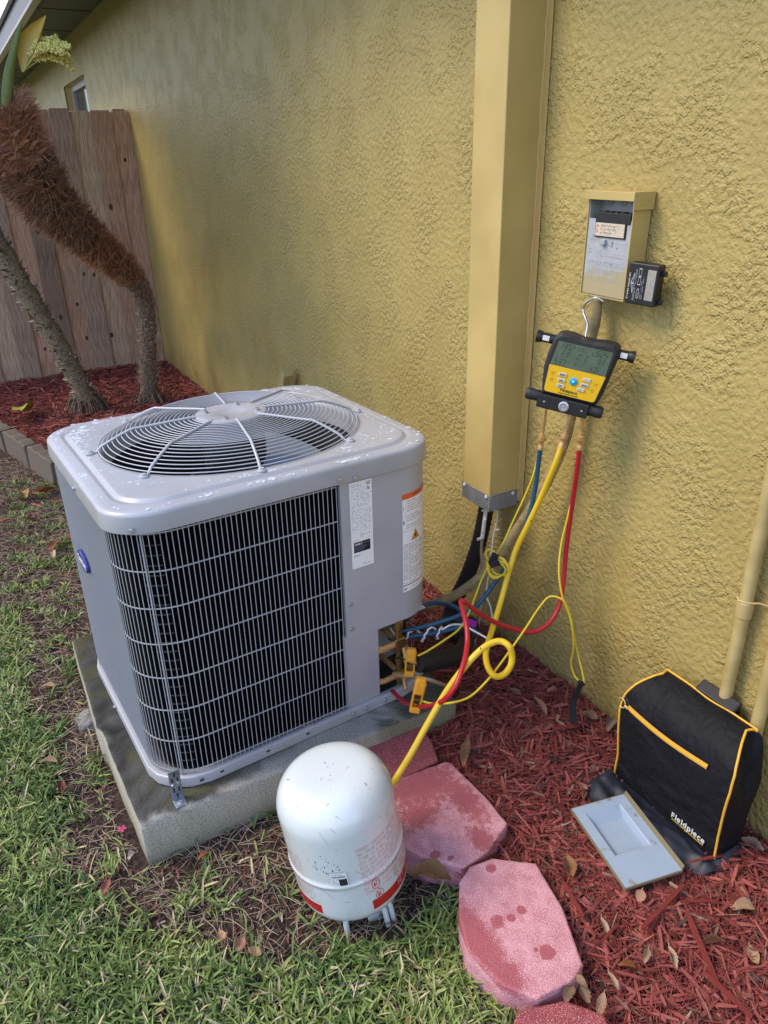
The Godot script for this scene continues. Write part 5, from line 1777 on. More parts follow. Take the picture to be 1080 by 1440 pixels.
	var c2 := hose("sensor_cable", "thin yellow sensor cable beside the red hose that loops through the hanging black strap", "cable", M.cable, [Vector3(-1.2856, 0.8889, 0.1050), Vector3(-1.2901, 0.8073, 0.1050), Vector3(-1.3098, 0.6722, 0.1050), Vector3(-1.3169, 0.5741, 0.1150), Vector3(-1.2999, 0.5046, 0.1300), Vector3(-1.2780, 0.4389, 0.1300), Vector3(-1.2553, 0.3898, 0.1200), Vector3(-1.2451, 0.3307, 0.1100), Vector3(-1.2490, 0.2733, 0.1000), Vector3(-1.2573, 0.2256, 0.0950), Vector3(-1.2437, 0.1887, 0.0900), Vector3(-1.2170, 0.1819, 0.0900), Vector3(-1.2060, 0.1844, 0.0900), Vector3(-1.2169, 0.2043, 0.0850), Vector3(-1.2398, 0.2497, 0.0850), Vector3(-1.2479, 0.3093, 0.1000), Vector3(-1.2541, 0.3798, 0.1150), Vector3(-1.2603, 0.4322, 0.1350), Vector3(-1.2757, 0.4464, 0.1500), Vector3(-1.2892, 0.4456, 0.1700), Vector3(-1.2798, 0.4282, 0.2100), Vector3(-1.2532, 0.4061, 0.2700), Vector3(-1.2276, 0.3856, 0.3300), Vector3(-1.2065, 0.3647, 0.3850), Vector3(-1.1840, 0.3510, 0.4400), Vector3(-1.1756, 0.3294, 0.5000), Vector3(-1.1927, 0.3187, 0.5500), Vector3(-1.2488, 0.2852, 0.5650), Vector3(-1.2912, 0.2686, 0.5700)], 0.0027, false)
	b = MB.new()
	var st := curve([Vector3(-1.2103, 0.1856, 0.0940), Vector3(-1.2149, 0.1628, 0.1000), Vector3(-1.2168, 0.1285, 0.1100), Vector3(-1.2031, 0.1071, 0.1250), Vector3(-1.1804, 0.0831, 0.1350)], 4)
	for i in st.size() - 1:
		var wd := lerpf(0.012, 0.022, float(i) / st.size())
		var wd2 := lerpf(0.012, 0.022, float(i + 1) / st.size())
		var sd := Vector3(0.62, 0, -0.78)
		for k in [0.0015, -0.0015]:
			var o: Vector3 = Vector3(0.78, 0, 0.62) * k
			if k > 0:
				b.quad(st[i] - sd * wd / 2 + o, st[i + 1] - sd * wd2 / 2 + o, st[i + 1] + sd * wd2 / 2 + o, st[i] + sd * wd / 2 + o)
			else:
				b.quad(st[i] + sd * wd / 2 + o, st[i + 1] + sd * wd2 / 2 + o, st[i + 1] - sd * wd2 / 2 + o, st[i] - sd * wd / 2 + o)
	b.tube([st[0] + Vector3(-0.004, 0.004, 0.006), st[0] + Vector3(0.004, 0.008, 0.006), st[0] + Vector3(0.008, 0.0, 0.002)], 0.006, 8)
	tag(put(b, "cable_strap", velcro), "black hook-and-loop strap dangling from the yellow cable by the wall", "strap", "black cable straps")
	for k in 2:
		var tip: Vector3 = [Vector3(-1.4034, 0.3032, 0.5300), Vector3(-1.2899, 0.2917, 0.5750)][k]
		var bas := Basis(Vector3.UP, deg_to_rad(60)) * Basis(Vector3(0, 0, 1), [-0.10, -0.22][k]) * Basis(Vector3(1, 0, 0), -0.25)
		var cl := thing("pipe_clamp", ["upper orange clamp thermometer gripping the pipe at the unit's upper valve", "lower orange clamp thermometer over the red hose by the unit's lower valve"][k], "clamp", Transform3D(bas, tip), "orange pipe clamps")
		b = MB.new()
		var l: float = [0.036, 0.044][k]
		var side := PackedVector2Array([Vector2(-0.012, -l), Vector2(0.010, -l - 0.003), Vector2(0.014, -l * 0.4), Vector2(0.014, l * 0.8), Vector2(0.006, l), Vector2(-0.006, l), Vector2(-0.013, l * 0.6)])
		b.prism(PackedVector2Array([Vector2(-0.014, 0.0), Vector2(0.013, 0.0), Vector2(0.0145, l * 0.75), Vector2(0.010, l), Vector2(-0.010, l), Vector2(-0.0145, l * 0.75)]), -0.004, 0.016, T(), 0.004)
		for r in 6: b.rbox(T(0, 0.005 + r * 0.0045, 0.016), Vector3(0.020, 0.0022, 0.002), 0.0008)
		put(b, "grip", M.orange, cl)
		b = MB.new()
		b.rbox(T(-0.011, -l * 0.45, 0.002), Vector3(0.005, l * 1.0, 0.014), 0.002)
		b.rbox(T(0.011, -l * 0.45, 0.002), Vector3(0.005, l * 1.0, 0.014), 0.002)
		b.rbox(T(0, -l * 0.98, 0.003), Vector3(0.027, 0.016, 0.016), 0.004)
		b.rbox(T(0, -l * 0.5, -0.008), Vector3(0.025, l * 1.2, 0.005), 0.002)
		put(b, "jaw", M.orange, cl)
		b = MB.new()
		b.lathe([Vector2(0.0, -0.009), Vector2(0.0055, -0.009), Vector2(0.0055, 0.009), Vector2(0.0, 0.009)], 10, Transform3D(Basis(Vector3(0, 0, 1), PI / 2), Vector3(0, -l * 0.35, 0.003)))
		for r in 3: b.rbox(T(0, -l * 0.2 - r * 0.009, -0.002), Vector3(0.016, 0.003, 0.006), 0.001)
		put(b, "spring", smat(lin(0.10, 0.045, 0.01), 0.5), cl)
	# insulated suction line: down from the cover, round an elbow and across to the upper valve
	var ins := thing("suction_line", "thick black ribbed foam insulation on the suction line below the metal cover", "pipe insulation")
	var pth := curve([Vector3(-1.7228, 0.5448, 0.0550), Vector3(-1.7331, 0.4551, 0.0600), Vector3(-1.7452, 0.3510, 0.0750), Vector3(-1.7649, 0.2420, 0.1000), Vector3(-1.7807, 0.1602, 0.1300), Vector3(-1.7682, 0.1008, 0.1600), Vector3(-1.6668, 0.1141, 0.2000), Vector3(-1.5453, 0.1799, 0.2500), Vector3(-1.4706, 0.2098, 0.3200), Vector3(-1.4249, 0.2482, 0.4000), Vector3(-1.3959, 0.2832, 0.4700), Vector3(-1.3882, 0.3003, 0.5150)], 16)
	var rr := []
	for i in pth.size(): rr.append(lerpf(0.024, 0.026, i / 180.0) + 0.0013 * sin(i * 2.1))
	b = MB.new()
	b.tube(pth, rr, 16)
	put(b, "insulation", smat(lin(0.012, 0.012, 0.013), 0.55), ins)
	b = MB.new()
	b.tube([Vector3(-1.3882, 0.3003, 0.5150), Vector3(-1.4212, 0.2915, 0.5350)], 0.0095, 12)
	put(b, "copper_pipe", M.old_brass, ins)
	b = MB.new()
	var mc: Vector3 = Vector3(-1.5030, 0.2746, 0.2620)
	b.rbox(Transform3D(Basis(Vector3.UP, 0.75) * Basis(Vector3(0, 0, 1), -0.25), mc), Vector3(0.030, 0.022, 0.002), 0.0008)
	put(b, "magenta_label", M.magenta, ins)
	var el := MB.new()
	el.lathe([Vector2(0.0, -0.03), Vector2(0.036, -0.03), Vector2(0.041, -0.02), Vector2(0.041, 0.024), Vector2(0.036, 0.032), Vector2(0.0, 0.034)], 24, Transform3D(Basis(Vector3(0, 0, 1), -1.1) * Basis(Vector3(1, 0, 0), 0.7), Vector3(-1.5961, 0.1848, 0.2150)))
	put(el, "elbow_cap", smat(lin(0.012, 0.012, 0.013), 0.4), ins)
	# bare liquid line with flaking white paint
	var liq := thing("liquid_line", "thin bare copper liquid line with flaking white paint under the metal cover", "pipe")
	b = MB.new()
	b.tube(curve([Vector3(-1.6886, 0.5359, 0.0850), Vector3(-1.6961, 0.4767, 0.0850), Vector3(-1.6973, 0.4227, 0.0900)], 6), 0.0062, 8)
	put(b, "white_paint", M.white, liq)
	b = MB.new()
	b.tube(curve([Vector3(-1.6973, 0.4227, 0.0900), Vector3(-1.6917, 0.3809, 0.0950), Vector3(-1.6776, 0.3246, 0.1000), Vector3(-1.6635, 0.2562, 0.1100), Vector3(-1.6396, 0.1901, 0.1300), Vector3(-1.6068, 0.1200, 0.1700), Vector3(-1.5102, 0.1135, 0.2800), Vector3(-1.3860, 0.1942, 0.4200), Vector3(-1.3390, 0.2457, 0.4700), Vector3(-1.3374, 0.2826, 0.5200), Vector3(-1.4153, 0.2442, 0.5300), Vector3(-1.4611, 0.2184, 0.5350)], 8), 0.0052, 8)
	put(b, "copper", smat(lin(0.33, 0.25, 0.17), 0.6, 0.3), liq)
	b = MB.new()
	for q in [Vector3(-1.6825, 0.4966, 0.0930), Vector3(-1.6895, 0.4496, 0.0940), Vector3(-1.6913, 0.4279, 0.1000), Vector3(-1.7023, 0.4206, 0.1000), Vector3(-1.6955, 0.5198, 0.0900)]:
		b.rbox(Transform3D(Basis.from_euler(Vector3(rng.randf(), rng.randf() * 3, rng.randf())), q), Vector3(0.012, 0.009, 0.003), 0.001)
	put(b, "paint_flake", M.white, liq)
	b = MB.new()
	b.tube([Vector3(-1.4775, 0.2133, 0.5370), Vector3(-1.4216, 0.2437, 0.5330)], 0.0085, 6)
	put(b, "flare_nut", M.brass, liq)
	var wv := hose("control_wire", "white control wire hanging from the metal cover beside the liquid line", "wire", M.white, [Vector3(-1.6505, 0.5328, 0.0700), Vector3(-1.6546, 0.4901, 0.0700), Vector3(-1.6595, 0.4475, 0.0750), Vector3(-1.6576, 0.4099, 0.0800), Vector3(-1.6538, 0.3332, 0.0900), Vector3(-1.6498, 0.2469, 0.1000), Vector3(-1.6115, 0.2176, 0.1100), Vector3(-1.5624, 0.2022, 0.1400), Vector3(-1.5011, 0.1902, 0.1900)], 0.0026, false)
	b = MB.new()
	b.rbox(Transform3D(Basis(Vector3(0, 0, 1), 0.5), Vector3(-1.6417, 0.4726, 0.0760)), Vector3(0.016, 0.005, 0.004), 0.001)
	b.rbox(Transform3D(Basis(Vector3(0, 0, 1), -0.9), Vector3(-1.6499, 0.4862, 0.0760)), Vector3(0.012, 0.005, 0.004), 0.001)
	put(b, "paint_flake", M.white, wv)
	# white cord wound round the blue hose
	var core := curve([Vector3(-1.5362, 0.2839, 0.5000), Vector3(-1.4977, 0.2929, 0.4200), Vector3(-1.4797, 0.2970, 0.3600)], 12)
	var sw := [Vector3(-1.5369, 0.3221, 0.5150), Vector3(-1.5090, 0.3171, 0.5150), Vector3(-1.4970, 0.3070, 0.5130)]
	for i in 40:
		var u := i / 39.0
		var p: Vector3 = core[int(u * 0.72 * (core.size() - 1)) + 3]
		var a := u * TAU * 2.6 + 3.6
		sw.append(p + Vector3(0.012 * cos(a) * 0.6, 0.020 * sin(a), 0.012 * cos(a)))
	sw.append_array([Vector3(-1.4636, 0.3191, 0.3900), Vector3(-1.4513, 0.3335, 0.3700), Vector3(-1.4110, 0.3531, 0.3600), Vector3(-1.3787, 0.3441, 0.3400), Vector3(-1.3469, 0.3328, 0.3200), Vector3(-1.3159, 0.3318, 0.3100)])
	hose("wire_tie", "white wire wound in a spiral round the lower blue hose beside the valves", "wire", M.white, sw, 0.0028, false)

# ---------------------------------------------------------------- tank
func tank() -> void:
	rng.seed = 61
	var tl := deg_to_rad(7.5)
	var left := Vector3(-0.477, 0, 0.879)
	var ax := Vector3.UP * cos(tl) + left * sin(tl)
	var e1 := left * cos(tl) - Vector3.UP * sin(tl)
	var t := thing("gas_tank", "upside-down white refrigerant tank with red bands, standing on the grass edge", "tank", Transform3D(Basis(e1, ax, e1.cross(ax)), Vector3(-1.073, 0.0, 0.868)))
	var r := 0.124
	var prof := []
	for k in 7: prof.append(Vector2(lerpf(0.03, r - 0.042, k / 6.0), 0.040 - 0.003 * (6 - k)))
	for k in range(1, 9):
		var a := PI / 2 * k / 8.0
		prof.append(Vector2(r - 0.042 + 0.042 * sin(a), 0.040 + 0.042 * (1 - cos(a))))
	for y in [0.10, 0.13, 0.156, 0.164, 0.1665, 0.170, 0.1735, 0.176, 0.184, 0.22, 0.26, 0.288]:
		prof.append(Vector2(r + (0.0032 if absf(y - 0.170) < 0.002 else 0.002 if absf(y - 0.170) < 0.0045 else 0.0), y))
	for k in range(1, 19):
		var a := PI / 2 * k / 18.0
		prof.append(Vector2(r * pow(cos(a), 0.40) if k < 18 else 0.0, 0.298 + 0.070 * pow(sin(a), 1.25)))
	var b := MB.new()
	b.lathe(prof, 72, Transform3D.IDENTITY, 0.0, TAU, 0.5)
	# printed shell: canvas x 0..512 runs from the left edge to the right edge as seen from the lawn
	var W := 1024
	var H := 400
	var im := Image.create(W, H, false, Image.FORMAT_RGB8)
	var nz := noise(0.012, 4, 7)
	for y in H:
		for x in W:
			var g := nz.get_noise_2d(x, y)
			var c := Color(0.80, 0.83, 0.83).lerp(Color(0.74, 0.755, 0.73), clampf(g * 0.8 + 0.2, 0, 1) * smoothstep(160.0, 380.0, y))
			im.set_pixel(x, y, c)
	var pk := Color(0.80, 0.56, 0.58)
	var rd := Color(0.70, 0.06, 0.12)
	# heights: v measured along the profile; find it for a given height
	var run := [0.0]
	for i in range(1, prof.size()): run.append(run[-1] + prof[i].distance_to(prof[i - 1]))
	var row := func(h: float) -> int:
		for i in range(1, prof.size()):
			if prof[i].y >= h and prof[i].x > 0.1:
				var q: float = (h - prof[i - 1].y) / maxf(prof[i].y - prof[i - 1].y, 1e-5)
				return int((1.0 - lerpf(run[i - 1], run[i], q) / run[-1]) * H)
		return 0
	var y_a: int = row.call(0.106)
	var y_b: int = row.call(0.080)
	im.fill_rect(Rect2i(325, y_a, 320, y_b - y_a), rd)
	im.fill_rect(Rect2i(860, y_a, 164, y_b - y_a), rd); im.fill_rect(Rect2i(0, y_a, 178, y_b - y_a), rd)
	var tx := ["DANGER: CONTENTS UNDER PRESSURE", "MAY CAUSE FROSTBITE. DO NOT REFILL.", "STORE IN A WELL VENTILATED PLACE", "KEEP AWAY FROM HEAT AND FLAME", "READ SAFETY DATA SHEET BEFORE USE", "WEAR GLOVES AND EYE PROTECTION", "NON-REFILLABLE CYLINDER", "REFRIGERANT GAS N.O.S."]
	var y0: int = row.call(0.262)
	for k in 11: ink(im, 310 + (k % 3) * 2, y0 + k * 10, tx[k % 8], pk.darkened(0.12 if k < 3 else 0.0), 1)
	for k in 9: ink(im, 30, y0 + 22 + k * 10, tx[(k + 3) % 8].substr(0, 19), pk, 1)
	var y1: int = row.call(0.161)
	for k in 3: ink(im, 410, y1 + k * 12, tx[k + 2].substr(0, 24), Color(0.6, 0.5, 0.52), 1)
	for k in 4: ink(im, 70, y1 + 4 + k * 9, tx[k + 4].substr(0, 16), Color(0.66, 0.58, 0.6), 1)
	for k in 2: ink(im, 420, y1 + 30 + k * 16, ["R-454B", "NET 20 LB"][k], pk, 2)
	for s in 2:
		var cx := 345 + s * 6
		var cy := y1 + 10 + s * 27
		for k in 80:
			for d in 2: im.fill_rect(Rect2i(cx + int(cos(k * TAU / 80) * (13 - d)), cy + int(sin(k * TAU / 80) * (12 - d)), 1, 1), rd.lerp(pk, 0.35))
		im.fill_rect(Rect2i(cx - 6, cy - 2, 5, 8), rd.lerp(pk, 0.3)); im.fill_rect(Rect2i(cx + 1, cy - 5, 2, 11), rd.lerp(pk, 0.3)); im.fill_rect(Rect2i(cx + 1, cy - 5, 6, 2), rd.lerp(pk, 0.3))
		if s: 
			for k in 17: im.fill_rect(Rect2i(cx - 8 + k, cy - 8 + k, 2, 1), rd)
	for k in 130:                                            # scuffs and scratches
		var x := rng.randi_range(0, 600)
		var y := rng.randi_range(30, H - 30)
		var l := rng.randi_range(1, 5) + (rng.randi_range(6, 26) if k % 9 == 0 else 0)
		var sl := rng.randf_range(-1.5, 1.5)
		for q in l: im.fill_rect(Rect2i(clampi(x + q, 0, W - 2), clampi(y + int(q * sl), 0, H - 2), 1, 1), Color(0.25, 0.28, 0.32).lerp(Color(0.7, 0.7, 0.7), rng.randf() * 0.8))
	for k in 26:
		var x := 190 + rng.randi_range(0, 70)
		im.fill_rect(Rect2i(x, y0 + rng.randi_range(0, 40), rng.randi_range(1, 3), rng.randi_range(1, 4)), Color(0.2, 0.23, 0.28))
	im.flip_x()
	var m := print_mat(im, 0.22)
	m.metallic_specular = 0.6
	m.clearcoat_enabled = true
	m.clearcoat = 0.5
	m.clearcoat_roughness = 0.12
	put(b, "shell", m, t)
	# four stubby feet on the dome
	b = MB.new()
	for q in [[0.052, 0.3], [0.052, 1.9], [0.052, 3.4], [0.052, 5.0]]:
		b.lathe([Vector2(0.036, -0.0065), Vector2(0.026, -0.001), Vector2(0.017, 0.0015), Vector2(0.009, 0.0042), Vector2(0.0, 0.0048)], 16, T(cos(q[1]) * q[0], 0.3625, sin(q[1]) * q[0]), 0.0, TAU, 0.4)
	var dm := smat(Color(0.80, 0.83, 0.83), 0.22)
	dm.clearcoat_enabled = true
	dm.clearcoat = 0.5
	dm.clearcoat_roughness = 0.12
	put(b, "dimple_foot", dm, t)
	b = MB.new()
	for k in 46:                                            # bits of dry debris and scrapes on top
		var a := rng.randf() * TAU
		var q := sqrt(rng.randf()) * 0.085
		var p := Vector3(cos(a) * q, 0.3685 - q * q * 1.2, sin(a) * q)
		var l := 0.002 if k % 6 else rng.randf_range(0.006, 0.016)
		var d := Vector3(rng.randf_range(-1, 1), 0, rng.randf_range(-1, 1)).normalized() * l
		b.tube([p, p + d * 0.5 + Vector3(0, 0.0006, 0), p + d], 0.0006, 4)
	put(b, "debris", smat(lin(0.06, 0.055, 0.05), 0.8), t)
	# barcode sticker
	im = Image.create(96, 80, false, Image.FORMAT_RGB8)
	im.fill(Color(0.87, 0.88, 0.88))
	ink(im, 8, 8, "PN 10-57184", Color(0.3, 0.32, 0.35), 1)
	for k in 40: im.fill_rect(Rect2i(8 + k * 2, 20, 1 + k % 2 * (k % 3), 10), Color(0.35, 0.37, 0.4))
	ink(im, 8, 36, "LOT 5240", Color(0.3, 0.32, 0.35), 1); ink(im, 8, 48, "20LB", Color(0.3, 0.32, 0.35), 1); ink(im, 8, 60, "R-454B", Color(0.3, 0.32, 0.35), 1)
	im.fill_rect(Rect2i(46, 38, 46, 38), Color(0.13, 0.16, 0.19))
	b = MB.new()
	var first := true
	for k in 6:
		var a0 := TAU * 0.775 - k * 0.045
		var a1 := a0 - 0.045
		var rr := r + 0.0030
		b.quad(Vector3(cos(a0) * rr, 0.178, sin(a0) * rr), Vector3(cos(a1) * rr, 0.176, sin(a1) * rr), Vector3(cos(a1) * rr, 0.216, sin(a1) * rr), Vector3(cos(a0) * rr, 0.216, sin(a0) * rr), Vector2(k / 6.0, 1), Vector2((k + 1) / 6.0, 1), Vector2((k + 1) / 6.0, 0), Vector2(k / 6.0, 0))
	put(b, "sticker", print_mat(im, 0.5), t)
	# collar that guards the valve, now underneath
	b = MB.new()
	for q in [[0.2, 1.3], [1.9, 3.0], [3.5, 4.4], [5.0, 5.7]]:
		b.lathe([Vector2(0.079, -0.012), Vector2(0.082, -0.012), Vector2(0.082, 0.045), Vector2(0.079, 0.045), Vector2(0.079, -0.012)], 14, Transform3D.IDENTITY, q[0], q[1])
	var rim := []
	for i in 49: rim.append(Vector3(cos(TAU * i / 48) * 0.0805, -0.012, sin(TAU * i / 48) * 0.0805))
	b.tube(rim, 0.0045, 8)
	b.tube(curve([Vector3(0.082, 0.03, 0), Vector3(0.10, 0.01, -0.02), Vector3(0.095, -0.02, -0.05), Vector3(0.06, -0.025, -0.085)], 6), 0.006, 8)
	for q in [4.90, 4.02, 3.86]:                              # struts of the collar that show under the belly
		b.tube([Vector3(cos(q) * 0.086, 0.062, sin(q) * 0.086), Vector3(cos(q) * 0.102, 0.03, sin(q) * 0.102), Vector3(cos(q) * 0.104, -0.016, sin(q) * 0.104)], 0.0065, 10)
	put(b, "valve_collar", dm, t)
	b = MB.new()
	b.lathe([Vector2(0.0, -0.02), Vector2(0.010, -0.02), Vector2(0.012, 0.0), Vector2(0.012, 0.03), Vector2(0.0, 0.03)], 12)
	b.tube([Vector3(0, 0.0, 0), Vector3(-0.045, 0.0, 0.03)], 0.007, 8)
	put(b, "valve", M.brass, t)

# ---------------------------------------------------------------- bag
func bag() -> void:
	rng.seed = 70
	var t := thing("tool_bag", "black nylon tool bag with yellow piping and zipper leaning on the wall", "bag", T(-0.855, 0.045, 0.0))
	var cloth_n := ntex(0.012, 4, 141, [Color.BLACK, Color.WHITE], [0.25, 0.75], 512)
	var fab := smat(lin(0.0090, 0.0094, 0.0125), 0.65)
	fab.metallic_specular = 0.3
	fab.heightmap_enabled = true
	fab.heightmap_texture = cloth_n
	fab.heightmap_scale = 0.5
	fab.uv1_triplanar = true
	fab.uv1_scale = Vector3.ONE * 2.2
	# side profile (z, y) from the bottom front over the top to the bottom back
	var prof := [Vector2(0.140, -0.005), Vector2(0.150, 0.02), Vector2(0.150, 0.08), Vector2(0.156, 0.16), Vector2(0.157, 0.22), Vector2(0.150, 0.262), Vector2(0.132, 0.292), Vector2(0.106, 0.312), Vector2(0.078, 0.322), Vector2(0.056, 0.318), Vector2(0.046, 0.300), Vector2(0.047, 0.2), Vector2(0.054, 0.1), Vector2(0.066, 0.0), Vector2(0.075, -0.006), Vector2(0.09, -0.008)]
	var hw := 0.154
	var np := noise(8.0, 3, 9)
	var half_at := func(i: int) -> float:                     # width shrinks at the rounded upper corners
		var y: float = prof[i].y
		var q := clampf((y - 0.235) / 0.092, 0.0, 1.0)
		return hw - 0.058 * (1.0 - sqrt(maxf(0.0, 1.0 - q * q))) - 0.004 * sin(y * 20.0)
	var cnt := prof.size()
	var pcurve := Curve2D.new()
	var b := MB.new()
	var nv := 60
	var pos := func(u: float, v: float) -> Array:             # u -1..1 across, v 0..cnt along the profile
		var i := int(v) % cnt
		var f := v - floorf(v)
		var p0: Vector2 = prof[(i + cnt - 1) % cnt]
		var p1: Vector2 = prof[i]
		var p2: Vector2 = prof[(i + 1) % cnt]
		var p3: Vector2 = prof[(i + 2) % cnt]
		var q := p1.cubic_interpolate(p2, p0, p3, f)
		var w: float = lerpf(half_at.call(i), half_at.call((i + 1) % cnt), f)
		return [q, w]
	b.grid(34, nv, func(i: int, j: int) -> Vector3:
		var u := (i / 34.0) * 2 - 1
		var qw: Array = pos.call(u, float(j) / nv * cnt)
		var q: Vector2 = qw[0]
		var w: float = qw[1]
		var x := -u * w
		var e := np.get_noise_3d(x, q.y, 3.0) * 0.003 * (1 - u * u)
		var c := Vector2(0.09, 0.15)
		var d := (q - c).normalized()
		q += d * e + d * 0.003 * (1 - u * u) + Vector2(0.0, -0.005 * smoothstep(0.5, 0.0, absf(u)) * smoothstep(0.28, 0.32, q.y))
		return Vector3(x, q.y, q.x))
	put(b, "main_panel", fab, t)
	for s in [-1, 1]:                                         # gussets
		b = MB.new()
		var ring := []
		for j in nv:
			var qw: Array = pos.call(s, float(j) / nv * cnt)
			ring.append(Vector3(s * qw[1], qw[0].y, qw[0].x))
		var c := Vector3(s * (hw + 0.002), 0.15, 0.100)
		var first := b.v.size()
		for k in 5:
			for j in nv + 1:
				var p: Vector3 = ring[j % nv].lerp(c, k / 4.0)
				p.x += s * (0.003 * sin(k / 4.0 * PI * 0.5) + 0.003 * np.get_noise_2d(p.y * 3, p.z * 3))
				b.vert(p, Vector3.ZERO)
		for k in 4:
			for j in nv:
				var q := first + k * (nv + 1) + j
				if s > 0:
					b.tri(q, q + nv + 2, q + 1); b.tri(q, q + nv + 1, q + nv + 2)
				else:
					b.tri(q, q + 1, q + nv + 2); b.tri(q, q + nv + 2, q + nv + 1)
		b.smooth(first)
		put(b, "gusset", fab, t)
	# piping: along both front edges, over the top and along the top's back edge
	b = MB.new()
	for s in [-1, 1]:
		var pp := []
		for j in 70:
			var v := j / 69.0 * 9.2
			var qw: Array = pos.call(s, v)
			var q: Vector2 = qw[0]
			var d := (q - Vector2(0.09, 0.15)).normalized() * 0.002
			pp.append(Vector3(s * (qw[1] + 0.0015), q.y + d.y, q.x + d.x))
		b.tube(pp, 0.0028, 8)
	var back := []
	for i in 21:
		var u := i / 20.0 * 2 - 1
		var qw: Array = pos.call(u, 9.2)
		back.append(Vector3(u * (qw[1] + 0.0015), qw[0].y + 0.004 - 0.005 * smoothstep(0.5, 0.0, absf(u)), qw[0].x - 0.002))
	b.tube(back, 0.0026, 8)
	put(b, "piping", smat(lin(0.72, 0.40, 0.035), 0.45), t)
	# zipper
	var zp := Node3D.new()
	zp.name = "zipper"
	t.add_child(zp, true)
	var za := Vector3(-0.137, 0.240, 0.1565)
	var zb := Vector3(0.098, 0.246, 0.1610)
	b = MB.new()
	var zl := []
	for i in 13: zl.append(za.lerp(zb, i / 12.0) + Vector3(0, -0.004 * sin(i / 12.0 * PI), 0.0055 * sin(i / 12.0 * PI)))
	for i in 12:
		var up := Vector3(0, 0.0062, -0.0016)
		b.quad(zl[i] - up, zl[i + 1] - up, zl[i + 1] + up, zl[i] + up)
	put(b, "tape", smat(lin(0.60, 0.33, 0.035), 0.6), zp)
	b = MB.new()
	var zt := []
	for q in zl: zt.append(q + Vector3(0, 0, 0.001))
	b.tube(zt, 0.0020, 6)
	for i in zt.size() * 6 - 6:
		var p: Vector3 = zt[i / 6].lerp(zt[i / 6 + 1], (i % 6) / 6.0)
		b.box(T(p.x, p.y, p.z + 0.001), Vector3(0.0014, 0.0052, 0.002))
	put(b, "teeth", smat(lin(0.80, 0.50, 0.08), 0.4), zp)
	b = MB.new()
	b.rbox(Transform3D(Basis(), za + Vector3(-0.003, 0, 0.004)), Vector3(0.012, 0.008, 0.005), 0.002)
	var rg := []
	for i in 15:
		var a := -2.0 + 4.6 * i / 14.0
		rg.append(za + Vector3(-0.017 + cos(a) * 0.011, sin(a) * 0.013 + 0.003, 0.004))
	b.tube(rg, 0.0020, 6)
	put(b, "pull_ring", smat(lin(0.62, 0.45, 0.18), 0.35, 0.4), zp)
	b = MB.new()
	b.lathe([Vector2(0, 0), Vector2(0.014, 0), Vector2(0.013, 0.003), Vector2(0, 0.004)], 16, Transform3D(Basis(Vector3(1, 0, 0), PI / 2), za + Vector3(-0.013, 0.004, -0.004)))
	put(b, "tab", M.rubber, zp)
	words("lettering", "Fieldpiece", 0.0195, smat(lin(0.62, 0.62, 0.60), 0.6), Transform3D(Basis(Vector3(1, 0, 0), -0.03), Vector3(0.079, 0.043, 0.1570)), t, true)
	words("lettering", "HVACR Refrigerant Manifold", 0.0066, smat(lin(0.55, 0.42, 0.10), 0.6), Transform3D(Basis(Vector3(1, 0, 0), -0.03), Vector3(0.079, 0.0305, 0.1562)), t, true)
	# carrying handle at the back of the top
	b = MB.new()
	b.rbox(Transform3D(Basis(Vector3(1, 0, 0), 0.5), Vector3(0.010, 0.326, 0.036)), Vector3(0.105, 0.012, 0.034), 0.005)
	b.rbox(Transform3D(Basis(Vector3(1, 0, 0), 0.2), Vector3(0.010, 0.313, 0.026)), Vector3(0.105, 0.034, 0.010), 0.004)
	put(b, "handle", M.rubber, t)
	# the empty front flap that has slumped on to the mulch
	b = MB.new()
	var fz := noise(9.0, 2, 77)
	var edge := [[-0.175, 0.150], [-0.165, 0.235], [-0.10, 0.275], [-0.02, 0.262], [0.05, 0.250], [0.11, 0.232], [0.165, 0.20], [0.185, 0.13], [0.165, 0.06]]
	b.grid(64, 22, func(i: int, j: int) -> Vector3:
		var f := i / 64.0 * (edge.size() - 1.001)
		var k := int(f)
		var o := Vector2(edge[k][0], edge[k][1]).lerp(Vector2(edge[k + 1][0], edge[k + 1][1]), f - k)
		var u := i / 64.0
		var inner := Vector2(lerpf(-0.150, 0.150, smoothstep(0.0, 0.95, u)), 0.150 if u < 0.88 else lerpf(0.150, 0.06, (u - 0.88) / 0.12))
		var w := j / 22.0
		var p := inner.lerp(o, w)
		var y := 0.004 * (1 - w) + 0.010 * sin(w * PI) + fz.get_noise_2d(p.x * 0.9, p.y * 1.6) * 0.014 * smoothstep(0.0, 0.3, w) + absf(fz.get_noise_2d(p.x * 1.5 + 9, p.y * 0.8)) * 0.010 * sin(w * PI)
		return Vector3(p.x, y + 0.004, p.y))
	var flap := smat(lin(0.016, 0.020, 0.034), 0.55)
	put(b, "front_flap", flap, t)

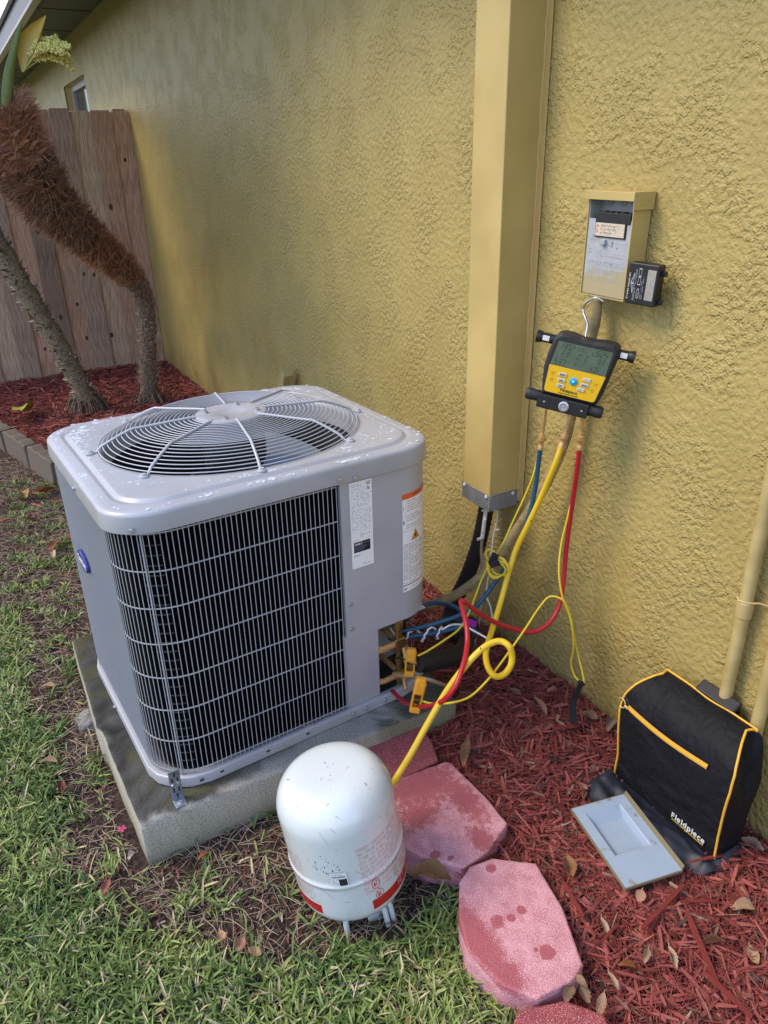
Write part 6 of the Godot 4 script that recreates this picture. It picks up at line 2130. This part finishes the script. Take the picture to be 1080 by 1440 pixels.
func box_cover() -> void:
	# the disconnect's lift-off door, lying on the mulch
	var o: Vector3 = Vector3(-0.9535, 0.0600, 0.3367)
	var px: Vector3 = Vector3(-0.9321, 0.0620, 0.1968)
	var py: Vector3 = Vector3(-0.7363, 0.0550, 0.3949)
	var pr: Vector3 = Vector3(-0.7183, 0.0500, 0.2485)
	var x := (px - o + pr - py).normalized()
	var z := (py - o + pr - px).normalized()
	var skew := x.dot(z) * 0.5
	x = (x - z * skew).normalized()
	z = (z - x * z.dot(x)).normalized()
	var t := thing("box_cover", "pale blue-grey metal cover with a recessed panel lying on the mulch before the bag", "cover", Transform3D(Basis(x, z.cross(x), z), (o + px + py + pr) / 4 - x * (o.distance_to(px) + py.distance_to(pr)) / 4 - z * (o.distance_to(py) + px.distance_to(pr)) / 4 + Vector3(0, 0.018, 0)))
	var w := (o.distance_to(px) + py.distance_to(pr)) / 2
	var l := (o.distance_to(py) + px.distance_to(pr)) / 2
	var lev := [[0.0, 0.0, 0.0], [0.22, 0.16, 0.0], [0.235, 0.17, -0.001], [0.30, 0.24, -0.014], [0.5, 0.42, -0.016]]
	var b := MB.new()
	# frame of rectangles from the rim down into the dished panel
	var rect := func(k: int) -> Array:
		var a = [[0.0, 1.0, 0.0, 1.0, 0.0], [0.17, 0.83, 0.10, 0.66, 0.0], [0.185, 0.815, 0.11, 0.65, -0.0015], [0.27, 0.78, 0.22, 0.64, -0.016]][k]
		return [Vector3(a[0] * w, a[4], a[2] * l), Vector3(a[1] * w, a[4], a[2] * l), Vector3(a[1] * w, a[4], a[3] * l), Vector3(a[0] * w, a[4], a[3] * l)]
	for k in 3:
		var p: Array = rect.call(k)
		var q: Array = rect.call(k + 1)
		for s in 4:
			var n := (s + 1) % 4
			b.quad(p[n], p[s], q[s], q[n])
	var q: Array = rect.call(3)
	b.quad(q[3], q[2], q[1], q[0])
	var pm := smat(lin(0.50, 0.56, 0.66), 0.45)
	var spots := ntex(0.012, 4, 151, [Color(0.60, 0.665, 0.74), Color(0.585, 0.65, 0.725), Color(0.52, 0.49, 0.42)], [0.0, 0.78, 0.93], 512)
	pm = tri_mat(spots, 0.35, 0.42)
	put(b, "panel", pm, t)
	b = MB.new()
	var tan = M.trim
	b.rbox(T(w / 2, -0.004, -0.0012), Vector3(w + 0.004, 0.008, 0.0022), 0.0008)
	b.rbox(T(w / 2, -0.004, l + 0.0012), Vector3(w + 0.004, 0.008, 0.0022), 0.0008)
	b.rbox(T(-0.0012, -0.004, l / 2), Vector3(0.0022, 0.008, l), 0.0008)
	b.rbox(Transform3D(Basis(Vector3(0, 0, 1), -0.3), Vector3(w + 0.002, 0.002, l / 2)), Vector3(0.0022, 0.020, l), 0.0008)
	put(b, "bent_edge", smat(lin(0.20, 0.165, 0.09), 0.6), t)

# ---------------------------------------------------------------- litter, mulch, grass
func leaf_mesh(l: float, w: float, curl: float, bend: float, teeth := 0.0) -> MB:
	var b := MB.new()
	b.grid(6, 12, func(i: int, j: int) -> Vector3:
		var u := i / 6.0 * 2 - 1
		var v := j / 12.0
		var ww := w * pow(sin(PI * clampf(v * 0.94 + 0.03, 0, 1)), 0.75) * (1.0 + teeth * sin(v * 37.0 + i))
		return Vector3(u * ww / 2, curl * u * u * sin(v * PI) + bend * sin(v * PI) + 0.06 * w * sin(v * 9.0 + u * 2.0), (v - 0.5) * l))
	b.tube([Vector3(0, 0.0, -l * 0.47), Vector3(0.002, 0.003, -l * 0.62)], 0.0011, 5)
	return b

func litter() -> void:
	rng.seed = 90
	var veins := ntex(0.05, 4, 161, [Color(0.62, 0.60, 0.58), Color(1, 1, 1)], [0.2, 0.75], 256)
	var list := [
		[Vector3(-1.2481, 0.0700, 0.4521), 0.105, 0.040, Color(0.40, 0.24, 0.14), 1.0, "long curled tan leaf on the mulch right of the dark paver"],
		[Vector3(-0.9885, 0.0450, 0.7275), 0.105, 0.062, Color(0.36, 0.20, 0.085), 2.7, "big crumpled brown leaf in the grass between tank and pink paver"],
		[Vector3(-0.7008, 0.0550, 0.4827), 0.040, 0.018, Color(0.52, 0.42, 0.33), 1.4, "small pale oval leaf on the mulch left of the foreground hollow"],
		[Vector3(-0.6146, 0.0500, 0.4547), 0.034, 0.020, Color(0.45, 0.33, 0.24), 0.4, "short tan leaf on the mulch, left of the palest leaf"],
		[Vector3(-0.5857, 0.0520, 0.4130), 0.050, 0.018, Color(0.60, 0.50, 0.38), 1.0, "palest cream leaf in the right foreground mulch"],
		[Vector3(-0.6212, 0.0400, 0.4968), 0.042, 0.018, Color(0.30, 0.11, 0.025), 2.6, "rust orange leaf standing in the hollow of the mulch"],
		[Vector3(-0.6099, 0.0500, 0.5474), 0.040, 0.017, Color(0.50, 0.38, 0.28), 1.6, "pale leaf at the lower rim of the hollow in the mulch"],
		[Vector3(-0.5883, 0.0500, 0.5994), 0.050, 0.026, Color(0.44, 0.30, 0.21), 0.7, "tan leaf beside the red paver at the photo's lower border"],
		[Vector3(-0.6365, 0.0600, 0.6151), 0.045, 0.030, Color(0.36, 0.25, 0.18), 2.1, "brown leaf in the heap between the two lower pavers"],
		[Vector3(-0.6312, 0.0550, 0.6406), 0.040, 0.028, Color(0.25, 0.17, 0.12), 0.3, "dark leaf at the bottom of the heap between the two lower pavers"],
		[Vector3(-0.6165, 0.0550, 0.6148), 0.042, 0.026, Color(0.30, 0.22, 0.16), 1.2, "greyish leaf on the right of the heap between the two lower pavers"],
		[Vector3(-0.8493, 0.0550, 0.4467), 0.060, 0.034, Color(0.36, 0.19, 0.08), 0.9, "ragged brown leaf on the mulch left of the blue-grey cover"],
		[Vector3(-1.0405, 0.0600, 0.1930), 0.040, 0.032, Color(0.30, 0.18, 0.14), 0.2, "round mauve-brown leaf on the mulch left of the bag"],
		[Vector3(-1.0083, 0.0600, 0.2591), 0.028, 0.018, Color(0.40, 0.24, 0.17), 1.9, "tiny tan leaf on the mulch above the blue-grey cover"],
		[Vector3(-1.0064, 0.0600, 0.1838), 0.034, 0.026, Color(0.35, 0.22, 0.18), 1.2, "small brown leaf touching the bag's slumped flap"],
		[Vector3(-1.2385, 0.0600, 0.1461), 0.036, 0.014, Color(0.66, 0.50, 0.36), 0.6, "bright cream leaf on the mulch left of the hanging black strap"],
		[Vector3(-1.2108, 0.0600, 0.1571), 0.042, 0.022, Color(0.44, 0.25, 0.18), 1.6, "pinkish leaf on the mulch just under the bright cream leaf"],
		[Vector3(-1.2978, 0.0650, 0.1564), 0.075, 0.026, Color(0.36, 0.22, 0.15), 1.5, "long brown leaf on the mulch below the yellow hose loop"],
		[Vector3(-1.3861, 0.0650, 0.1801), 0.050, 0.028, Color(0.33, 0.19, 0.12), 1.9, "brown leaf on the mulch under the yellow hose loop"],
		[Vector3(-1.3296, 0.0650, 0.0842), 0.040, 0.024, Color(0.38, 0.17, 0.11), 2.7, "reddish leaf on the mulch near the wall, left of the strap"],
		[Vector3(-1.1957, 0.0650, 0.0610), 0.050, 0.034, Color(0.30, 0.19, 0.13), 2.3, "brown leaf against the wall right of the hanging black strap"],
		[Vector3(-1.1398, 0.0600, 0.0361), 0.050, 0.040, Color(0.30, 0.24, 0.21), 0.5, "grey-brown leaf against the wall beside the bag's top left corner"],
		[Vector3(-1.1015, 0.0600, 0.0499), 0.032, 0.024, Color(0.44, 0.35, 0.28), 1.5, "pale leaf wedged between the wall and the bag's left edge"],
		[Vector3(-0.6813, 0.0600, 0.0488), 0.060, 0.028, Color(0.38, 0.28, 0.22), 1.9, "tan leaf on the mulch by the wall right of the bag"],
		[Vector3(-0.5858, 0.0550, 0.2012), 0.050, 0.034, Color(0.46, 0.33, 0.22), 2.4, "ragged tan leaf on the mulch at the photo's right border"],
		[Vector3(-0.5115, 0.0500, 0.2688), 0.046, 0.034, Color(0.50, 0.36, 0.24), 0.9, "light tan leaf low on the photo's right border"],
		[Vector3(-0.5674, 0.0500, 0.3211), 0.060, 0.016, Color(0.34, 0.18, 0.09), 2.5, "slim brown leaf on the mulch among long red chips"],
		[Vector3(-0.7156, 0.0550, 0.3658), 0.034, 0.026, Color(0.58, 0.36, 0.27), 0.4, "pink-tan leaf touching the lower end of the blue-grey cover"],
		[Vector3(-1.7741, 0.1000, 0.1761), 0.050, 0.030, Color(0.33, 0.22, 0.16), 0.9, "brown leaf on the mulch between the suction line and the red hose"],
		[Vector3(-3.9068, 0.0200, 1.2088), 0.16, 0.10, Color(0.45, 0.20, 0.09), 0.6, "large curled orange-brown leaf on the soil right below the edging blocks"],
		[Vector3(-3.9037, 0.0200, 1.3061), 0.13, 0.06, Color(0.50, 0.30, 0.17), 1.5, "tan leaf on the soil left of the large orange-brown leaf"],
		[Vector3(-3.2321, 0.0200, 1.2394), 0.11, 0.05, Color(0.33, 0.13, 0.07), 1.1, "dark red-brown leaf on the soil above the white leaf"],
		[Vector3(-3.1433, 0.0200, 1.2563), 0.055, 0.038, Color(0.66, 0.58, 0.42), 1.4, "nearly white leaf in the grass left of the unit's badge"],
		[Vector3(-2.2092, 0.0100, 1.3874), 0.05, 0.024, Color(0.56, 0.38, 0.24), 2.6, "tan leaf on the soil left of the pad's far corner"],
		[Vector3(-1.8460, 0.0150, 1.4301), 0.055, 0.022, Color(0.46, 0.33, 0.22), 2.7, "tan leaf at the lawn's edge beside the pad's left side"],
		[Vector3(-1.7250, 0.0150, 1.4128), 0.05, 0.024, Color(0.22, 0.06, 0.045), 1.5, "dark red leaf at the lawn's edge beside the pad's left side"],
		[Vector3(-1.3191, 0.0200, 1.1520), 0.030, 0.016, Color(0.45, 0.12, 0.035), 0.2, "small bright rust leaf on the soil below the pad's front"],
		[Vector3(-1.1053, 0.0200, 1.1757), 0.032, 0.028, Color(0.56, 0.36, 0.25), 1.4, "left one of three round tan leaves on the soil in front of the tank"],
		[Vector3(-1.0658, 0.0200, 1.1484), 0.034, 0.030, Color(0.42, 0.23, 0.17), 0.6, "middle and darkest of three round leaves on the soil in front of the tank"],
		[Vector3(-1.0353, 0.0200, 1.1265), 0.032, 0.030, Color(0.60, 0.38, 0.26), 2.2, "right one of three round tan leaves on the soil in front of the tank"],
		[Vector3(-1.4052, 0.0200, 1.2970), 0.030, 0.024, Color(0.60, 0.56, 0.52), 0.5, "whitish scrap of leaf on the soil at the pad's near corner"],
		[Vector3(-1.3485, 0.0200, 1.3677), 0.040, 0.024, Color(0.36, 0.15, 0.10), 1.0, "red-brown leaf at the lawn's edge near the pad's corner"],
	]
	for a in list:
		var b := leaf_mesh(a[1] * 0.9, a[2] * rng.randf_range(0.65, 0.9), rng.randf_range(0.004, 0.016) * a[1] / 0.05, rng.randf_range(-0.008, 0.008), rng.randf_range(0.0, 0.22))
		var m := tri_mat(veins, 0.03, 0.75, veins, 0.05, false)
		m.albedo_color = (a[3] * Color(1.0, 0.90, 0.80)).linear_to_srgb()
		m.backlight_enabled = true
		m.backlight = Color(0.25, 0.2, 0.15)
		var o := put(b, "dry_leaf", m)
		o.transform = Transform3D(Basis.from_euler(Vector3(rng.randf_range(-0.25, 0.25), a[4] + rng.randf_range(-0.2, 0.2), rng.randf_range(-0.25, 0.25))), a[0] + Vector3(0, 0.006, 0))
		tag(o, a[5], "leaf", "fallen leaves")
	var yl := leaf_mesh(0.24, 0.13, 0.02, 0.02)
	var ym := smat(lin(0.34, 0.36, 0.05), 0.5)
	var yo := put(yl, "fallen_leaf", ym)
	yo.transform = Transform3D(Basis.from_euler(Vector3(-0.3, 1.25, 0.25)), Vector3(-5.1468, 0.1200, 1.1620))
	tag(yo, "broad yellow-green leaf lying on the mulch at the foot of the fence", "leaf", "fallen leaves")
	var fl := MB.new()
	for k in 5:
		var a := TAU * k / 5
		fl.rbox(Transform3D(Basis(Vector3.UP, -a), Vector3(cos(a) * 0.006, 0.004, sin(a) * 0.006)), Vector3(0.010, 0.0015, 0.006), 0.0006)
	tag(put(fl, "fallen_petal", smat(lin(0.5, 0.05, 0.16), 0.6)), "tiny bright pink flower scrap on the soil beside the pad", "petal").position = Vector3(-1.5104, 0.0120, 1.3020)
	for q in [[Vector3(-1.9956, -0.0000, 1.2986), 0.045, "rough grey stone half under the pad's left edge"], [Vector3(-1.4461, 0.0700, 0.4513), 0.035, "grey broken stone between the pad and the dark paver"]]:
		var st := MB.new()
		var sn := noise(25.0, 3, 5)
		st.grid(20, 12, func(i: int, j: int) -> Vector3:
			var a := -TAU * i / 20.0
			var e := PI * (j / 12.0 - 0.5)
			var d := Vector3(cos(a) * cos(e), sin(e) * 0.6, sin(a) * cos(e))
			return d * q[1] * (1.0 + 0.5 * sn.get_noise_3dv(d * 0.05)))
		tag(put(st, "stone", tri_mat(ntex(0.08, 3, 171, [Color(0.35, 0.34, 0.33), Color(0.62, 0.60, 0.57)], [0.2, 0.8], 256), 0.1, 0.9)), q[2], "stone").position = q[0]
	# a painted stub that stands by the wall behind the unit
	var sb := MB.new()
	sb.rbox(Transform3D(Basis(Vector3(0, 0, 1), -0.45), Vector3.ZERO), Vector3(0.055, 0.20, 0.05), 0.004)
	var so := put(sb, "downspout_shoe", M.pvc)
	so.position = Vector3(-3.40, 0.505, 0.06)
	tag(so, "tan stub of pipe on the wall just above the unit's far edge", "pipe")
	# --- mulch chips
	var chips := []
	for v in 4:
		var b := MB.new()
		var l := 1.0
		var sec := []
		var m := 5
		for k in m:
			var u := k / (m - 1.0)
			var w: float = [[0.7, 1.0, 0.75, 1.0, 0.6], [0.5, 0.95, 0.8, 0.95, 0.75], [0.3, 0.8, 0.7, 1.0, 0.4], [0.6, 0.7, 1.0, 0.75, 0.15]][v][k]
			var off: float = [0.0, 0.04, -0.03, 0.05, 0.0][(k + v) % 5]
			sec.append([Vector3(-w / 2 + off, -0.3 * w, (u - 0.5) * l), Vector3(w / 2 + off, -0.25 * w, (u - 0.5) * l + 0.03), Vector3(w * 0.45 + off, 0.3 * w, (u - 0.5) * l - 0.02), Vector3(-w * 0.4 + off, 0.25 * w, (u - 0.5) * l)])
		for k in m - 1:
			for s in 4:
				var n := (s + 1) % 4
				b.quad(sec[k][n], sec[k][s], sec[k + 1][s], sec[k + 1][n])
		b.quad(sec[0][0], sec[0][1], sec[0][2], sec[0][3])
		b.quad(sec[m - 1][3], sec[m - 1][2], sec[m - 1][1], sec[m - 1][0])
		for i in b.v.size(): b.v[i].x *= 1.0
		chips.append(b.mesh())
	M.chip_mesh = chips[1]
	var pn := poly(MULCH_NEAR)
	var pf := poly(MULCH_FAR)
	var cx := [[], [], [], []]
	var cc := [[], [], [], []]
	var hn := noise(5.0, 2, 181)
	for k in 120000:
		var far := k % 4 == 0
		var x := rng.randf_range(-6.2, -2.6) if far else rng.randf_range(-2.6, 0.45)
		var z := rng.randf_range(0.0, 1.5) if far else rng.randf_range(0.0, 0.95)
		var p := Vector2(x, z)
		if not (Geometry2D.is_point_in_polygon(p, pn) or Geometry2D.is_point_in_polygon(p, pf)): 
			if rng.randf() > 0.02: continue
			if z < 0.9: continue
		if not far and x < -1.45 and z > 0.38: continue
		var q := rng.randf()
		var l := rng.randf_range(0.015, 0.055)
		var w := rng.randf_range(0.0008, 0.0026)
		if q > 0.86:
			l = rng.randf_range(0.03, 0.07); w = rng.randf_range(0.004, 0.009)
		if q > 0.988:
			l = rng.randf_range(0.06, 0.10); w = rng.randf_range(0.007, 0.012)
		if far: w *= 1.6; l *= 1.4
		var lift := rng.randf_range(0.0, 0.016) + 0.004
		var ba := Basis(Vector3.UP, rng.randf() * TAU) * Basis(Vector3(1, 0, 0), rng.randfn(0, 0.22)) * Basis(Vector3(0, 0, 1), rng.randf_range(-0.6, 0.6))
		var v := rng.randi() % 4
		if p.x > -1.0 and p.x < -0.66 and p.y > 0.15 and p.y < 0.44 and lift > 0.004: lift = 0.002
		cx[v].append(Transform3D(ba.scaled_local(Vector3(w, w * rng.randf_range(0.5, 1.0), l)), Vector3(x, ground_y(x, z) + lift, z)))
		var c := Color(0.46, 0.088, 0.070).lerp(Color(0.20, 0.034, 0.030), rng.randf())
		if q > 0.86: c = Color(0.50, 0.125, 0.10).lerp(Color(0.26, 0.054, 0.045), rng.randf())
		var o := rng.randf()
		if o > 0.975: c = Color(0.42, 0.27, 0.19)
		elif o > 0.93: c = Color(0.22, 0.11, 0.08)
		elif o > 0.90: c = Color(0.07, 0.035, 0.028)
		cc[v].append(c)
	for v in 4: swarm("mulch", chips[v], M.chip_vc, cx[v], cc[v])
	# the chips that stand out, each a thing of its own
	var big := [[Vector3(-0.6718, 0.0550, 0.3416), 0.201, 0.016, -2.934, "long thick red chip on the mulch pointing at the cover's lower corner"], [Vector3(-0.5680, 0.0550, 0.3512), 0.181, 0.018, 1.114, "longest red chip slanting across the right foreground mulch"], [Vector3(-0.6932, 0.0550, 0.1222), 0.244, 0.012, 2.899, "long dark red splinter lying along the bag's lower right edge"], [Vector3(-0.6412, 0.0550, 0.2689), 0.096, 0.010, 2.677, "short bright red chip lying level on the mulch below the bag"], [Vector3(-0.7777, 0.0550, 0.4992), 0.099, 0.013, 1.393, "broad red chip on the mulch right of the pink paver with the damp blotch"], [Vector3(-1.1990, 0.0550, 0.1486), 0.095, 0.020, 2.882, "flat wide red chip on the mulch below the pinkish leaf"], [Vector3(-1.1527, 0.0550, 0.2235), 0.084, 0.016, 0.933, "stubby upright red chip on the mulch below the flat wide chip"], [Vector3(-0.6838, 0.0550, 0.4841), 0.074, 0.010, -2.893, "red chip above the hollow in the foreground mulch"], [Vector3(-1.3605, 0.0550, 0.2594), 0.101, 0.010, 1.441, "slim red chip on the mulch right of the thick yellow hose"], [Vector3(-0.4821, 0.0550, 0.3839), 0.120, 0.016, 1.700, "thick red chip at the photo's lower right"]]
	for k in big.size():
		var a = big[k]
		var m2 := tri_mat(ntex(0.04, 4, 66, [Color(0.42, 0.13, 0.115), Color(0.62, 0.25, 0.22)], [0.2, 0.8], 256) if not M.has("chipt") else M.chipt, 0.12, 0.7, M.grit, 0.06, false)
		M.chipt = m2.albedo_texture
		m2.uv1_scale = Vector3(40, 40, 6)
		var o := put(chips[k % 4], "mulch_chip", m2)
		o.transform = Transform3D((Basis(Vector3.UP, a[3]) * Basis(Vector3(1, 0, 0), 0.08)).scaled_local(Vector3(a[2] * 0.75, a[2] * 0.5, a[1] * 0.85)), a[0] + Vector3(0, 0.010, 0))
		tag(o, a[4], "wood chip", "large mulch chips")

func plants() -> void:
	rng.seed = 99
	var lawn := poly(LAWN)
	# blades: broad, folded, bent
	var blades := []
	for v in 4:
		var b := MB.new()
		var m := 5
		for j in m + 1:
			var u := j / float(m)
			var w: float = 0.5 * (1.0 - 0.15 * u) if u < 0.75 else 0.5 * (0.8875 - 0.0) * (1.0 - (u - 0.75) / 0.25 * 0.92)
			var bend: float = [0.15, 0.45, 0.75, 1.05][v]
			var a := u * bend
			var y := u * cos(a * 0.6)
			var z := u * sin(a) * 0.85
			for s in 3:
				b.vert(Vector3((s - 1.0) * w, y + (0.0 if s == 1 else 0.02), z + (0.0 if s == 1 else -0.05 * (1 - u))), Vector3.ZERO)
		for j in m:
			for s in 2:
				var k := j * 3 + s
				b.tri(k, k + 1, k + 4); b.tri(k, k + 4, k + 3)
		b.smooth(0)
		blades.append(b.mesh())
	var gx := [[], [], [], []]
	var gc := [[], [], [], []]
	var dn := noise(6.0, 3, 191)
	var en := noise(14.0, 2, 192)
	var hue := noise(3.5, 3, 193)
	var holes := [Vector2(-1.05, 0.87), Vector2(-1.35, 0.60)]
	var pave := [poly([[-0.95, 0.655], [-0.945, 0.59], [-0.885, 0.51], [-0.65, 0.585], [-0.64, 0.62], [-0.648, 0.705], [-0.70, 0.745], [-0.79, 0.765], [-0.865, 0.735]]), poly([[-0.655, 0.745], [-0.625, 0.655], [-0.57, 0.612], [-0.36, 0.70], [-0.37, 0.78], [-0.47, 0.86], [-0.60, 0.83]])]
	for k in 290000:
		var x := rng.randf_range(-4.3, 0.5)
		var z := rng.randf_range(0.6, 2.1)
		var p := Vector2(x, z)
		var jit := Vector2(en.get_noise_2d(x, z), en.get_noise_2d(z + 5, x)) * 0.06
		var inside := Geometry2D.is_point_in_polygon(p + jit, lawn)
		var dens := 1.0
		var small := 1.0
		if not inside:
			# stray runners in the bare soil
			if z < 0.85 or x < -4.2 or x > -1.0: continue
			if x < -2.35 and x > -4.2:
				dens = smoothstep(0.05, 0.35, dn.get_noise_2d(x * 1.3, z * 1.3)) * 0.5; small = 0.75
			else:
				dens = smoothstep(0.12, 0.4, dn.get_noise_2d(x, z)) * 0.35 + 0.012
			if x < -1.385 and x > -2.30 and z < 1.30: continue
		else:
			dens = 0.62 + 0.5 * dn.get_noise_2d(x, z)
			if x < -2.45: dens *= smoothstep(-0.25, 0.2, dn.get_noise_2d(x * 0.8, z * 0.8) + 0.12); small = 0.85
			if z > 1.75: dens *= 0.6
			if Vector2(x + 1.30, z - 1.27).length() < 0.10: dens *= 0.4
		if p.distance_to(Vector2(-1.06, 0.87)) < 0.12: continue
		var hit := false
		for pv in pave:
			if Geometry2D.is_point_in_polygon(p, pv): hit = true
		if hit or rng.randf() > dens: continue
		var l := (rng.randf_range(0.018, 0.048) + (0.022 * rng.randf() if rng.randf() < 0.15 else 0.0)) * small
		var w := rng.randf_range(0.0025, 0.0060)
		var lean := rng.randf_range(0.2, 1.15)
		var ba := Basis(Vector3.UP, rng.randf() * TAU) * Basis(Vector3(1, 0, 0), lean) * Basis(Vector3.UP, rng.randf_range(-0.7, 0.7))
		var v := rng.randi() % 4
		gx[v].append(Transform3D(ba.scaled_local(Vector3(w, l, l)), Vector3(x, ground_y(x, z) - 0.002 + rng.randf_range(0.0, 0.012), z)))
		var h := clampf(hue.get_noise_2d(x, z) * 1.1 + 0.45 + rng.randf_range(-0.3, 0.3), 0, 1)
		var c := Color(0.080, 0.148, 0.026).lerp(Color(0.28, 0.340, 0.088), h)
		var o := rng.randf()
		var dry := 0.08 + 0.17 * smoothstep(0.0, 0.5, dn.get_noise_2d(x * 0.7 + 30, z * 0.7))
		if o < dry: c = Color(0.34, 0.27, 0.14).lerp(Color(0.50, 0.43, 0.26), rng.randf())
		elif o < dry + 0.10: c = Color(0.24, 0.33, 0.10)
		gc[v].append(c)
	for v in 4: swarm("grass", blades[v], M.leaf_vc, gx[v], gc[v])
	# dead runners and straw over the soil
	var straws := []
	for v in 4:
		var b := MB.new()
		var pp := []
		for j in 6:
			var u := j / 5.0
			pp.append(Vector3(sin(u * 3.0 + v * 1.7) * 0.10 * (v + 1) * 0.5, 0.05 * sin(u * PI) * (v % 2 * 2 + 0.5), u - 0.5))
		b.tube(pp, [0.012, 0.017, 0.016, 0.019, 0.014, 0.006], 5, false)
		straws.append(b.mesh())
	var sx := [[], [], [], []]
	var sc := [[], [], [], []]
	for k in 42000:
		var x := rng.randf_range(-4.6, 0.4)
		var z := rng.randf_range(0.55, 1.9)
		var inside := Geometry2D.is_point_in_polygon(Vector2(x, z), lawn)
		if x < -1.385 and x > -2.30 and z < 1.30: continue
		if Geometry2D.is_point_in_polygon(Vector2(x, z), poly(MULCH_NEAR)) and rng.randf() > 0.12: continue
		if x < -2.3 and z < 1.05: continue
		if inside and rng.randf() > 0.35: continue
		if not inside and rng.randf() > 0.75 + dn.get_noise_2d(x * 2, z * 2): continue
		var l := rng.randf_range(0.02, 0.085)
		var v := rng.randi() % 4
		var ba := Basis(Vector3.UP, rng.randf() * TAU) * Basis(Vector3(1, 0, 0), rng.randfn(0, 0.2))
		sx[v].append(Transform3D(ba.scaled_local(Vector3(0.05, 0.05, l) * Vector3(1, 1, 1)), Vector3(x, ground_y(x, z) + rng.randf_range(0.001, 0.010), z)))
		var c := Color(0.26, 0.18, 0.12).lerp(Color(0.48, 0.37, 0.26), rng.randf())
		if rng.randf() < 0.35: c = Color(0.10, 0.06, 0.045).lerp(Color(0.16, 0.09, 0.065), rng.randf())
		if rng.randf() < 0.03: c = Color(0.22, 0.04, 0.03)
		sc[v].append(c)
	for v in 4: swarm("dead_grass", straws[v], M.plain_vc, sx[v], sc[v])
	# crumbs, bark and leaf bits that litter the bare soil
	var dx := []
	var dc := []
	for k in 26000:
		var x := rng.randf_range(-4.6, 0.4)
		var z := rng.randf_range(0.55, 1.9)
		if x < -1.385 and x > -2.30 and z < 1.30: continue
		if x < -2.3 and z < 1.05: continue
		if Geometry2D.is_point_in_polygon(Vector2(x, z), poly(MULCH_NEAR)): continue
		if Geometry2D.is_point_in_polygon(Vector2(x, z), lawn) and rng.randf() > 0.2: continue
		var s := rng.randf_range(0.002, 0.006)
		dx.append(Transform3D((Basis(Vector3.UP, rng.randf() * TAU) * Basis(Vector3(1, 0, 0), rng.randfn(0, 0.4))).scaled_local(Vector3(s, s * 0.5, s * rng.randf_range(1.0, 4.0))), Vector3(x, ground_y(x, z) + 0.003, z)))
		var c := Color(0.09, 0.06, 0.045).lerp(Color(0.26, 0.18, 0.13), rng.randf())
		if rng.randf() < 0.10: c = Color(0.25, 0.07, 0.05)
		if rng.randf() < 0.06: c = Color(0.46, 0.38, 0.30)
		dc.append(c)
	swarm("soil_litter", M.chip_mesh, M.plain_vc, dx, dc)
